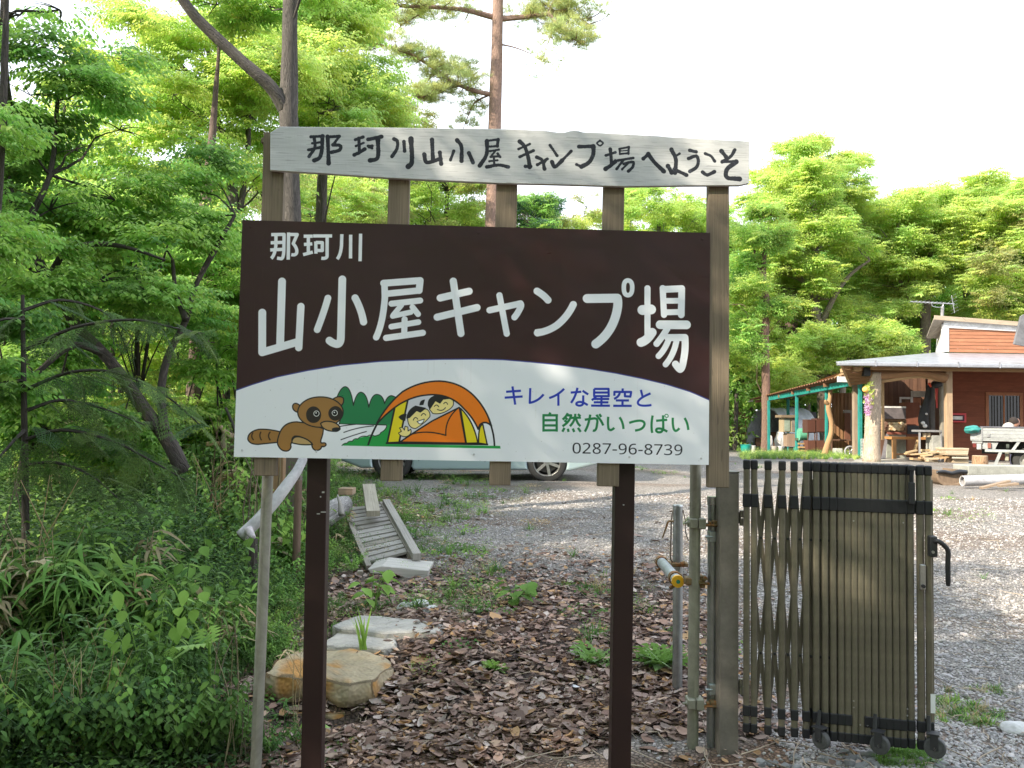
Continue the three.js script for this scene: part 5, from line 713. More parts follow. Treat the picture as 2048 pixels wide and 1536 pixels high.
  part(g, 'grey_gable_board', quadSlab([at(2029, 688, 21.6), at(2050, 692, 21.6), at(2075, 615, 21.6), at(2043, 632, 21.6)], V(0, 0, -0.08)), blot(0.16, 0.16, 0.17));
}
{   // aerial on the clerestory roof
  const b = at(1884, 632, 24.6), g = thing('tv_aerial', 'television aerial with a long boom above the clerestory roof', 'aerial', b), al = metal(0.6, 0.6, 0.63, 0.3, 0.8), p = (x, y) => at(x, y, 24.6);
  part(g, 'mast', cyl(0.045, 0.045, p(1884, 640), p(1885, 612), 10), greyM); part(g, 'boom', cyl(0.014, 0.014, p(1821, 603), p(1909, 608), 8), al); part(g, 'support', tube([[...p(1863, 607), 0.01], [...p(1865, 612), 0.01], [...p(1884, 614), 0.01], [...p(1887, 608), 0.01]], 6, 4), al); part(g, 'reflector', cyl(0.01, 0.01, p(1903, 591), p(1909, 626), 8), al);
  for (let i = 0; i < 6; i++) part(g, 'element', cyl(0.007, 0.007, p(1897 + i, 592 + i * 6.4).add(V(0, 0, 0.4)), p(1911 + i * 0.5, 592.5 + i * 6.4).add(V(0, 0, -0.3)), 6), al); for (let i = 0; i < 9; i++) { const c = p(1826 + i * 8, 603.3 + i * 0.45); part(g, 'element', cyl(0.006, 0.006, c.clone().add(V(0.02, 0, 0.22)), c.clone().add(V(-0.02, 0, -0.22)), 6), al); }
}
{   // open shed running back from the house
  const o = V(9.2, groundY(9.2, -26), -26), g = thing('open_shed', 'long open shed with teal posts and a rusty corrugated roof', 'shed', o), e0 = at(1497, 801, 33.5), e1 = at(1702, 749, 22.2), up = V(2.0, 0.3, 0);
  const nC = 90, pos = [], uv = [], ix = []; for (let i = 0; i <= nC; i++) for (const t of [0, 1]) { const p = e0.clone().lerp(e1, i / nC).addScaledVector(up, t); pos.push(p.x, p.y + (i % 2) * 0.05, p.z); uv.push(t * 3, i / nC * 11); } for (let i = 0; i < nC; i++) { const a = i * 2; ix.push(a, a + 1, a + 2, a + 1, a + 3, a + 2); } const cg = new THREE.BufferGeometry(); cg.setAttribute('position', new THREE.Float32BufferAttribute(pos, 3)); cg.setAttribute('uv', new THREE.Float32BufferAttribute(uv, 2)); cg.setIndex(ix); cg.computeVertexNormals(); part(g, 'corrugated_roof', cg, std(col(0.32, 0.17, 0.095), { map: rustT, roughness: 0.7, metalness: 0.2, side: THREE.DoubleSide }));
  for (let i = 0; i < 7; i++) { const p = e0.clone().lerp(e1, (i + 0.5) / 7); part(g, 'rafter', quadSlab([p.clone().add(V(0.08, -0.14, 0)), p.clone().add(V(0.08, -0.03, 0)), p.clone().add(up).add(V(0, -0.03, 0)), p.clone().add(up).add(V(0, -0.14, 0))], V(0, 0, -0.06)), wood(0.30, 0.15, 0.08)); }
  part(g, 'gutter_end', pbox(1497, 799, 1506, 803.5, 33.4, 0.2), whitePaint); part(g, 'fascia', pbox(1677, 753, 1698, 764, 22.6, 0.1, 'x'), whitePaint); part(g, 'ridge_board', quadSlab([at(1632, 762, 27), at(1690, 742, 22.5), at(1690, 748, 22.5), at(1640, 764, 27)].reverse(), V(0.1, 0, -0.2)), tanWood);
  const bm0 = at(1537, 801, 30.8), bm1 = at(1703, 771, 22.9); part(g, 'eave_beam', quadSlab([bm0, bm1, bm1.clone().add(V(0, 0.17, 0)), bm0.clone().add(V(0, 0.15, 0))], V(0.08, 0, 0)), teal);
  for (const [x, yt, yb, D, w] of [[1538, 801, 907, 30.8, 5], [1577, 797, 893, 31.5, 5], [1594.5, 791, 910, 27.7, 5], [1654, 779, 890, 25.1, 4.5], [1721.5, 765, 912, 22.8, 7]]) part(g, 'post', pbox(x - w / 2, yt, x + w / 2, yb, D, 0.1, 'y', 0.01), teal);
  part(g, 'timber_post', pbox(1708, 770, 1717, 914, 23.2, 0.14, 'y', 0.01), wood(0.36, 0.27, 0.19)); for (let i = 0; i < 12; i++) { const x = 1664 + i * 3.7; part(g, 'wall_board', pbox(x, 786, x + 3.45, 908, 27.4 - 0.02 * (i % 2), 0.03), pick([brownBoard, wood(0.34, 0.18, 0.085), wood(0.25, 0.13, 0.065)])); } for (let i = 0; i < 3; i++) part(g, 'wall_board', pbox(1639 + i * 5, 800, 1643.6 + i * 5, 840, 31, 0.03), wood(0.42, 0.22, 0.11));
  part(g, 'door', pbox(1690, 826, 1701, 880, 27.2, 0.05), wood(0.20, 0.08, 0.045)); part(g, 'door_frame', merge([pbox(1688, 820, 1704, 826, 27.25, 0.06, 'x'), pbox(1701, 826, 1705, 880, 27.25, 0.06)]), wood(0.36, 0.33, 0.28)); part(g, 'curved_log_post', tube([[...at(1649, 914, 24.9), 0.105], [...at(1654, 893, 24.9), 0.09], [...at(1662, 868, 24.9), 0.075], [...at(1663, 845, 24.9), 0.07], [...at(1657, 815, 24.9), 0.075], [...at(1660, 796, 24.9), 0.06], [...at(1661, 778, 24.9), 0.055]], 10, 4, 0.12), wood(0.46, 0.28, 0.14)); part(g, 'log_knot', tube([[...at(1656, 808, 24.9), 0.07], [...at(1652, 804, 24.85), 0.06], [...at(1651, 801, 24.8), 0.03]], 8, 2, 0.2), wood(0.46, 0.28, 0.14));
}
// ---------- things on and round the porch ----------
const stand = (name, label, cat, px, py, D, group) => { const p = at(px, py, D); return thing(name, label, cat, p, group); };
{
  let g = stand('hutch', 'small tan hutch on a stand between the teal posts', 'hutch', 1578, 895, 29); part(g, 'box', pbox(1567, 834, 1591, 864, 29, 0.5), wood(0.40, 0.32, 0.2)); part(g, 'roof', pbox(1563, 830, 1593, 835, 28.9, 0.7, 'x'), wood(0.26, 0.19, 0.12)); part(g, 'mesh_front', pbox(1569, 837, 1580, 862, 28.98, 0.02), blot(0.28, 0.34, 0.27)); part(g, 'side_panel', pbox(1584, 837, 1590, 862, 28.98, 0.02), blot(0.22, 0.2, 0.17)); part(g, 'lower_box', pbox(1574, 867, 1590, 893, 29.05, 0.4), wood(0.34, 0.24, 0.17)); for (const x of [1575, 1588]) part(g, 'leg', pbox(x, 893, x + 2, 908, 29.05, 0.05), teal);
  for (const [x0, x1, ya, yb, l] of [[1614.5, 1632, 839, 866, 'left red-brown cabinet on legs in the open shed'], [1632.5, 1652, 837, 865, 'right red-brown cabinet on legs beside the curved log post']]) { g = stand('cabinet', l, 'cabinet', (x0 + x1) / 2, 905, 26.6); part(g, 'body', pbox(x0, ya, x1, yb, 26.6, 0.45, 'y', 0.01), wood(0.085, 0.03, 0.018)); part(g, 'door', pbox(x0 + 1.2, ya + 2, x1 - 1.2, yb - 2, 26.585, 0.02), wood(0.11, 0.035, 0.02)); part(g, 'lower_body', pbox(x0 + 1, 881, x1 - 1, 900, 26.6, 0.4), wood(0.14, 0.05, 0.028)); for (const x of [x0 + 1, x1 - 2.5]) part(g, 'leg', pbox(x, yb, x + 1.5, 908, 26.62, 0.05), wood(0.12, 0.05, 0.03)); }
  g = stand('green_barrel_grill', 'pale green barrel grill on a dark stand in the shed', 'grill', 1606, 905, 27.5); { const b = cyl(0.2, 0.2, at(1597, 869, 27.4), at(1614, 869, 27.4), 16); part(g, 'barrel', b, blot(0.12, 0.42, 0.27)); part(g, 'stand', merge([pbox(1597, 876, 1614, 881, 27.4, 0.35), pbox(1598, 881, 1600, 908, 27.4, 0.04), pbox(1611, 881, 1613, 908, 27.4, 0.04)]), wood(0.08, 0.12, 0.07)); }
  g = stand('bench', 'slatted orange bench on the ground below the grill', 'bench', 1605, 912, 26.8); for (let i = 0; i < 3; i++) part(g, 'slat', pbox(1597, 886 + i * 7, 1614, 889 + i * 7, 26.9 - i * 0.05, 0.08, 'x'), wood(0.5, 0.32, 0.14)); for (const x of [1598, 1611]) part(g, 'leg', pbox(x, 886, x + 2, 911, 26.95, 0.05), darkBoard);
  for (const [x, w, yt, yb, m, l, n] of [[1491, 10, 890, 908, std(col(0.02, 0.42, 0.34), { roughness: 0.5 }), 'teal bucket beside the wood pile', 0], [1505.5, 5.5, 892, 908, whitePaint, 'narrow white bucket beside the teal one', 1], [1561, 5.5, 893, 908, whitePaint, 'white bucket behind the first teal post', 2], [1549, 6, 893, 907, creamPaint, 'cream bucket beside the white sacks', 3]]) { const D = 30, b = at(x, yb, D), t = at(x, yt, D), r = w / FPX * D; g = thing('bucket', l, 'bucket', b); part(g, 'pail', new THREE.LatheGeometry([[0.001, 0], [r * 0.82, 0], [r, t.y - b.y], [r * 1.06, t.y - b.y], [r * 1.06, t.y - b.y + 0.015], [r * 0.95, t.y - b.y + 0.01], [r * 0.78, 0.02], [0.001, 0.02]].map(([a, c]) => new THREE.Vector2(a, c)), 20).translate(b.x, b.y, b.z), m); }
  const sack = (x, y, rx, ry, D, l) => { const c = at(x, y, D), s = new THREE.IcosahedronGeometry(1, 4), p = s.attributes.position; for (let i = 0; i < p.count; i++) { const v = V(p.getX(i), p.getY(i), p.getZ(i)), k = 1 + 0.18 * N3(v.x * 2 + x, v.y * 2, v.z * 2) + 0.06 * N3(v.x * 6, v.y * 6, v.z * 6 + y); p.setXYZ(i, v.x * k * rx / FPX * D, Math.max(v.y, -0.75) * k * ry / FPX * D, v.z * k * rx / FPX * D * 0.7); } s.computeVertexNormals(); s.translate(c.x, c.y, c.z); solo('white_sack', s, whitePaint, l, 'sack', V(c.x, groundY(c.x, c.z), c.z)); };
  sack(1535, 886, 11, 20, 31.6, 'tall white sack leaning in front of the tarp tunnel'); sack(1560, 882, 11, 20, 32, 'rounded white sack right of the tall one');
  // tarp tunnel
  { const D = 35, c = at(1532, 893, D), r = 1.02, P = [], Iq = [], n = 14, m = 10, dir = V(1.75, 0, -0.9), H = (893 - 816) / FPX * D; for (let j = 0; j <= m; j++) for (let i = 0; i <= n; i++) { const a = Math.PI * i / n, k = 1 + 0.03 * Math.sin(j * 2.1) + 0.03 * N3(i * 0.8, j * 0.7, 3), q = c.clone().addScaledVector(dir, j / m); P.push(q.x - Math.cos(a) * 0.72 * r * k * (1 - 0.1 * j / m), q.y + Math.pow(Math.sin(a), 0.8) * H * k, q.z - Math.cos(a) * 0.35 * k); } for (let j = 0; j < m; j++) for (let i = 0; i < n; i++) { const a = j * (n + 1) + i, b = a + n + 1; Iq.push(a, b, a + 1, b, b + 1, a + 1); } const t = new THREE.BufferGeometry(); t.setAttribute('position', new THREE.Float32BufferAttribute(P, 3)); t.setIndex(Iq); t.computeVertexNormals(); wuv(t); const gg = thing('tarp_tunnel', 'silver tarpaulin tunnel shelter with a dark open end', 'shelter', V(c.x, c.y, c.z)); part(gg, 'tarpaulin', t, std(col(0.36, 0.38, 0.40), { roughness: 0.4, metalness: 0.3, side: THREE.DoubleSide, map: blotT })); for (const j of [0, 3, 6, 9]) { const Lp = []; for (let i = 0; i <= 8; i++) { const a = Math.PI * i / 8, q = c.clone().addScaledVector(dir, j / m); Lp.push([q.x - Math.cos(a) * 0.70 * r * (1 - 0.1 * j / m), q.y + Math.pow(Math.sin(a), 0.8) * H * 0.985, q.z - Math.cos(a) * 0.34, 0.018]); } part(gg, 'hoop', tube(Lp, 6, 2), greyM); } const e = c.clone().add(dir); part(gg, 'end_sheet', box(e.x - 0.7, e.x + 0.65, e.y - 0.05, e.y + H * 0.92, e.z - 0.05, e.z), blackM); part(gg, 'contents', merge([box(c.x + 0.1, c.x + 0.8, c.y, c.y + 0.6, c.z - 0.9, c.z - 0.5), box(c.x - 0.3, c.x + 0.3, c.y, c.y + 0.35, c.z - 0.8, c.z - 0.4)]), darkBoard).userData.kind = 'stuff'; }
  // wood pile with its sheet roof
  { const D = 36, b = at(1468, 893, D), gg = thing('wood_pile', 'stack of split firewood under a dark sagging sheet roof', 'wood pile', b); const ends = [wood(0.45, 0.30, 0.17), wood(0.30, 0.18, 0.1), wood(0.56, 0.40, 0.25)]; for (let j = 0; j < 9; j++) for (let i = 0; i < 9; i++) { const x = 1448 + i * 5.4 + (j % 2) * 2.6 + rr(-0.6, 0.6), y = 888 - j * 5.2 + rr(-0.6, 0.6); if (x > 1491 - j * 0.8) continue; const p = at(x, y, D - rr(0, 0.15)), r = rr(0.045, 0.06); part(gg, 'log', cyl(r, r * rr(0.85, 1), p, p.clone().add(V(rr(-0.05, 0.05), rr(-0.02, 0.02), -0.5)), 6), pick(ends)); } part(gg, 'sheet_roof', quadSlab([at(1440, 826, D - 0.5), at(1500, 837, D - 0.5), at(1494, 826, D + 0.9), at(1440, 815, D + 0.9)], V(0, -0.04, 0)), std(col(0.18, 0.09, 0.06), { map: rustT })); for (const x of [1446, 1492]) part(gg, 'pole', cyl(0.04, 0.04, at(x, 896, D - 0.25), at(x, 832, D - 0.25), 8), tanWood); for (const [x0, y0, x1, y1] of [[1456, 872, 1468, 845], [1459, 866, 1476, 852]]) part(gg, 'leaning_log', cyl(0.05, 0.04, at(x0, y0, D - 0.3), at(x1, y1, D - 0.25), 8), paleWood); part(gg, 'base_plank', pbox(1440, 880, 1500, 884, D - 0.3, 0.2, 'x'), paleWood); }
  // table plank, block, wheel and rack at the shed end
  g = stand('trestle_table', 'thin dark table board along the shed wall', 'table', 1684, 908, 25.6); part(g, 'top', pbox(1660, 879, 1708, 882, 25.6, 0.5, 'x'), darkBoard); for (const x of [1663, 1704]) part(g, 'leg', pbox(x, 882, x + 2, 911, 25.5, 0.06), darkBoard);
  solo('concrete_block', pbox(1671, 897, 1686, 913, 24.6, 0.25, 'y', 0.02), blot(0.5, 0.5, 0.47), 'pale concrete block under the table board', 'block', at(1678, 913, 24.6));
  { const c = at(1701, 904, 23.8), gg = thing('bare_wheel', 'bare grey wheel leaning against the shed timber post', 'wheel', c), t = new THREE.TorusGeometry(0.15, 0.03, 8, 24); t.rotateX(-0.15); t.translate(c.x, c.y, c.z); part(gg, 'rim', t, greyM); for (let i = 0; i < 6; i++) { const a = i * 1.047; part(gg, 'spoke', cyl(0.012, 0.012, c, c.clone().add(V(Math.cos(a) * 0.14, Math.sin(a) * 0.14, 0)), 6), steelM); } part(gg, 'hub', cyl(0.04, 0.04, c.clone().add(V(0, 0, -0.03)), c.clone().add(V(0, 0, 0.03)), 12), steelM); }
  { const gg = stand('wire_rack', 'white wire rack standing left of the thick log post', 'rack', 1730, 914, 21.5), w = []; for (let i = 0; i <= 6; i++) { w.push(cyl(0.006, 0.006, at(1722 + i * 2.5, 878, 21.5), at(1722 + i * 2.5, 916, 21.5), 5)); w.push(cyl(0.006, 0.006, at(1722, 878 + i * 6.2, 21.5), at(1737, 878 + i * 6.2, 21.5), 5)); } w.forEach((q) => part(gg, 'wire', q, whitePaint)); }
  { const gg = stand('flower_garland', 'hanging garland of leaves and pink flowers on the thick log post', 'garland', 1734, 775, 20.8); const lv = new Scatter(leafGeo(0.11, 0.06), leafMat), fl = new Scatter(cluster(10, 0.05, 0.05, 0.035, 1), leafMat); for (let i = 0; i < 60; i++) lv.add(at(1738 + 5 * Math.sin(i * 0.35) + rr(-5, 5), 768 + i * 0.75, 20.83 + rr(-0.1, 0.05)), qe(rr(-1, 1), rr(0, 6), rr(-1, 1)), 1, vary(LIME)); for (let i = 0; i < 42; i++) fl.add(at(1736 + rr(-4, 4), 790 + i * 0.95, 20.8 + rr(-0.05, 0.05)), qe(0, rr(0, 6), 0), rr(0.7, 1.2), pick([col(0.62, 0.25, 0.6), col(0.75, 0.5, 0.72), col(0.8, 0.7, 0.75)])); lv.build('leaves', gg); fl.build('flowers', gg); const s = new THREE.SphereGeometry(0.075, 14, 10), q = at(1731, 779, 20.78); s.translate(q.x, q.y, q.z); part(gg, 'gourd', s, std(col(0.8, 0.45, 0.12))); }
  g = stand('firewood_shelf', 'shelf full of round firewood ends under a dark grey panel', 'shelf', 1790, 917, 22.6); part(g, 'board', merge([pbox(1765, 861, 1813, 864, 22.6, 0.4, 'x'), pbox(1765, 839, 1813, 842, 22.6, 0.4, 'x'), pbox(1809, 842, 1813, 861, 22.6, 0.4)]), wood(0.3, 0.19, 0.12)); for (let j = 0; j < 3; j++) for (let i = 0; i < 8; i++) { const p = at(1768 + i * 5.2 + (j % 2) * 2.4 + rr(-0.5, 0.5), 858 - j * 5.6 + rr(-0.4, 0.4), 22.55 - rr(0, 0.06)), r = rr(0.036, 0.048); if (p.x > at(1808, 850, 22.6).x) continue; part(g, 'log', cyl(r, r, p, p.clone().add(V(0, 0, -0.3)), 9), i < 2 ? wood(0.22, 0.12, 0.08) : pick([wood(0.75, 0.62, 0.42), wood(0.8, 0.66, 0.4), tanWood])); } part(g, 'grey_panel', pbox(1768, 816, 1812, 838, 22.5, 0.3, 'y', 0.01), blot(0.14, 0.12, 0.125)); part(g, 'white_edge', pbox(1768, 812.5, 1812, 816, 22.49, 0.32, 'x'), whitePaint); part(g, 'lower_panel', pbox(1774, 868, 1812, 916, 22.55, 0.06), blot(0.30, 0.31, 0.26)); part(g, 'red_shelf_edge', pbox(1776, 864, 1812, 869, 22.5, 0.1, 'x'), wood(0.25, 0.08, 0.05));
  solo('leaning_board', quadSlab([at(1762, 918, 21.9), at(1771, 918, 21.9), at(1776, 868, 22.4), at(1772, 868, 22.4)], V(0.01, 0, -0.03)), blot(0.16, 0.15, 0.16), 'dark board leaning beside the lower grey panel', 'board', at(1767, 918, 21.9));
  g = stand('tall_cabinet', 'tall red-brown cabinet behind the orange table', 'cabinet', 1825, 915, 23.2); part(g, 'body', pbox(1812, 805, 1840, 915, 23.2, 0.4), wood(0.22, 0.075, 0.04)); part(g, 'shelf_opening', pbox(1815, 851, 1838, 868, 23.18, 0.03), blackM); part(g, 'lower_door', pbox(1815, 872, 1838, 912, 23.18, 0.03), wood(0.38, 0.16, 0.07));
  g = stand('framed_panel_stack', 'white framed panels stacked against the dark porch wall', 'panel', 1830, 820, 23.9); part(g, 'panel', pbox(1823, 782, 1858, 794, 23.9, 0.04), creamPaint); part(g, 'frame', merge([pbox(1800, 794, 1824, 798, 23.85, 0.03, 'x'), pbox(1800, 798, 1803, 812, 23.85, 0.03), pbox(1822, 794, 1826, 815, 23.8, 0.03), pbox(1822, 811, 1842, 815, 23.8, 0.03, 'x')]), whitePaint); part(g, 'red_panel', pbox(1826, 796, 1842, 811, 23.82, 0.02), redWood);
  g = stand('orange_table', 'orange wooden table in front of the grey panel', 'table', 1825, 917, 21.9); part(g, 'top', pbox(1785, 874, 1866, 879, 21.9, 0.6, 'x'), wood(0.55, 0.25, 0.08)); for (const x of [1787, 1861]) part(g, 'leg', pbox(x, 879, x + 6, 918, 21.88, 0.1), wood(0.5, 0.26, 0.1)); part(g, 'stretcher', pbox(1793, 907, 1861, 911, 21.9, 0.05, 'x'), wood(0.4, 0.2, 0.09)); part(g, 'brace', cyl(0.04, 0.04, at(1829, 905, 21.8), at(1836, 880, 21.8), 6), tanWood);
  g = stand('stove_pipe', 'dark knobbly stove and pipe rising beside the grey rack', 'stove', 1852, 860, 22); part(g, 'pipe', tube([[...at(1850, 860, 22), 0.12], [...at(1848, 835, 22), 0.13], [...at(1852, 810, 22), 0.1], [...at(1857, 790, 22), 0.085], [...at(1860, 772, 22), 0.08]], 10, 4, 0.5), blackM); part(g, 'casing', pbox(1861, 768, 1870, 862, 22.1, 0.2), blot(0.11, 0.10, 0.09)); for (const [x, y, r] of [[1846, 846, 0.05], [1850, 852, 0.055], [1853, 828, 0.03]]) { const s = new THREE.IcosahedronGeometry(r, 2), q = at(x, y, 21.82); s.translate(q.x, q.y, q.z); part(g, 'white_pot', s, whitePaint); }
  { const q = at(1873, 766, 21.7), gg = thing('hanging_red_bag', 'long red cloth hanging below a dark cap under the beam', 'cloth', q); part(gg, 'cloth', tube([[...at(1873, 776, 21.7), 0.04], [...at(1873, 792, 21.7), 0.028], [...at(1874, 816, 21.7), 0.018]], 8, 3, 0.2), std(col(0.45, 0.06, 0.05))); part(gg, 'cap', tube([[...at(1864, 768, 21.6), 0.07], [...at(1872, 770, 21.6), 0.09], [...at(1882, 768, 21.6), 0.07]], 8, 3, 0.3), blackM); part(gg, 'red_tassel', cyl(0.04, 0.02, at(1858, 766, 21.6), at(1862, 774, 21.6), 8), std(col(0.6, 0.08, 0.04))); }
  g = stand('metal_rack', 'grey metal rack holding jars above a pale cupboard', 'rack', 1862, 921, 21.3); for (const x of [1839, 1882]) part(g, 'upright', pbox(x, 862, x + 2.4, 921, 21.3, 0.05), greyM); part(g, 'top_shelf', pbox(1838, 860, 1884, 864, 21.28, 0.4, 'x'), greyM); part(g, 'bottom_shelf', pbox(1838, 909, 1884, 912, 21.28, 0.4, 'x'), greyM); part(g, 'cupboard', pbox(1865, 871, 1883, 916, 21.32, 0.35, 'y', 0.01), blot(0.36, 0.36, 0.33)); for (const x of [1849, 1857]) part(g, 'jar', cyl(0.05, 0.045, at(x, 874, 21.4), at(x, 866, 21.4), 12), paleWood);
  g = stand('timber_heap', 'loose heap of pale planks lying on the porch edge', 'planks', 1840, 920, 21.1); for (let i = 0; i < 16; i++) { const x = rr(1806, 1866), y = rr(899, 922), D = 21.5 - (y - 899) * 0.025, a = at(x, y, D), b = at(x + rr(18, 42), y + rr(-6, 5), D + rr(-0.1, 0.2)); const d = b.clone().sub(a), L = d.length(), q = wuv(new THREE.BoxGeometry(L, rr(0.03, 0.06), rr(0.08, 0.14)), 'x'); q.applyQuaternion(new THREE.Quaternion().setFromUnitVectors(V(1, 0, 0), d.normalize())); q.translate((a.x + b.x) / 2, (a.y + b.y) / 2, (a.z + b.z) / 2); part(g, 'plank', q, pick([paleWood, tanWood, wood(0.6, 0.44, 0.25)])); }
  g = stand('red_letterbox', 'red wall letterbox with a white label on the porch wall', 'letterbox', 1920, 836, wallD0()); part(g, 'box', pbox(1904, 826, 1933, 845, 23.15, 0.12, 'y', 0.01), std(col(0.55, 0.015, 0.02), { roughness: 0.4 })); part(g, 'recess', pbox(1906, 830, 1929, 842, 23.14, 0.03), std(col(0.09, 0.03, 0.045))); part(g, 'label', pbox(1905, 832.5, 1925, 839, 23.1, 0.03), whitePaint);
  function wallD0() { return 23.15; }
  g = stand('plank_stack', 'stack of sunlit boards on blocks behind the square post', 'planks', 1918, 927, 20.9); for (let i = 0; i < 5; i++) part(g, 'board', pbox(1888 + i * 2, 896 + i * 3, 1938 - i * 0.6, 898.6 + i * 3, 20.9 - i * 0.02, 0.5, 'x'), pick([paleWood, wood(0.66, 0.55, 0.4)])); part(g, 'crate', pbox(1906, 911, 1937, 927, 20.92, 0.4, 'x'), paleWood); part(g, 'crate_board', pbox(1905, 914, 1937, 917, 20.85, 0.06, 'x'), wood(0.7, 0.62, 0.5));
  { const b = at(1960, 931, 16.2), t = at(1960, 912, 16.2), gg = thing('tree_stump', 'round chopping stump behind the grey slab', 'stump', b); part(gg, 'side', cyl(0.145, 0.135, b.clone().add(V(0, -0.05, 0)), t, 20), bark(0.42, 0.26, 0.15)); part(gg, 'cut_top', cyl(0.133, 0.130, t, t.clone().add(V(0, 0.008, 0)), 20), paleWood); }
}
// ---------- small white truck, its rear at the left ----------
{
  const D = 17, X0 = at(1941, 880, D).x, gY = groundY(X0 + 1, -D), g = thing('pickup_truck', 'small white drop-side truck with a teal sheet on its tail', 'truck', V(X0, gY, -D)), wp = blot(0.36, 0.375, 0.37, { roughness: 0.45 }), y = (py) => at(1990, py, D).y, x = (px) => at(px, 900, D).x, z0 = -D, z1 = -D - 1.4;
  part(g, 'bed_floor', box(X0, X0 + 1.95, y(882), y(879), z1, z0), wp); part(g, 'side_gate', box(x(1962), X0 + 1.9, y(879), y(856), z0 - 0.03, z0, 'x', 0.006), wp); for (const [a, b] of [[861.5, 860.5], [868.5, 867.5], [875.5, 874.5]]) part(g, 'gate_rib', box(x(1962), X0 + 1.9, y(a), y(b), z0, z0 + 0.004, 'x'), greyM); part(g, 'gate_hinge', box(x(1960), x(1962.5), y(880), y(855), z0 - 0.01, z0 + 0.014), greyM); part(g, 'top_rail', box(x(1958), X0 + 1.9, y(856), y(853), z0 - 0.04, z0 + 0.012, 'x', 0.006), blot(0.12, 0.12, 0.14)); part(g, 'corner_panel', box(x(1941), x(1961), y(880), y(857), z0 - 0.03, z0 + 0.004, 'y', 0.006), wp); part(g, 'far_gate', box(X0, X0 + 1.9, y(879), y(856), z1, z1 + 0.03), wp); part(g, 'tail_gate', box(X0, X0 + 0.03, y(879), y(857), z1 + 0.03, z0 - 0.03), wp);
  for (const [a, b] of [[868, 874]]) part(g, 'latch', box(x(1970), x(1975), y(b), y(a), z0 + 0.004, z0 + 0.02), greyM); part(g, 'lamp', box(x(1971), x(1977), y(896), y(886), z0 - 0.06, z0 - 0.01), std(col(0.2, 0.07, 0.05))); part(g, 'rear_bracket', merge([box(x(1944), x(1962), y(887), y(880), z0 - 0.06, z0 - 0.02), box(x(1952), x(1960), y(899), y(886), z0 - 0.07, z0 - 0.03)]), wp); part(g, 'tail_lamp', box(x(1945), x(1951), y(895), y(887), z0 - 0.08, z0 - 0.02), std(col(0.12, 0.015, 0.012)));
  part(g, 'mud_guard', merge([quadSlab([V(x(1962), y(898), z0 - 0.05), V(x(1984), y(898), z0 - 0.05), V(x(1990), y(884), z0 - 0.05), V(x(1962), y(884), z0 - 0.05)], V(0, 0, -0.04))]), wp); part(g, 'guard_bar', box(x(1966), X0 + 2.6, y(904), y(898.5), z0 - 0.03, z0, 'x', 0.01), wp); part(g, 'guard_bar', quadSlab([V(x(1980), y(931), z0), V(x(1986), y(931), z0), V(x(1996), y(904), z0), V(x(1990), y(904), z0)], V(0, 0, -0.03)), wp); part(g, 'guard_bar', quadSlab([V(x(2011), y(899), z0), V(x(2017), y(899), z0), V(x(2027), y(883), z0), V(x(2021), y(883), z0)], V(0, 0, -0.03)), wp);
  part(g, 'chassis', box(X0 + 0.2, X0 + 3.1, y(908), y(884), z1 + 0.25, z0 - 0.3), std(col(0.03, 0.03, 0.03))); part(g, 'tank', cyl(0.055, 0.055, V(x(2003), y(892), z0 - 0.1), V(x(2008), y(892), z0 - 0.1), 14), std(col(0.05, 0.06, 0.05))); part(g, 'mud_flap', box(x(2001), x(2007), y(920), y(903), z0 - 0.15, z0 - 0.12), blot(0.35, 0.33, 0.25));
  part(g, 'cab', (() => { const s = new THREE.Shape([[2.0, 0.3], [3.3, 0.3], [3.32, 0.75], [3.15, 1.0], [2.85, 1.75], [2.05, 1.78]].map(([a, b]) => new THREE.Vector2(X0 + a, gY + b))); const e = new THREE.ExtrudeGeometry(s, { depth: 1.3, bevelEnabled: true, bevelSize: 0.04, bevelThickness: 0.04, bevelSegments: 2 }); e.translate(0, 0, z1 + 0.05); return e; })(), wp); part(g, 'cab_window', box(X0 + 2.2, X0 + 2.85, gY + 1.05, gY + 1.6, z0 - 0.02, z0 + 0.005), glassDark);
  for (const wx of [x(2040), X0 + 2.95]) for (const wz of [z0 - 0.17, z1 + 0.17]) { const c = V(wx, gY + 0.265, wz), w = new THREE.Group(); w.name = 'wheel'; w.position.copy(c).sub(g.position); g.add(w); const t = new THREE.LatheGeometry([[0.15, -0.07], [0.235, -0.075], [0.262, -0.05], [0.265, 0.05], [0.235, 0.075], [0.15, 0.07]].map(([a, b]) => new THREE.Vector2(a, b)), 28); t.rotateX(Math.PI / 2); piece(w, 'tyre', t, std(col(0.03, 0.03, 0.028))); const r = new THREE.LatheGeometry([[0.001, 0.02], [0.06, 0.025], [0.065, 0.0], [0.11, -0.01], [0.14, 0.05], [0.155, 0.06], [0.155, -0.06], [0.001, -0.06]].map(([a, b]) => new THREE.Vector2(a, b)), 24); r.rotateX(Math.PI / 2); piece(w, 'rim', r, metal(0.45, 0.44, 0.4, 0.4, 0.5)); }
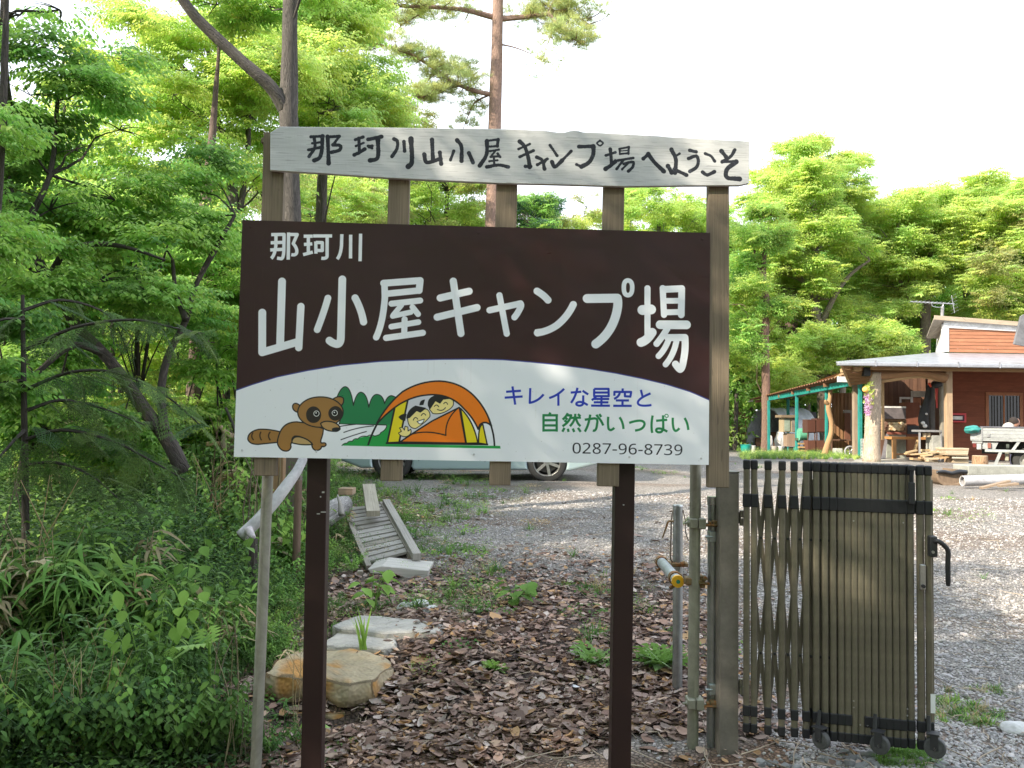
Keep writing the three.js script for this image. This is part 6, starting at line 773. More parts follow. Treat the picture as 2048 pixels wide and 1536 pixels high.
  const tp = [at(1934, 866, D - 0.05), at(1939, 855, D - 0.03), at(1956, 852, D - 0.05), at(1960, 856, D - 0.06), at(1957, 864, D - 0.08), at(1944, 868, D - 0.08)]; const th = (() => { const s = new THREE.IcosahedronGeometry(1, 3), p = s.attributes.position, c = at(1947, 859, D - 0.04); for (let i = 0; i < p.count; i++) { const v = V(p.getX(i), p.getY(i), p.getZ(i)), k = 1 + 0.3 * N3(v.x * 1.7, v.y * 1.7, v.z * 1.7); p.setXYZ(i, c.x + v.x * 0.155 * k + (v.y < 0 ? -0.02 : 0), c.y + v.y * 0.085 * k, c.z + v.z * 0.12 * k - 0.02); } s.computeVertexNormals(); return s; })(); solo('teal_sheet', th, std(col(0.025, 0.2, 0.18), { roughness: 0.5 }), 'crumpled teal sheet draped over the tail corner of the truck', 'sheet', at(1947, 868, D));
}
{ const t = scene.getObjectByName('pickup_truck'); t.rotation.y = -0.5; }
{   // person behind the truck: only head and shoulders show
  const D = 19.5, f = at(2029, 846, D), gy = groundY(f.x, f.z), g = thing('person', 'dark-haired person in a pale shirt bending behind the truck bed', 'person', V(f.x, gy, -D));
  const h = f.y - gy, sk = std(col(0.42, 0.22, 0.15)), pts = [[[0, 0.05, -0.1, 0.05], [0, 0.45, -0.09, 0.06], [0.03, 0.85 * h / 1.25, -0.08, 0.09]], [[0.02, 0.05, 0.1, 0.05], [0.01, 0.45, 0.09, 0.06], [0.03, 0.85 * h / 1.25, 0.08, 0.09]]];
  piece(g, 'trousers', merge(pts.map((p) => tube(p, 10, 3))), std(col(0.05, 0.05, 0.09))); piece(g, 'shirt', tube([[0.03, h * 0.62, 0, 0.15], [-0.06, h * 0.75, 0, 0.16], [-0.13, h * 0.88, 0, 0.15], [-0.06, h * 0.97, 0, 0.07]], 14, 4), std(col(0.40, 0.38, 0.35)));
  const arm = (s) => tube([[-0.1, h * 0.88, s * 0.17, 0.05], [0.02, h * 0.72, s * 0.22, 0.042], [0.16, h * 0.68, s * 0.16, 0.033], [0.22, h * 0.69, s * 0.14, 0.03]], 9, 4); piece(g, 'arms', merge([arm(-1), arm(1)]), sk); const hd = new THREE.SphereGeometry(0.105, 18, 14); hd.scale(0.92, 1.15, 0.85); hd.rotateZ(-0.5); hd.translate(0.01, h + 0.0, 0); const nose = new THREE.ConeGeometry(0.018, 0.04, 8); nose.rotateZ(-2.0); nose.translate(0.115, h - 0.03, 0); piece(g, 'head', merge([hd, nose, tube([[-0.06, h * 0.93, 0, 0.05], [0, h * 0.99, 0, 0.05]], 8, 2)]), sk); const hair = new THREE.SphereGeometry(0.113, 18, 12, 0, 6.3, 0, 1.75); hair.scale(0.95, 1.1, 0.92); hair.rotateZ(0.35); hair.translate(-0.012, h + 0.02, 0); piece(g, 'hair', hair, std(col(0.02, 0.013, 0.01)));
}
{   // trough, slab, pipe and planks in front of the house
  const D = 14, c = at(1902, 941, D), rx = 31 / FPX * D, ry = 30 / FPX * D, s = new THREE.Shape(); s.moveTo(-rx, 0); s.bezierCurveTo(-rx * 0.9, -ry * 0.9, -rx * 0.5, -ry * 1.05, 0.02, -ry * 1.05); s.bezierCurveTo(rx * 0.55, -ry * 1.05, rx, -ry * 0.8, rx, 0); s.lineTo(rx - 0.03, 0.0); s.bezierCurveTo(rx * 0.85, -ry * 0.7, rx * 0.5, -ry * 0.9, 0.02, -ry * 0.92); s.bezierCurveTo(-rx * 0.45, -ry * 0.9, -rx * 0.85, -ry * 0.75, -rx + 0.03, 0); s.closePath(); const e = new THREE.ExtrudeGeometry(s, { depth: 0.7, bevelEnabled: true, bevelSize: 0.01, bevelThickness: 0.01, bevelSegments: 2, curveSegments: 20 }); e.translate(c.x, c.y, c.z - 0.7); wuv(e, 'z'); const g = thing('log_trough', 'brown half-round trough with a black plastic lining', 'trough', V(c.x, c.y - ry, c.z - 0.3)); part(g, 'trough', e, wood(0.26, 0.18, 0.12)); const ee = new THREE.Shape(); ee.absellipse(0, 0, rx * 0.97, ry * 0.98, Math.PI, 2 * Math.PI); ee.closePath(); const ef = new THREE.ExtrudeGeometry(ee, { depth: 0.03, bevelEnabled: false, curveSegments: 20 }); ef.translate(c.x, c.y, c.z - 0.035); part(g, 'end_board', wuv(ef, 'y'), wood(0.24, 0.165, 0.11)); part(g, 'lining', tube([[c.x - rx * 0.98, c.y - 0.03, c.z + 0.01, 0.02], [c.x - rx * 0.5, c.y - 0.02, c.z + 0.025, 0.035], [c.x, c.y - 0.045, c.z + 0.025, 0.03], [c.x + rx * 0.5, c.y - 0.015, c.z + 0.025, 0.035], [c.x + rx, c.y - 0.02, c.z + 0.01, 0.03]], 8, 5, 0.5), std(col(0.012, 0.012, 0.014), { roughness: 0.3 }));
  const sl = pbox(1936, 932, 2140, 953, 14.2, 0.5, 'x', 0.02); solo('grey_slab', sl, blot(0.34, 0.34, 0.30), 'long grey concrete trough slab behind the white pipe', 'slab', at(1990, 955, 14.2)); const p0 = at(1925, 962, 13.4), p1 = at(2100, 957, 13.6); const pg = thing('white_pipe', 'thick pale pipe lying on the ground at the far edge', 'pipe', p0); part(pg, 'tube', cyl(0.082, 0.082, p0, p1, 24, true), blot(0.5, 0.49, 0.51, { side: THREE.DoubleSide, roughness: 0.5 })); const rg = new THREE.TorusGeometry(0.078, 0.006, 8, 24); rg.rotateY(Math.PI / 2); rg.translate(p0.x, p0.y, p0.z); part(pg, 'rim', rg, blot(0.62, 0.6, 0.6)); part(pg, 'inside', cyl(0.07, 0.07, p0.clone().add(V(0.05, 0, 0)), p0.clone().add(V(0.06, 0, 0)), 20), blot(0.3, 0.28, 0.27));
  for (const [x0, y0, x1, y1, D2, l] of [[1962, 976, 2018, 962, 13.1, 'thin plank propped under the white pipe'], [1998, 972, 2034, 967, 12.9, 'short dark plank below the white pipe']]) { const a = at(x0, y0, D2), b = at(x1, y1, D2), d = b.clone().sub(a), q = wuv(new THREE.BoxGeometry(d.length(), 0.03, 0.1), 'x'); q.applyQuaternion(new THREE.Quaternion().setFromUnitVectors(V(1, 0, 0), d.clone().normalize())); q.translate((a.x + b.x) / 2, (a.y + b.y) / 2, (a.z + b.z) / 2); solo('plank', q, wood(0.36, 0.26, 0.18), l, 'plank', a); }
}
// ---------- the pale blue car behind the sign ----------
{
  const D = 13.4, xa = at(684, 940, D).x, L = 4.0, gY = groundY(xa + 2, -D - 0.1), g = thing('parked_car', 'pale silver-blue hatchback parked behind the sign', 'car', V(xa + L / 2, gY, -D - 0.8)), paint = new THREE.MeshPhysicalMaterial({ color: col(0.36, 0.46, 0.48), roughness: 0.35, metalness: 0.35, clearcoat: 0.8, clearcoatRoughness: 0.08 }), W = 1.62;
  const P = (a, b) => new THREE.Vector2(a, b), wheels = [0.78, 3.22], body = new THREE.Shape(); body.moveTo(0.02, 0.32); body.lineTo(0.0, 0.55); body.quadraticCurveTo(0.05, 0.72, 0.35, 0.80); body.lineTo(1.0, 0.93); body.quadraticCurveTo(2, 0.98, 3.7, 0.98); body.quadraticCurveTo(3.97, 0.95, 3.99, 0.6); body.lineTo(3.96, 0.32); body.lineTo(3.57, 0.22); body.absarc(wheels[1], 0.31, 0.355, -0.25, Math.PI + 0.25, false); body.lineTo(1.14, 0.2); body.absarc(wheels[0], 0.31, 0.355, -0.25, Math.PI + 0.25, false); body.lineTo(0.3, 0.22); body.closePath();
  const ex = (s, d, bev, n = 3) => { const e = new THREE.ExtrudeGeometry(s, { depth: d - 2 * bev, bevelEnabled: true, bevelSize: bev, bevelThickness: bev, bevelSegments: n, curveSegments: 14 }); e.translate(xa, gY, -D - d + bev); return e; };
  part(g, 'body', ex(body, W, 0.04), paint); const cab = new THREE.Shape([P(1.0, 0.93), P(1.62, 1.42), P(1.9, 1.5), P(3.1, 1.5), P(3.5, 1.40), P(3.85, 0.97)]); const cb = ex(cab, W - 0.16, 0.06); cb.translate(0, 0, -0.08); part(g, 'cabin', cb, paint);
  for (const q of [[[1.2, 0.98], [1.68, 1.38], [2.2, 1.42], [2.2, 0.99]], [[2.28, 0.99], [2.28, 1.42], [3.05, 1.41], [3.35, 1.0]]]) part(g, 'window', (() => { const e = new THREE.ExtrudeGeometry(new THREE.Shape(q.map(([a, b]) => P(a, b))), { depth: 0.01, bevelEnabled: false }); e.translate(xa, gY, -D - 0.085); return e; })(), glassDark);
  part(g, 'sill', box(xa + 1.16, xa + 2.84, gY + 0.185, gY + 0.255, -D - W + 0.05, -D - 0.015, 'x', 0.02), std(col(0.30, 0.38, 0.40), { roughness: 0.4 })); part(g, 'underbody', box(xa + 0.3, xa + 3.7, gY + 0.2, gY + 0.5, -D - W + 0.15, -D - 0.15), blackM); part(g, 'door_seam', merge([box(xa + 2.24, xa + 2.247, gY + 0.3, gY + 0.96, -D - 0.02, -D + 0.0012), box(xa + 1.2, xa + 1.207, gY + 0.3, gY + 0.93, -D - 0.02, -D + 0.0012)]), blackM).userData.kind = 'stuff'; part(g, 'headlight', (() => { const s = new THREE.SphereGeometry(0.16, 16, 10); s.scale(1.4, 0.55, 0.5); s.translate(xa + 0.28, gY + 0.66, -D - 0.12); return s; })(), new THREE.MeshPhysicalMaterial({ color: col(0.7, 0.72, 0.74), roughness: 0.08, clearcoat: 1 })); part(g, 'bumper_vent', box(xa - 0.006, xa + 0.12, gY + 0.28, gY + 0.36, -D - 0.7, -D - 0.1, 'y', 0.01), blackM); part(g, 'rear_lamp', box(xa + 3.93, xa + 4.005, gY + 0.62, gY + 0.9, -D - 0.22, -D - 0.03, 'y', 0.02), std(col(0.4, 0.02, 0.02), { roughness: 0.2 })); part(g, 'mirror', (() => { const s = new THREE.SphereGeometry(0.09, 12, 8); s.scale(0.7, 0.8, 1.1); s.translate(xa + 1.42, gY + 1.02, -D + 0.08); return s; })(), paint);
  for (const wx of wheels) for (const side of [0, 1]) { const w = new THREE.Group(); w.name = 'wheel'; w.position.set(xa + wx, gY + 0.31, side ? -D - W + 0.1 : -D - 0.1).sub(g.position); if (side) w.rotation.y = Math.PI; g.add(w); const t = new THREE.LatheGeometry([[0.215, -0.09], [0.285, -0.095], [0.312, -0.06], [0.314, 0.05], [0.29, 0.09], [0.22, 0.085]].map(([a, b]) => P(a, b)), 36); t.rotateX(Math.PI / 2); piece(w, 'tyre', t, std(col(0.028, 0.027, 0.026), { roughness: 0.9 })); const al = metal(0.52, 0.52, 0.5, 0.3, 0.8), rim = new THREE.LatheGeometry([[0.2, 0.02], [0.205, 0.07], [0.222, 0.08], [0.222, -0.06], [0.2, -0.06], [0.2, 0.02]].map(([a, b]) => P(a, b)), 36); rim.rotateX(Math.PI / 2); piece(w, 'rim', rim, al); piece(w, 'brake', cyl(0.16, 0.16, V(0, 0, -0.02), V(0, 0, 0.01), 24), std(col(0.06, 0.055, 0.05))); const sp = []; for (let i = 0; i < 6; i++) { const b = new THREE.BoxGeometry(0.042, 0.17, 0.025); b.translate(0, 0.125, 0.05); b.rotateZ(i * Math.PI / 3 + 0.2); sp.push(b); } sp.forEach((b) => piece(w, 'spoke', b, al)); piece(w, 'hub', cyl(0.05, 0.04, V(0, 0, 0.02), V(0, 0, 0.07), 16), al); }
}
// ---------- stones, boards and logs beside the path ----------
seed = 31;
function rock(outline, H, thick, bump = 0.02, undercut = 0.04) {   // outline: Vector3 list seen from above, top at their own heights
  const n = 72, rings = 14, c = outline.reduce((a, p) => a.add(p), V(0, 0, 0)).multiplyScalar(1 / outline.length), loop = []; const cv = new THREE.CatmullRomCurve3(outline, true, 'catmullrom', 0.08); for (let i = 0; i < n; i++) loop.push(cv.getPoint(i / n));
  const pos = [], idx = []; const add = (p, s) => { const k = bump * s; pos.push(p.x + k * N3(p.x * 7, p.y * 9, p.z * 7), p.y + k * 0.9 * N3(p.x * 5 + 3, p.y * 5, p.z * 5) + k * 0.4 * N3(p.x * 19, p.y * 19, p.z * 19), p.z + k * N3(p.z * 7, p.y * 9 + 4, p.x * 7)); };
  add(c, 1); for (let r = 1; r <= rings; r++) for (let i = 0; i < n; i++) { const t = r / rings, p = c.clone().lerp(loop[i], t * 0.985); if (r === rings) p.y -= 0.008; add(p, 1); }
  const side = 9; for (let s = 1; s <= side; s++) for (let i = 0; i < n; i++) { const t = s / side, p = loop[i].clone(), q = p.clone().sub(c).setY(0).normalize(); p.y -= thick * t; p.addScaledVector(q, 0.006 * Math.sin(Math.PI * t) - undercut * t * t); add(p, 1.9); }
  for (let i = 0; i < n; i++) idx.push(0, 1 + (i + 1) % n, 1 + i); const R = rings + side; for (let r = 0; r < R - 1; r++) for (let i = 0; i < n; i++) { const a = 1 + r * n + i, b = 1 + r * n + (i + 1) % n; idx.push(a, b, a + n, b, b + n, a + n); }
  const g = new THREE.BufferGeometry(); g.setAttribute('position', new THREE.Float32BufferAttribute(pos, 3)); g.setIndex(idx); g.computeVertexNormals(); const nm = g.attributes.normal; let up = 0; for (let i = 1; i < 1 + n; i++) up += nm.getY(i); if (up < 0) { for (let i = 0; i < idx.length; i += 3) [idx[i], idx[i + 1]] = [idx[i + 1], idx[i]]; g.setIndex(idx); g.computeVertexNormals(); } return wuv(g, 'x');
}
const stoneTex = dataTex(512, 512, (u, v) => { const a = tile(u, v, 6, 6, 3) + 0.6 * tile(u, v, 17, 17, 5), b = tile(u, v, 60, 60, 2), s = sstep(tile(u, v, 3, 5, 8) + 0.35 * a, 0.0, 0.5), k = 0.78 + 0.16 * a + 0.16 * b; return [k * lerp(0.95, 0.98, s), k * lerp(0.9, 0.58, s), k * lerp(0.78, 0.22, s)]; }, [1 / 0.9, 1 / 0.9], 3);
const stoneTex2 = dataTex(512, 512, (u, v) => { const k = 0.82 + 0.16 * tile(u, v, 7, 7, 3) + 0.12 * tile(u, v, 30, 30, 5) + 0.1 * tile(u, v, 90, 90, 1); return [k * 0.97, k * 0.98, k]; }, [1 / 0.8, 1 / 0.8], 3);
const ochre = std(col(0.43, 0.37, 0.28), { map: stoneTex, bumpMap: stoneTex, bumpScale: 0.014, roughness: 0.95 }), greyStone = std(col(0.43, 0.40, 0.35), { map: stoneTex2, bumpMap: stoneTex2, bumpScale: 0.012, roughness: 0.95 });
{
  const flat = (list, y) => list.map(([a, b]) => atY(a, b, y)), st = (name, list, y, th, m, l, bump, uc) => { const o = flat(list, y), g = rock(o, y, th, bump, uc), c = o.reduce((a, p) => a.add(p), V(0, 0, 0)).multiplyScalar(1 / o.length); c.y = y - th; solo(name, g, m, l, 'stone', c); };
  st('stepping_stone', [[534, 1344], [560, 1322], [596, 1297], [640, 1291], [708, 1297], [752, 1306], [786, 1318], [772, 1338], [745, 1354], [700, 1360], [640, 1350], [590, 1352], [552, 1352]], 0.155, 0.115, ochre, 'big ochre-stained flat stone nearest the left sign post', 0.02, 0.015);
  st('stepping_stone', [[548, 1400], [590, 1404], [650, 1404], [702, 1402], [712, 1416], [690, 1424], [640, 1425], [580, 1424]], 0.0, 0.14, ochre, 'thin lower stone slab showing beneath the ochre stone', 0.02, 0.03);
  st('stepping_stone', [[641, 1290], [660, 1273], [683, 1258], [722, 1260], [755, 1265], [790, 1275], [795, 1290], [762, 1296], [700, 1292]], 0.175, 0.12, greyStone, 'pale grey flat stone behind the ochre stone', 0.009, 0.01);
  st('stepping_stone', [[667, 1250], [690, 1238], [713, 1229], [773, 1232], [840, 1240], [900, 1250], [872, 1263], [810, 1264], [766, 1267], [720, 1258], [685, 1256]], 0.205, 0.1, greyStone, 'pale grey flat stone furthest from the sign', 0.010, 0.01);
  for (const [x, y, r, l] of [[812, 1217, 0.05, 'white rubble stone left of the others beyond the flat stones'], [838, 1212, 0.06, 'tallest white rubble stone beyond the flat stones'], [862, 1219, 0.045, 'small white rubble stone at the right of the group'], [2030, 1464, 0.055, 'white stone lying on the gravel right of the gate']]) { const p = onGround(x, y + 6), s = new THREE.IcosahedronGeometry(r, 3), q = s.attributes.position; for (let i = 0; i < q.count; i++) { const v = V(q.getX(i), q.getY(i), q.getZ(i)), k = 1 + 0.5 * N3(v.x * 14 + x, v.y * 14, v.z * 14); q.setXYZ(i, v.x * k * 1.3, v.y * k * 0.75, v.z * k); } s.computeVertexNormals(); wuv(s); s.translate(p.x, p.y + r * 0.3, p.z); solo('rubble_stone', s, std(col(0.62, 0.6, 0.57), { map: stoneTex2, roughness: 0.9 }), l, 'stone', p); }
}
const weathered = wood(0.40, 0.37, 0.33), weathered2 = wood(0.33, 0.295, 0.25);
{   // slatted board sloping down towards the stones
  const TL = at(692, 1016, 8.7), TR = at(764, 1007, 8.8), BR = at(815, 1104, 7.3), BL = at(731, 1126, 7.15), g = thing('slatted_walkway', 'weathered slatted duckboard sloping down to the block step', 'walkway', BL.clone()), mix = (u, v) => TL.clone().lerp(TR, u).lerp(BL.clone().lerp(BR, u), v), nrm = TR.clone().sub(TL).cross(BL.clone().sub(TL)).normalize(); if (nrm.y < 0) nrm.negate();
  for (let i = 0; i < 13; i++) { const a = (i + 0.1) / 13, b = (i + 0.8) / 13, j = rr(-0.004, 0.004); part(g, 'slat', quadSlab([mix(0.01, b), mix(0.99, b + rr(-0.01, 0.01)), mix(0.99, a), mix(0.01, a)].map((p) => p.addScaledVector(nrm, j)), nrm.clone().multiplyScalar(-0.022)), pick([weathered, weathered2, wood(0.44, 0.41, 0.37)])); } part(g, 'backing', quadSlab([mix(0.02, 0.99), mix(0.98, 0.99), mix(0.98, 0.01), mix(0.02, 0.01)].map((p) => p.addScaledVector(nrm, -0.045)), nrm.clone().multiplyScalar(-0.02)), wood(0.12, 0.1, 0.08));
  const rail = (a, b, w, h) => { const d = b.clone().sub(a), L = d.length(), q = wuv(new THREE.BoxGeometry(w, h, L), 'z'); q.applyQuaternion(new THREE.Quaternion().setFromUnitVectors(V(0, 0, 1), d.normalize())); const c = a.clone().lerp(b, 0.5); q.translate(c.x, c.y, c.z); return q; }; part(g, 'side_rail', rail(at(772, 1004, 8.8), at(834, 1114, 7.1), 0.07, 0.06), weathered); part(g, 'side_rail', rail(at(763, 1008, 8.85), at(822, 1112, 7.25), 0.04, 0.05), weathered2); part(g, 'side_rail', rail(at(697, 1040, 8.3), at(738, 1138, 7.0), 0.045, 0.06), weathered2);
  const a = at(737, 992, 8.9), b = at(742, 1040, 8.05), q = rail(a.clone().add(V(0, 0.1, 0)), b.clone().add(V(0.02, 0.06, 0)), 0.125, 0.055); solo('short_plank', q, wood(0.44, 0.39, 0.31), 'short thick plank lying on top of the slatted walkway', 'plank', b);
}
{   // block step: a thick board cut away below
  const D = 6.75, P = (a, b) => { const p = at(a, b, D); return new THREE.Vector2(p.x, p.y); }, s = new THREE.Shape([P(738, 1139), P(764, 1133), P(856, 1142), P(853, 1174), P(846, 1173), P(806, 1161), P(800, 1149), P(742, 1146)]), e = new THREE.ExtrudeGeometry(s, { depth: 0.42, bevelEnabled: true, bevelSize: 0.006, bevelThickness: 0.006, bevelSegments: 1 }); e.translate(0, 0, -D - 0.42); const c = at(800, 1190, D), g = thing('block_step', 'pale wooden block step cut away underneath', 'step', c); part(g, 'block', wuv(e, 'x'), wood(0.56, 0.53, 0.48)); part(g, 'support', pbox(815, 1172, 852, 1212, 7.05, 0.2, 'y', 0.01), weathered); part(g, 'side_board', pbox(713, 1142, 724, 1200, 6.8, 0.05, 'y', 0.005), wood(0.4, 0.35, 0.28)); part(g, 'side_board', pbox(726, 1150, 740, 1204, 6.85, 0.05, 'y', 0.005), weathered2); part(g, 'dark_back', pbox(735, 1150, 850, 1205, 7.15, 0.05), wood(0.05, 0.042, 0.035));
}
{   // grey split stump and its small board
  const b = at(668, 1045, 8.2), g = thing('split_log', 'silver-grey split log lying behind the left sign post', 'log', b); part(g, 'log', tube([[...at(632, 1040, 8.0), 0.12], [...at(655, 1027, 8.1), 0.12], [...at(678, 1014, 8.4), 0.105], [...at(690, 1009, 8.6), 0.09]], 14, 5, 0.25), bark(0.42, 0.40, 0.38)); part(g, 'splinter', tube([[...at(683, 1030, 8.0), 0.03], [...at(680, 1008, 8.05), 0.02], [...at(675, 990, 8.1), 0.008]], 6, 3, 0.3), weathered); solo('small_board', pbox(676, 977, 705, 990, 9.2, 0.2, 'x', 0.005), wood(0.42, 0.3, 0.2), 'small brown board with a bright top beyond the split log', 'board', at(690, 992, 9.2));
}
{   // peeled log leaning behind the left pole
  const p0 = at(482, 1073, 6.0), g = thing('peeled_log', 'white peeled log slanting behind the left support pole', 'log', p0); part(g, 'log', tube([[...p0, 0.043], [...at(515, 1042, 6.02), 0.042], [...at(545, 1008, 6.05), 0.044], [...at(572, 972, 6.1), 0.042], [...at(592, 945, 6.15), 0.036], [...at(603, 925, 6.2), 0.034], [...at(622, 885, 6.3), 0.026]], 14, 5, 0.16), blot(0.62, 0.60, 0.60)); const d = p0.clone().sub(at(515, 1042, 6.02)).normalize(); part(g, 'cut_end', cyl(0.038, 0.034, p0.clone().addScaledVector(d, -0.004), p0.clone().addScaledVector(d, 0.006), 14), wood(0.13, 0.05, 0.045)); part(g, 'branch_stub', tube([[...at(497, 1058, 5.97), 0.03], [...at(503, 1070, 5.93), 0.024], [...at(507, 1076, 5.91), 0.018]], 9, 3, 0.15), blot(0.55, 0.5, 0.5));
  const stake = (px, yt, yb, D, r, m, l) => { const t = at(px, yt, D), b = at(px - 3, yb, D); b.y = Math.min(b.y, groundY(b.x, b.z)); solo('stake', tube([[...b, r * 1.05], [...b.clone().lerp(t, 0.5), r], [...t, r * 0.95]], 10, 3, 0.08), m, l, 'stake', b); };
  stake(507, 1078, 1210, 5.85, 0.032, barkDark, 'dark wooden stake standing beside the left pole'); stake(597, 960, 1060, 6.4, 0.03, wood(0.2, 0.13, 0.09), 'brown stake beside the left brown sign post'); solo('old_post', pbox(545, 880, 566, 1010, 7.2, 0.09, 'y', 0.005), wood(0.33, 0.2, 0.1), 'orange-brown timber post behind the left plank', 'post', at(555, 1010, 7.2)); solo('old_post', pbox(567, 870, 601, 1025, 7.5, 0.08, 'y', 0.008), wood(0.17, 0.14, 0.11), 'wide grey-brown weathered post behind the peeled log', 'post', at(584, 1025, 7.5));
  const br = thing('broken_branch', 'pale sunlit broken branch at the left edge of the sign panel', 'branch', at(455, 920, 9)); part(br, 'branch', tube([[...at(441, 852, 9), 0.02], [...at(450, 864, 9), 0.03], [...at(466, 874, 9), 0.035], [...at(500, 880, 9), 0.03]], 8, 3, 0.2), wood(0.55, 0.4, 0.27)); part(br, 'stem', tube([[...at(448, 915, 9), 0.035], [...at(447, 880, 9), 0.03], [...at(449, 864, 9), 0.02]], 8, 3, 0.2), wood(0.36, 0.28, 0.2)); part(br, 'flat_end', pbox(411, 884, 441, 893, 9.1, 0.2, 'x', 0.01), wood(0.55, 0.38, 0.2)); part(br, 'stump', pbox(452, 892, 470, 912, 9.05, 0.2, 'y', 0.01), wood(0.26, 0.2, 0.16)); part(br, 'twig', tube([[...at(451, 815, 9.2), 0.014], [...at(466, 850, 9.2), 0.018], [...at(480, 890, 9.2), 0.022]], 7, 3), barkGrey);
}
// ---------- fallen leaves, gravel, twigs ----------
seed = 808;
function deadLeaf(L, W, curl, roll) { const nx = 5, nz = 3, pos = [], idx = []; for (let i = 0; i <= nx; i++) for (let j = 0; j < nz; j++) { const t = i / nx, s = (j - 1), w = W * Math.pow(Math.sin(Math.PI * Math.min(1, 0.04 + t * 0.96)), 0.75) * 0.5 * (i === nx ? 0.05 : 1); pos.push((t - 0.5) * L, curl * L * (4 * (t - 0.5) ** 2) * 0.5 + Math.abs(s) * roll * w, s * w + 0.06 * W * Math.sin(t * 9)); } for (let i = 0; i < nx; i++) for (let j = 0; j < nz - 1; j++) { const a = i * nz + j, b = a + nz; idx.push(a, a + 1, b, a + 1, b + 1, b); } const g = new THREE.BufferGeometry(); g.setAttribute('position', new THREE.Float32BufferAttribute(pos, 3)); g.setIndex(idx); g.computeVertexNormals(); return g; }
{
  const kinds = [deadLeaf(0.075, 0.042, 0.28, 0.35), deadLeaf(0.06, 0.036, -0.22, 0.6), deadLeaf(0.10, 0.06, 0.12, 0.12), deadLeaf(0.055, 0.02, 0.6, 1.3), deadLeaf(0.12, 0.05, -0.3, -0.5), deadLeaf(0.035, 0.025, 0.3, 0.5)].map((k) => new Scatter(k, deadMat)), tones = [[0.29, 0.20, 0.165], [0.24, 0.165, 0.135], [0.34, 0.255, 0.215], [0.37, 0.265, 0.20], [0.20, 0.13, 0.105], [0.31, 0.22, 0.18], [0.42, 0.34, 0.295], [0.38, 0.235, 0.125], [0.165, 0.11, 0.087], [0.13, 0.087, 0.068]];
  for (let i = 0; i < 90000; i++) { const D = 3.35 + Math.pow(rnd(), 1.7) * 8.5, x = rr(-0.62 * D, 0.34 * D + 0.6), z = -D, k = Math.max(litter(x, z), x < xEdge(D) + 0.1 ? 0.30 : 0, 0.02); if (rnd() > k * (0.45 + 0.55 * sstep(N3(x * 2.3, 6, z * 2.3), -0.35, 0.1))) continue; const y = groundY(x, z) + rr(0.0, 0.025) * k; if (x > -1.28 && x < -0.62 && z > -4.2 && z < -3.98 && rnd() < 0.8) continue; if (((x + 0.76) / 0.27) ** 2 + ((z + 4.95) / 0.36) ** 2 < 1 && rnd() < 0.9) continue; pick(kinds).add(V(x, y + 0.006, z), qe(rr(-0.38, 0.38), rr(0, 6.28), rr(-0.38, 0.38)), (0.34 + 0.75 * rnd() * rnd() + 0.25 * rnd()) * (D > 6 ? 1.05 : 1), vary(col(...pick(tones)), 0.01, 0.35)); }
  const g = thing('fallen_leaves', 'carpet of dry brown fallen leaves round the sign posts', null); g.userData.kind = 'stuff'; kinds.forEach((k) => k.build('leaves', g));
  const st = [0, 1, 2].map((k) => { const s = new THREE.IcosahedronGeometry(1, 1), p = s.attributes.position; for (let i = 0; i < p.count; i++) { const v = V(p.getX(i), p.getY(i), p.getZ(i)), f = 1 + 0.45 * N3(v.x * 1.3 + k * 9, v.y * 1.3, v.z * 1.3); p.setXYZ(i, v.x * f * 1.25, v.y * f * 0.7, v.z * f); } s.computeVertexNormals(); return new Scatter(s, std(col(1, 1, 1), { roughness: 0.95 })); });
  for (let i = 0; i < 80000; i++) { const D = 3.15 + Math.pow(rnd(), 2.0) * 9, x = rr(-0.2 * D, 0.66 * D), z = -D, soil = D < 3.85 && x < 1.12; const k = (1 - litter(x, z)) * sstep(x - xEdge(D), 0.3, 1.2) * (soil ? 0.06 : 1) * (x < 0.6 && D < 6 ? 0.25 : 1); if (rnd() > k) continue; const c = rr(0.2, 0.42) * (rnd() < 0.1 ? 0.5 : 1), big = rnd() < 0.03 ? 2.1 : 1; pick(st).add(V(x, groundY(x, z) + 0.002, z), qe(rr(-0.4, 0.4), rr(0, 6), rr(-0.4, 0.4)), rr(0.003, 0.0085) * big * (0.8 + D * 0.05), col(c * rr(1.0, 1.07), c * 0.965, c * rr(0.88, 0.97))); }
  for (let i = 0; i < 160; i++) { const x = rr(0.98, 1.9), z = rr(-3.45, -3.2); const c = rr(0.1, 0.25); pick(st).add(V(x, groundY(x, z) + 0.004, z), qe(rr(-0.4, 0.4), rr(0, 6), 0), rr(0.008, 0.022), col(c, c * 0.99, c * 0.98)); }
  const q = thing('gravel', 'loose grey gravel stones of the yard', null); q.userData.kind = 'stuff'; st.forEach((k) => k.build('stones', q));
  const tw = new Scatter(tube([[-0.5, 0, 0, 0.016], [-0.1, 0.02, 0.03, 0.014], [0.2, 0.0, -0.02, 0.012], [0.5, 0.03, 0.01, 0.006]], 5, 2), std(col(1, 1, 1), { roughness: 0.9 })); for (let i = 0; i < 900; i++) { const D = 3.3 + Math.pow(rnd(), 1.5) * 8, x = rr(-0.6 * D, 0.6 * D), z = -D, c = rr(0.15, 0.42), L = rr(0.05, 0.3); tw.add(V(x, groundY(x, z) + 0.012, z), qe(rr(-0.15, 0.15), rr(0, 6), rr(-0.2, 0.2)), V(L, 0.2, 0.2), col(c, c * 0.8, c * 0.6)); } const t = thing('fallen_twigs', 'thin dry twigs scattered over leaves and gravel', null); t.userData.kind = 'stuff'; tw.build('twigs', t);
}
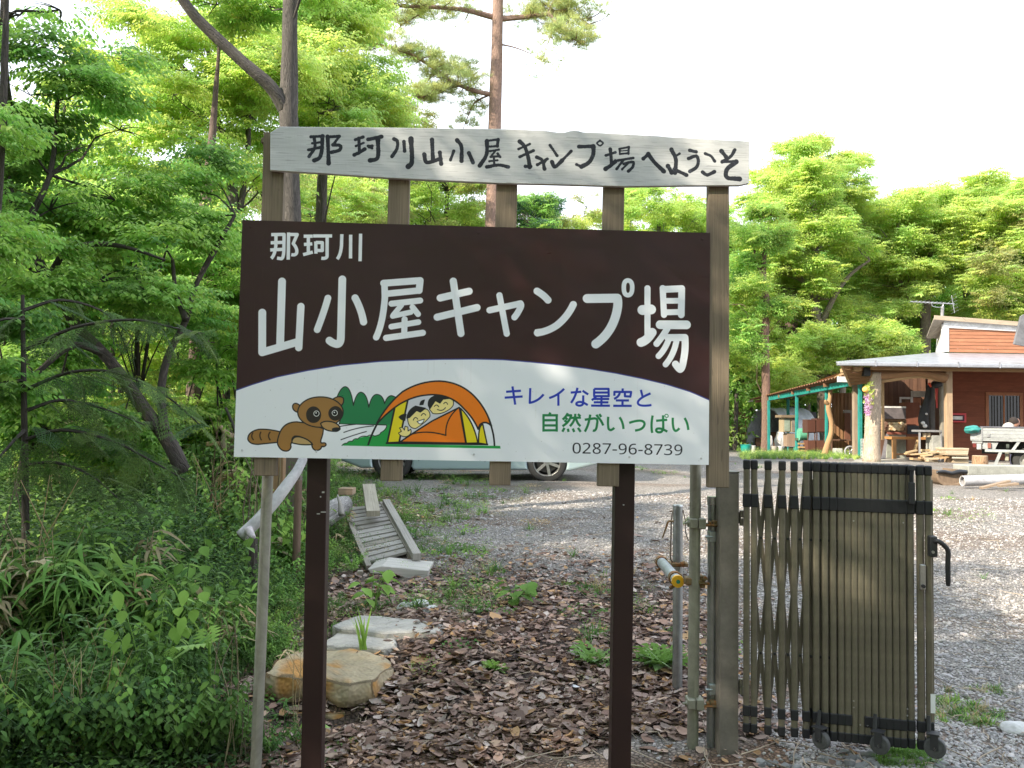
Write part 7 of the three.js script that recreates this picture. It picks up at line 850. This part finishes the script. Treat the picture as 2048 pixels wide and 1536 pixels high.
// ---------- undergrowth ----------
seed = 606;
function stems(n, h, spread, ll, lw, per, droop) { const out = []; for (let i = 0; i < n; i++) { const a = rr(0, 6.28), hh = h * rr(0.6, 1.1), e = V(Math.cos(a) * spread * rr(0.3, 1), hh, Math.sin(a) * spread * rr(0.3, 1)), m = e.clone().multiplyScalar(0.5).add(V(0, hh * 0.12, 0)); out.push(tube([[0, 0, 0, 0.0035], [...m, 0.003], [...e, 0.0015]], 4, 2)); const cv = new THREE.QuadraticBezierCurve3(V(0, 0, 0), m, e); for (let k = 0; k < per; k++) { const t = 0.35 + 0.65 * (k + 0.7) / per, p = cv.getPoint(Math.min(1, t)), b = a + (k % 2 ? 1 : -1) * rr(0.5, 1.4); out.push(put(leafHi(ll * rr(0.7, 1.15), lw * rr(0.8, 1.15), 0.2, 0.25), p, lay(V(Math.cos(b), -droop * rr(0.2, 1.2), Math.sin(b)), rr(-0.4, 0.4)))); } } return merge(out); }
function sasa(n, h, L, w) { const out = []; for (let i = 0; i < n; i++) { const a = rr(0, 6.28), e = V(Math.cos(a) * 0.12, h * rr(0.6, 1.1), Math.sin(a) * 0.12); out.push(tube([[0, 0, 0, 0.003], [...e.clone().multiplyScalar(0.6), 0.003], [...e, 0.002]], 4, 2)); for (let k = 0; k < 6; k++) { const b = rr(0, 6.28), d = V(Math.cos(b), rr(0.1, 0.9), Math.sin(b)); out.push(put(bladeGeo(L * rr(0.7, 1.1), w, rr(0.5, 1.3)), e.clone().multiplyScalar(rr(0.75, 1)), lay(d, rr(-0.5, 0.5)))); } } return merge(out); }
function tuft(n, h, w, sp = 0.5) { const out = []; for (let i = 0; i < n; i++) { const a = rr(0, 6.28), d = V(Math.cos(a) * sp * rr(0.2, 1), 1, Math.sin(a) * sp * rr(0.2, 1)); out.push(put(bladeGeo(h * rr(0.6, 1.1), w, rr(0.3, 1.2), 3), V(rr(-0.03, 0.03), 0, rr(-0.03, 0.03)), lay(d, 0))); } return merge(out); }
function lobed(L, W) { const out = [leafGeo(L, W * 0.5, 0.15, 0.2)]; for (let k = 0; k < 5; k++) for (const s of [-1, 1]) { const t = 0.2 + k * 0.15; out.push(put(leafGeo(W * 0.75 * (1 - Math.abs(t - 0.45)), L * 0.16, 0.1, 0.2), V(0, L * t, 0.01), new THREE.Quaternion().setFromAxisAngle(V(0, 0, 1), -s * 1.05))); } return merge(out); }
function rosette(n, L, W, up) { const lf = lobed(L, W), out = []; for (let i = 0; i < n; i++) { const a = i / n * 6.28 + rr(-0.3, 0.3); out.push(put(lf, V(0, 0.01, 0), lay(V(Math.cos(a), up * rr(0.4, 1.4), Math.sin(a)), rr(-0.2, 0.2)), rr(0.7, 1.1))); } return merge(out); }
function dome(n, r, h, ll, lw) { const out = []; for (let i = 0; i < n; i++) { const a = rr(0, 6.28), k = Math.sqrt(rnd()) * r, y = h * (0.3 + 0.7 * rnd()) * (1 - 0.5 * (k / r) ** 2), b = rr(0, 6.28); out.push(put(leafGeo(ll * rr(0.7, 1.2), lw * rr(0.8, 1.2)), V(Math.cos(a) * k, y, Math.sin(a) * k), lay(V(Math.cos(b), rr(-0.5, 0.5), Math.sin(b)), rr(-0.7, 0.7)))); } return merge(out); }
{
  const S = { herb: [stems(12, 0.36, 0.24, 0.042, 0.023, 9, 0.5), 0.9], herb2: [stems(8, 0.55, 0.28, 0.062, 0.036, 7, 0.6), 0.9], sasa: [sasa(5, 0.6, 0.18, 0.019), 1], sasa2: [sasa(6, 0.42, 0.14, 0.016), 1], shrub: [dome(220, 0.3, 0.6, 0.026, 0.014), 1], shrub2: [dome(110, 0.32, 0.7, 0.042, 0.022), 1], ivy: [dome(60, 0.22, 0.1, 0.036, 0.028), 1], tuft: [tuft(18, 0.26, 0.009), 1], tuft2: [tuft(14, 0.13, 0.007, 0.8), 1], ros: [rosette(7, 0.16, 0.1, 0.5), 1], fine: [dome(90, 0.2, 0.28, 0.022, 0.014), 1], dry: [sasa(1, 0.3, 0.24, 0.022), 1], sapling: [stems(8, 1.25, 0.5, 0.058, 0.032, 16, 0.6), 1], cane: [merge([0, 1, 2].map(() => tube([[rr(-0.1, 0.1), 0, rr(-0.1, 0.1), 0.006], [rr(-0.15, 0.15), 0.6, rr(-0.15, 0.15), 0.005], [rr(-0.4, 0.4), 1.2, rr(-0.4, 0.4), 0.002]], 5, 3))), 1] };
  for (const k in S) S[k] = new Scatter(S[k][0], herbMat);
  const G1 = col(0.145, 0.27, 0.052), G2 = col(0.09, 0.185, 0.042), G3 = col(0.23, 0.39, 0.075), G4 = col(0.055, 0.115, 0.034), STRAW = col(0.42, 0.33, 0.19), addP = (k, x, z, s, c) => S[k].add(V(x, groundY(x, z) - 0.01, z), qe(rr(-0.12, 0.12), rr(0, 6.28), rr(-0.12, 0.12)), s, vary(c, 0.02, 0.22));
  for (let i = 0; i < 15000; i++) { const D = 3.5 + Math.pow(rnd(), 1.5) * 14, e = Math.pow(rnd(), 0.9) * (0.62 * D + 1.2), x = xEdge(D) + rr(-0.05, 0.25) - e, z = -D; if (x < -0.64 * D - 0.6) continue; const edge = xEdge(D) - x, n = N3(x * 0.9, 3, z * 0.9), n2 = N3(x * 0.5, 8, z * 0.5), r = rnd(), near = sstep(edge, 0.05, 0.5), hs = (D > 4.8 && D < 6.4 && edge < 1.0 ? 0.55 : 1) * (0.45 + 0.75 * near) * rr(0.7, 1.15) * (D > 9 ? 1.3 : 1);
    if (D < 4.4 && x > -1.45 && rnd() < 0.65) continue; if (D > 5.9 && D < 6.8 && x > -1.4) continue;
    if (D < 4.6) { const k = r < 0.35 ? 'ivy' : r < 0.55 ? 'herb' : r < 0.7 ? 'fine' : r < 0.85 ? 'tuft2' : r < 0.93 ? 'ros' : 'sasa2'; addP(k, x, z, hs * 0.85, r < 0.93 ? pick([G1, G2, G4, G2]) : G2); if (rnd() < 0.1) addP(pick(['cane', 'dry']), x, z, rr(0.2, 0.5), pick([STRAW, col(0.2, 0.15, 0.1)])); continue; }
    if (n2 < -0.05 && x < -1.7) { addP(r < 0.75 ? 'shrub' : r < 0.92 ? 'shrub2' : 'herb', x, z, hs * 1.15, r < 0.6 ? G4 : r < 0.8 ? G2 : G1); continue; }
    if (n > 0.12) addP(r < 0.6 ? 'sasa' : r < 0.8 ? 'sasa2' : 'tuft', x, z, hs * 1.05, r < 0.1 ? STRAW : pick([G1, G2, G1])); else addP(r < 0.3 ? 'herb' : r < 0.5 ? 'fine' : r < 0.62 ? 'herb2' : r < 0.75 ? 'ivy' : r < 0.92 ? 'sasa2' : 'tuft', x, z, hs, pick([G1, G3, G2, G1])); const byLog = D > 4.6 && D < 6.6 && edge < 1.1; if (rnd() < 0.045 && edge > 0.35 && !byLog) addP('sapling', x, z, rr(0.5, 1.1), pick([G1, G3, G2, G2])); if (rnd() < 0.05 && edge > 0.25 && !byLog) addP('cane', x, z, rr(0.5, 1.2), pick([col(0.12, 0.09, 0.06), STRAW, col(0.2, 0.15, 0.1)])); if (rnd() < 0.05) addP('dry', x, z, hs * 1.2, STRAW); }
  const g = thing('undergrowth', 'tangled green undergrowth of herbs, bamboo grass and shrubs below the trees', null); g.userData.kind = 'stuff'; for (const k in S) if (S[k].m.length) S[k].build(k + '_patch', g);
  // weeds thinly spread over the path and yard
  const W = {}; for (const k of ['tuft', 'tuft2', 'fine', 'ivy', 'ros']) W[k] = new Scatter(S[k].geo, herbMat); const addW = (k, x, z, s, c) => W[k].add(V(x, groundY(x, z) - 0.005, z), qe(rr(-0.1, 0.1), rr(0, 6.28), rr(-0.1, 0.1)), s, vary(c, 0.02, 0.2));
  for (let i = 0; i < 26000; i++) { const D = 4.4 + Math.pow(rnd(), 1.3) * 17, x = rnd() < 0.6 ? xEdge(D) + rr(0, 2.2) : rr(-0.3 * D, 0.62 * D), z = -D; if (x < xEdge(D) || (D > 5.9 && D < 6.8 && x < -0.55)) continue; const m = mossy(x, z), k = Math.max(m * 0.42 * (0.3 + 0.7 * sstep(N3(x * 2.2, 4, z * 2.2), -0.25, 0.25)), 0.004, 0.25 * sstep(N3(x * 1.7, 2, z * 1.7), 0.4, 0.6) * (x < 1 ? 1 : 0.2)); if (rnd() > k) continue; const r = rnd(); if (D < 7.4 && x < -0.45 && x > -1.3 && z < -4.1 && D > 4.1 && (D < 5.6 || D > 6.4) && rnd() < 0.8) continue; addW(r < 0.4 ? 'tuft2' : r < 0.6 ? 'tuft' : r < 0.85 ? 'fine' : 'ivy', x, z, rr(0.35, 0.85), rnd() < 0.12 ? STRAW : pick([G1, G2, G2, G3])); }
  for (let i = 0; i < 190; i++) { const p = onGround(1870 + rr(-10, 140) , 1420 + rr(-38, 40)); if (N3(p.x * 5, 1, p.z * 5) < -0.15) continue; addW('tuft2', p.x, p.z, rr(0.3, 0.65), pick([G1, G2, G3, STRAW])); } for (let i = 0; i < 700; i++) { const px = rr(1480, 1740), p = onGround(px, rr(908, 919)); addW(rnd() < 0.7 ? 'tuft' : 'fine', p.x, p.z, rr(0.5, 1.0), pick([G3, G1, LIME])); } for (let i = 0; i < 120; i++) { const p = onGround(rr(1760, 1860), rr(1508, 1536)); addW('tuft2', p.x, p.z, rr(0.3, 0.6), G1); }
  const w = thing('yard_weeds', 'low weeds and grass scattered over the path and gravel yard', null); w.userData.kind = 'stuff'; for (const k in W) if (W[k].m.length) W[k].build(k + '_patch', w);
  // plants one can point to
  const single = (name, label, geo, px, py, s, c, cat = 'plant', D) => { const p = D ? at(px, py, D) : onGround(px, py), q = geo.clone(); q.scale(s, s, s); q.rotateY(rr(0, 6)); q.translate(p.x, p.y - 0.01, p.z); return solo(name, q, leafM({ color: c, transmission: 0.4 }), label, cat, p); };
  const iris = []; for (let i = 0; i < 7; i++) { const a = rr(0, 6.28); iris.push(put(bladeGeo(rr(0.2, 0.33), 0.018, rr(0.05, 0.25)), V(rr(-0.02, 0.02), 0, rr(-0.02, 0.02)), lay(V(Math.cos(a) * 0.22 + 0.06, 1, Math.sin(a) * 0.2), 0))); }
  single('iris_plant', 'tuft of upright sword-shaped leaves between the flat stones', merge(iris), 727, 1296, 0.85, G3, 'plant', 4.55); single('lobed_plant', 'rosette of big lobed leaves at the bottom of the bank', rosette(8, 0.2, 0.13, 0.7), 285, 1500, 0.9, col(0.075, 0.16, 0.06)); single('lobed_plant', 'lobed leafy plant at the foot of the short pipe post', rosette(12, 0.22, 0.14, 0.9), 1320, 1340, 0.95, G1); single('lobed_plant', 'low spreading leafy plant left of the right brown post', rosette(12, 0.17, 0.12, 0.5), 1195, 1332, 1, G1); single('lobed_plant', 'small leafy weed in the dead leaves near the path middle', rosette(8, 0.1, 0.07, 0.7), 990, 1345, 1, G3); single('broadleaf_plant', 'broad-leaved weed growing before the block step', stems(5, 0.35, 0.16, 0.11, 0.075, 4, 0.3), 745, 1232, 1, G3); single('broadleaf_plant', 'broad-leaved weed standing in the dead leaves of the path', stems(6, 0.22, 0.16, 0.1, 0.075, 4, 0.3), 1030, 1215, 1, G1); single('broadleaf_plant', 'single leafy shoot at the foot of the left brown post', stems(2, 0.16, 0.06, 0.1, 0.04, 3, 0.1), 648, 1505, 1, G3); single('sapling', 'young sapling with drooping bright leaves in the undergrowth', stems(7, 0.75, 0.38, 0.105, 0.058, 8, 1.0), 300, 1440, 0.85, G3); single('sapling', 'taller sapling with round leaves beside the left support pole', stems(6, 0.8, 0.35, 0.09, 0.07, 7, 0.8), 415, 1330, 0.9, G1); single('butterbur', 'butterbur with a thick pale stalk and one big leaf', merge([tube([[0, 0, 0, 0.012], [0.04, 0.2, 0, 0.01], [0.09, 0.4, 0, 0.006]], 8, 3), put(lobed(0.2, 0.16), V(0.09, 0.38, 0), lay(V(0.7, 0.1, 0.7), 0.3)), put(lobed(0.16, 0.13), V(0.08, 0.36, 0), lay(V(-0.8, 0.4, 0.2), -0.3))]), 420, 1445, 1, G3); single('grass_tuft', 'stiff grass tuft on the gravel near the right brown post', tuft(26, 0.17, 0.006, 0.7), 1147, 1115, 1, G2, 'grass'); single('grass_tuft', 'small green clump further up the gravel path', tuft(26, 0.16, 0.007, 1), 1062, 1060, 1, G1, 'grass');
  for (const [x, y, a, l] of [[400, 1322, 0.5, 'long dry bamboo leaf hanging over the bank'], [130, 1320, 2.2, 'dry beige bamboo leaves bent at the edge of the shrubs']]) { const p = onGround(x, y + 30), o = [0, 1, 2].map((i) => put(bladeGeo(0.3, 0.03, 0.9), V(0, 0.25, 0), lay(V(Math.cos(a + i * 0.8), 0.2, Math.sin(a + i)), 0.3))); const q = merge(o); q.translate(p.x, p.y, p.z); solo('dry_leaves', q, leafM({ color: STRAW, transmission: 0.2 }), l, 'leaves', p); }
  { const p = onGround(1160, 1388), q = wuv(new THREE.BoxGeometry(0.11, 0.006, 0.03), 'x'); q.rotateZ(-0.1); q.rotateY(-0.75); q.translate(p.x, p.y + 0.025, p.z); solo('metal_strip', q, metal(0.6, 0.62, 0.66, 0.3, 0.7), 'small shiny metal strip lying on the dead leaves', 'strip', p); }
}
renderer.render(scene, camera);
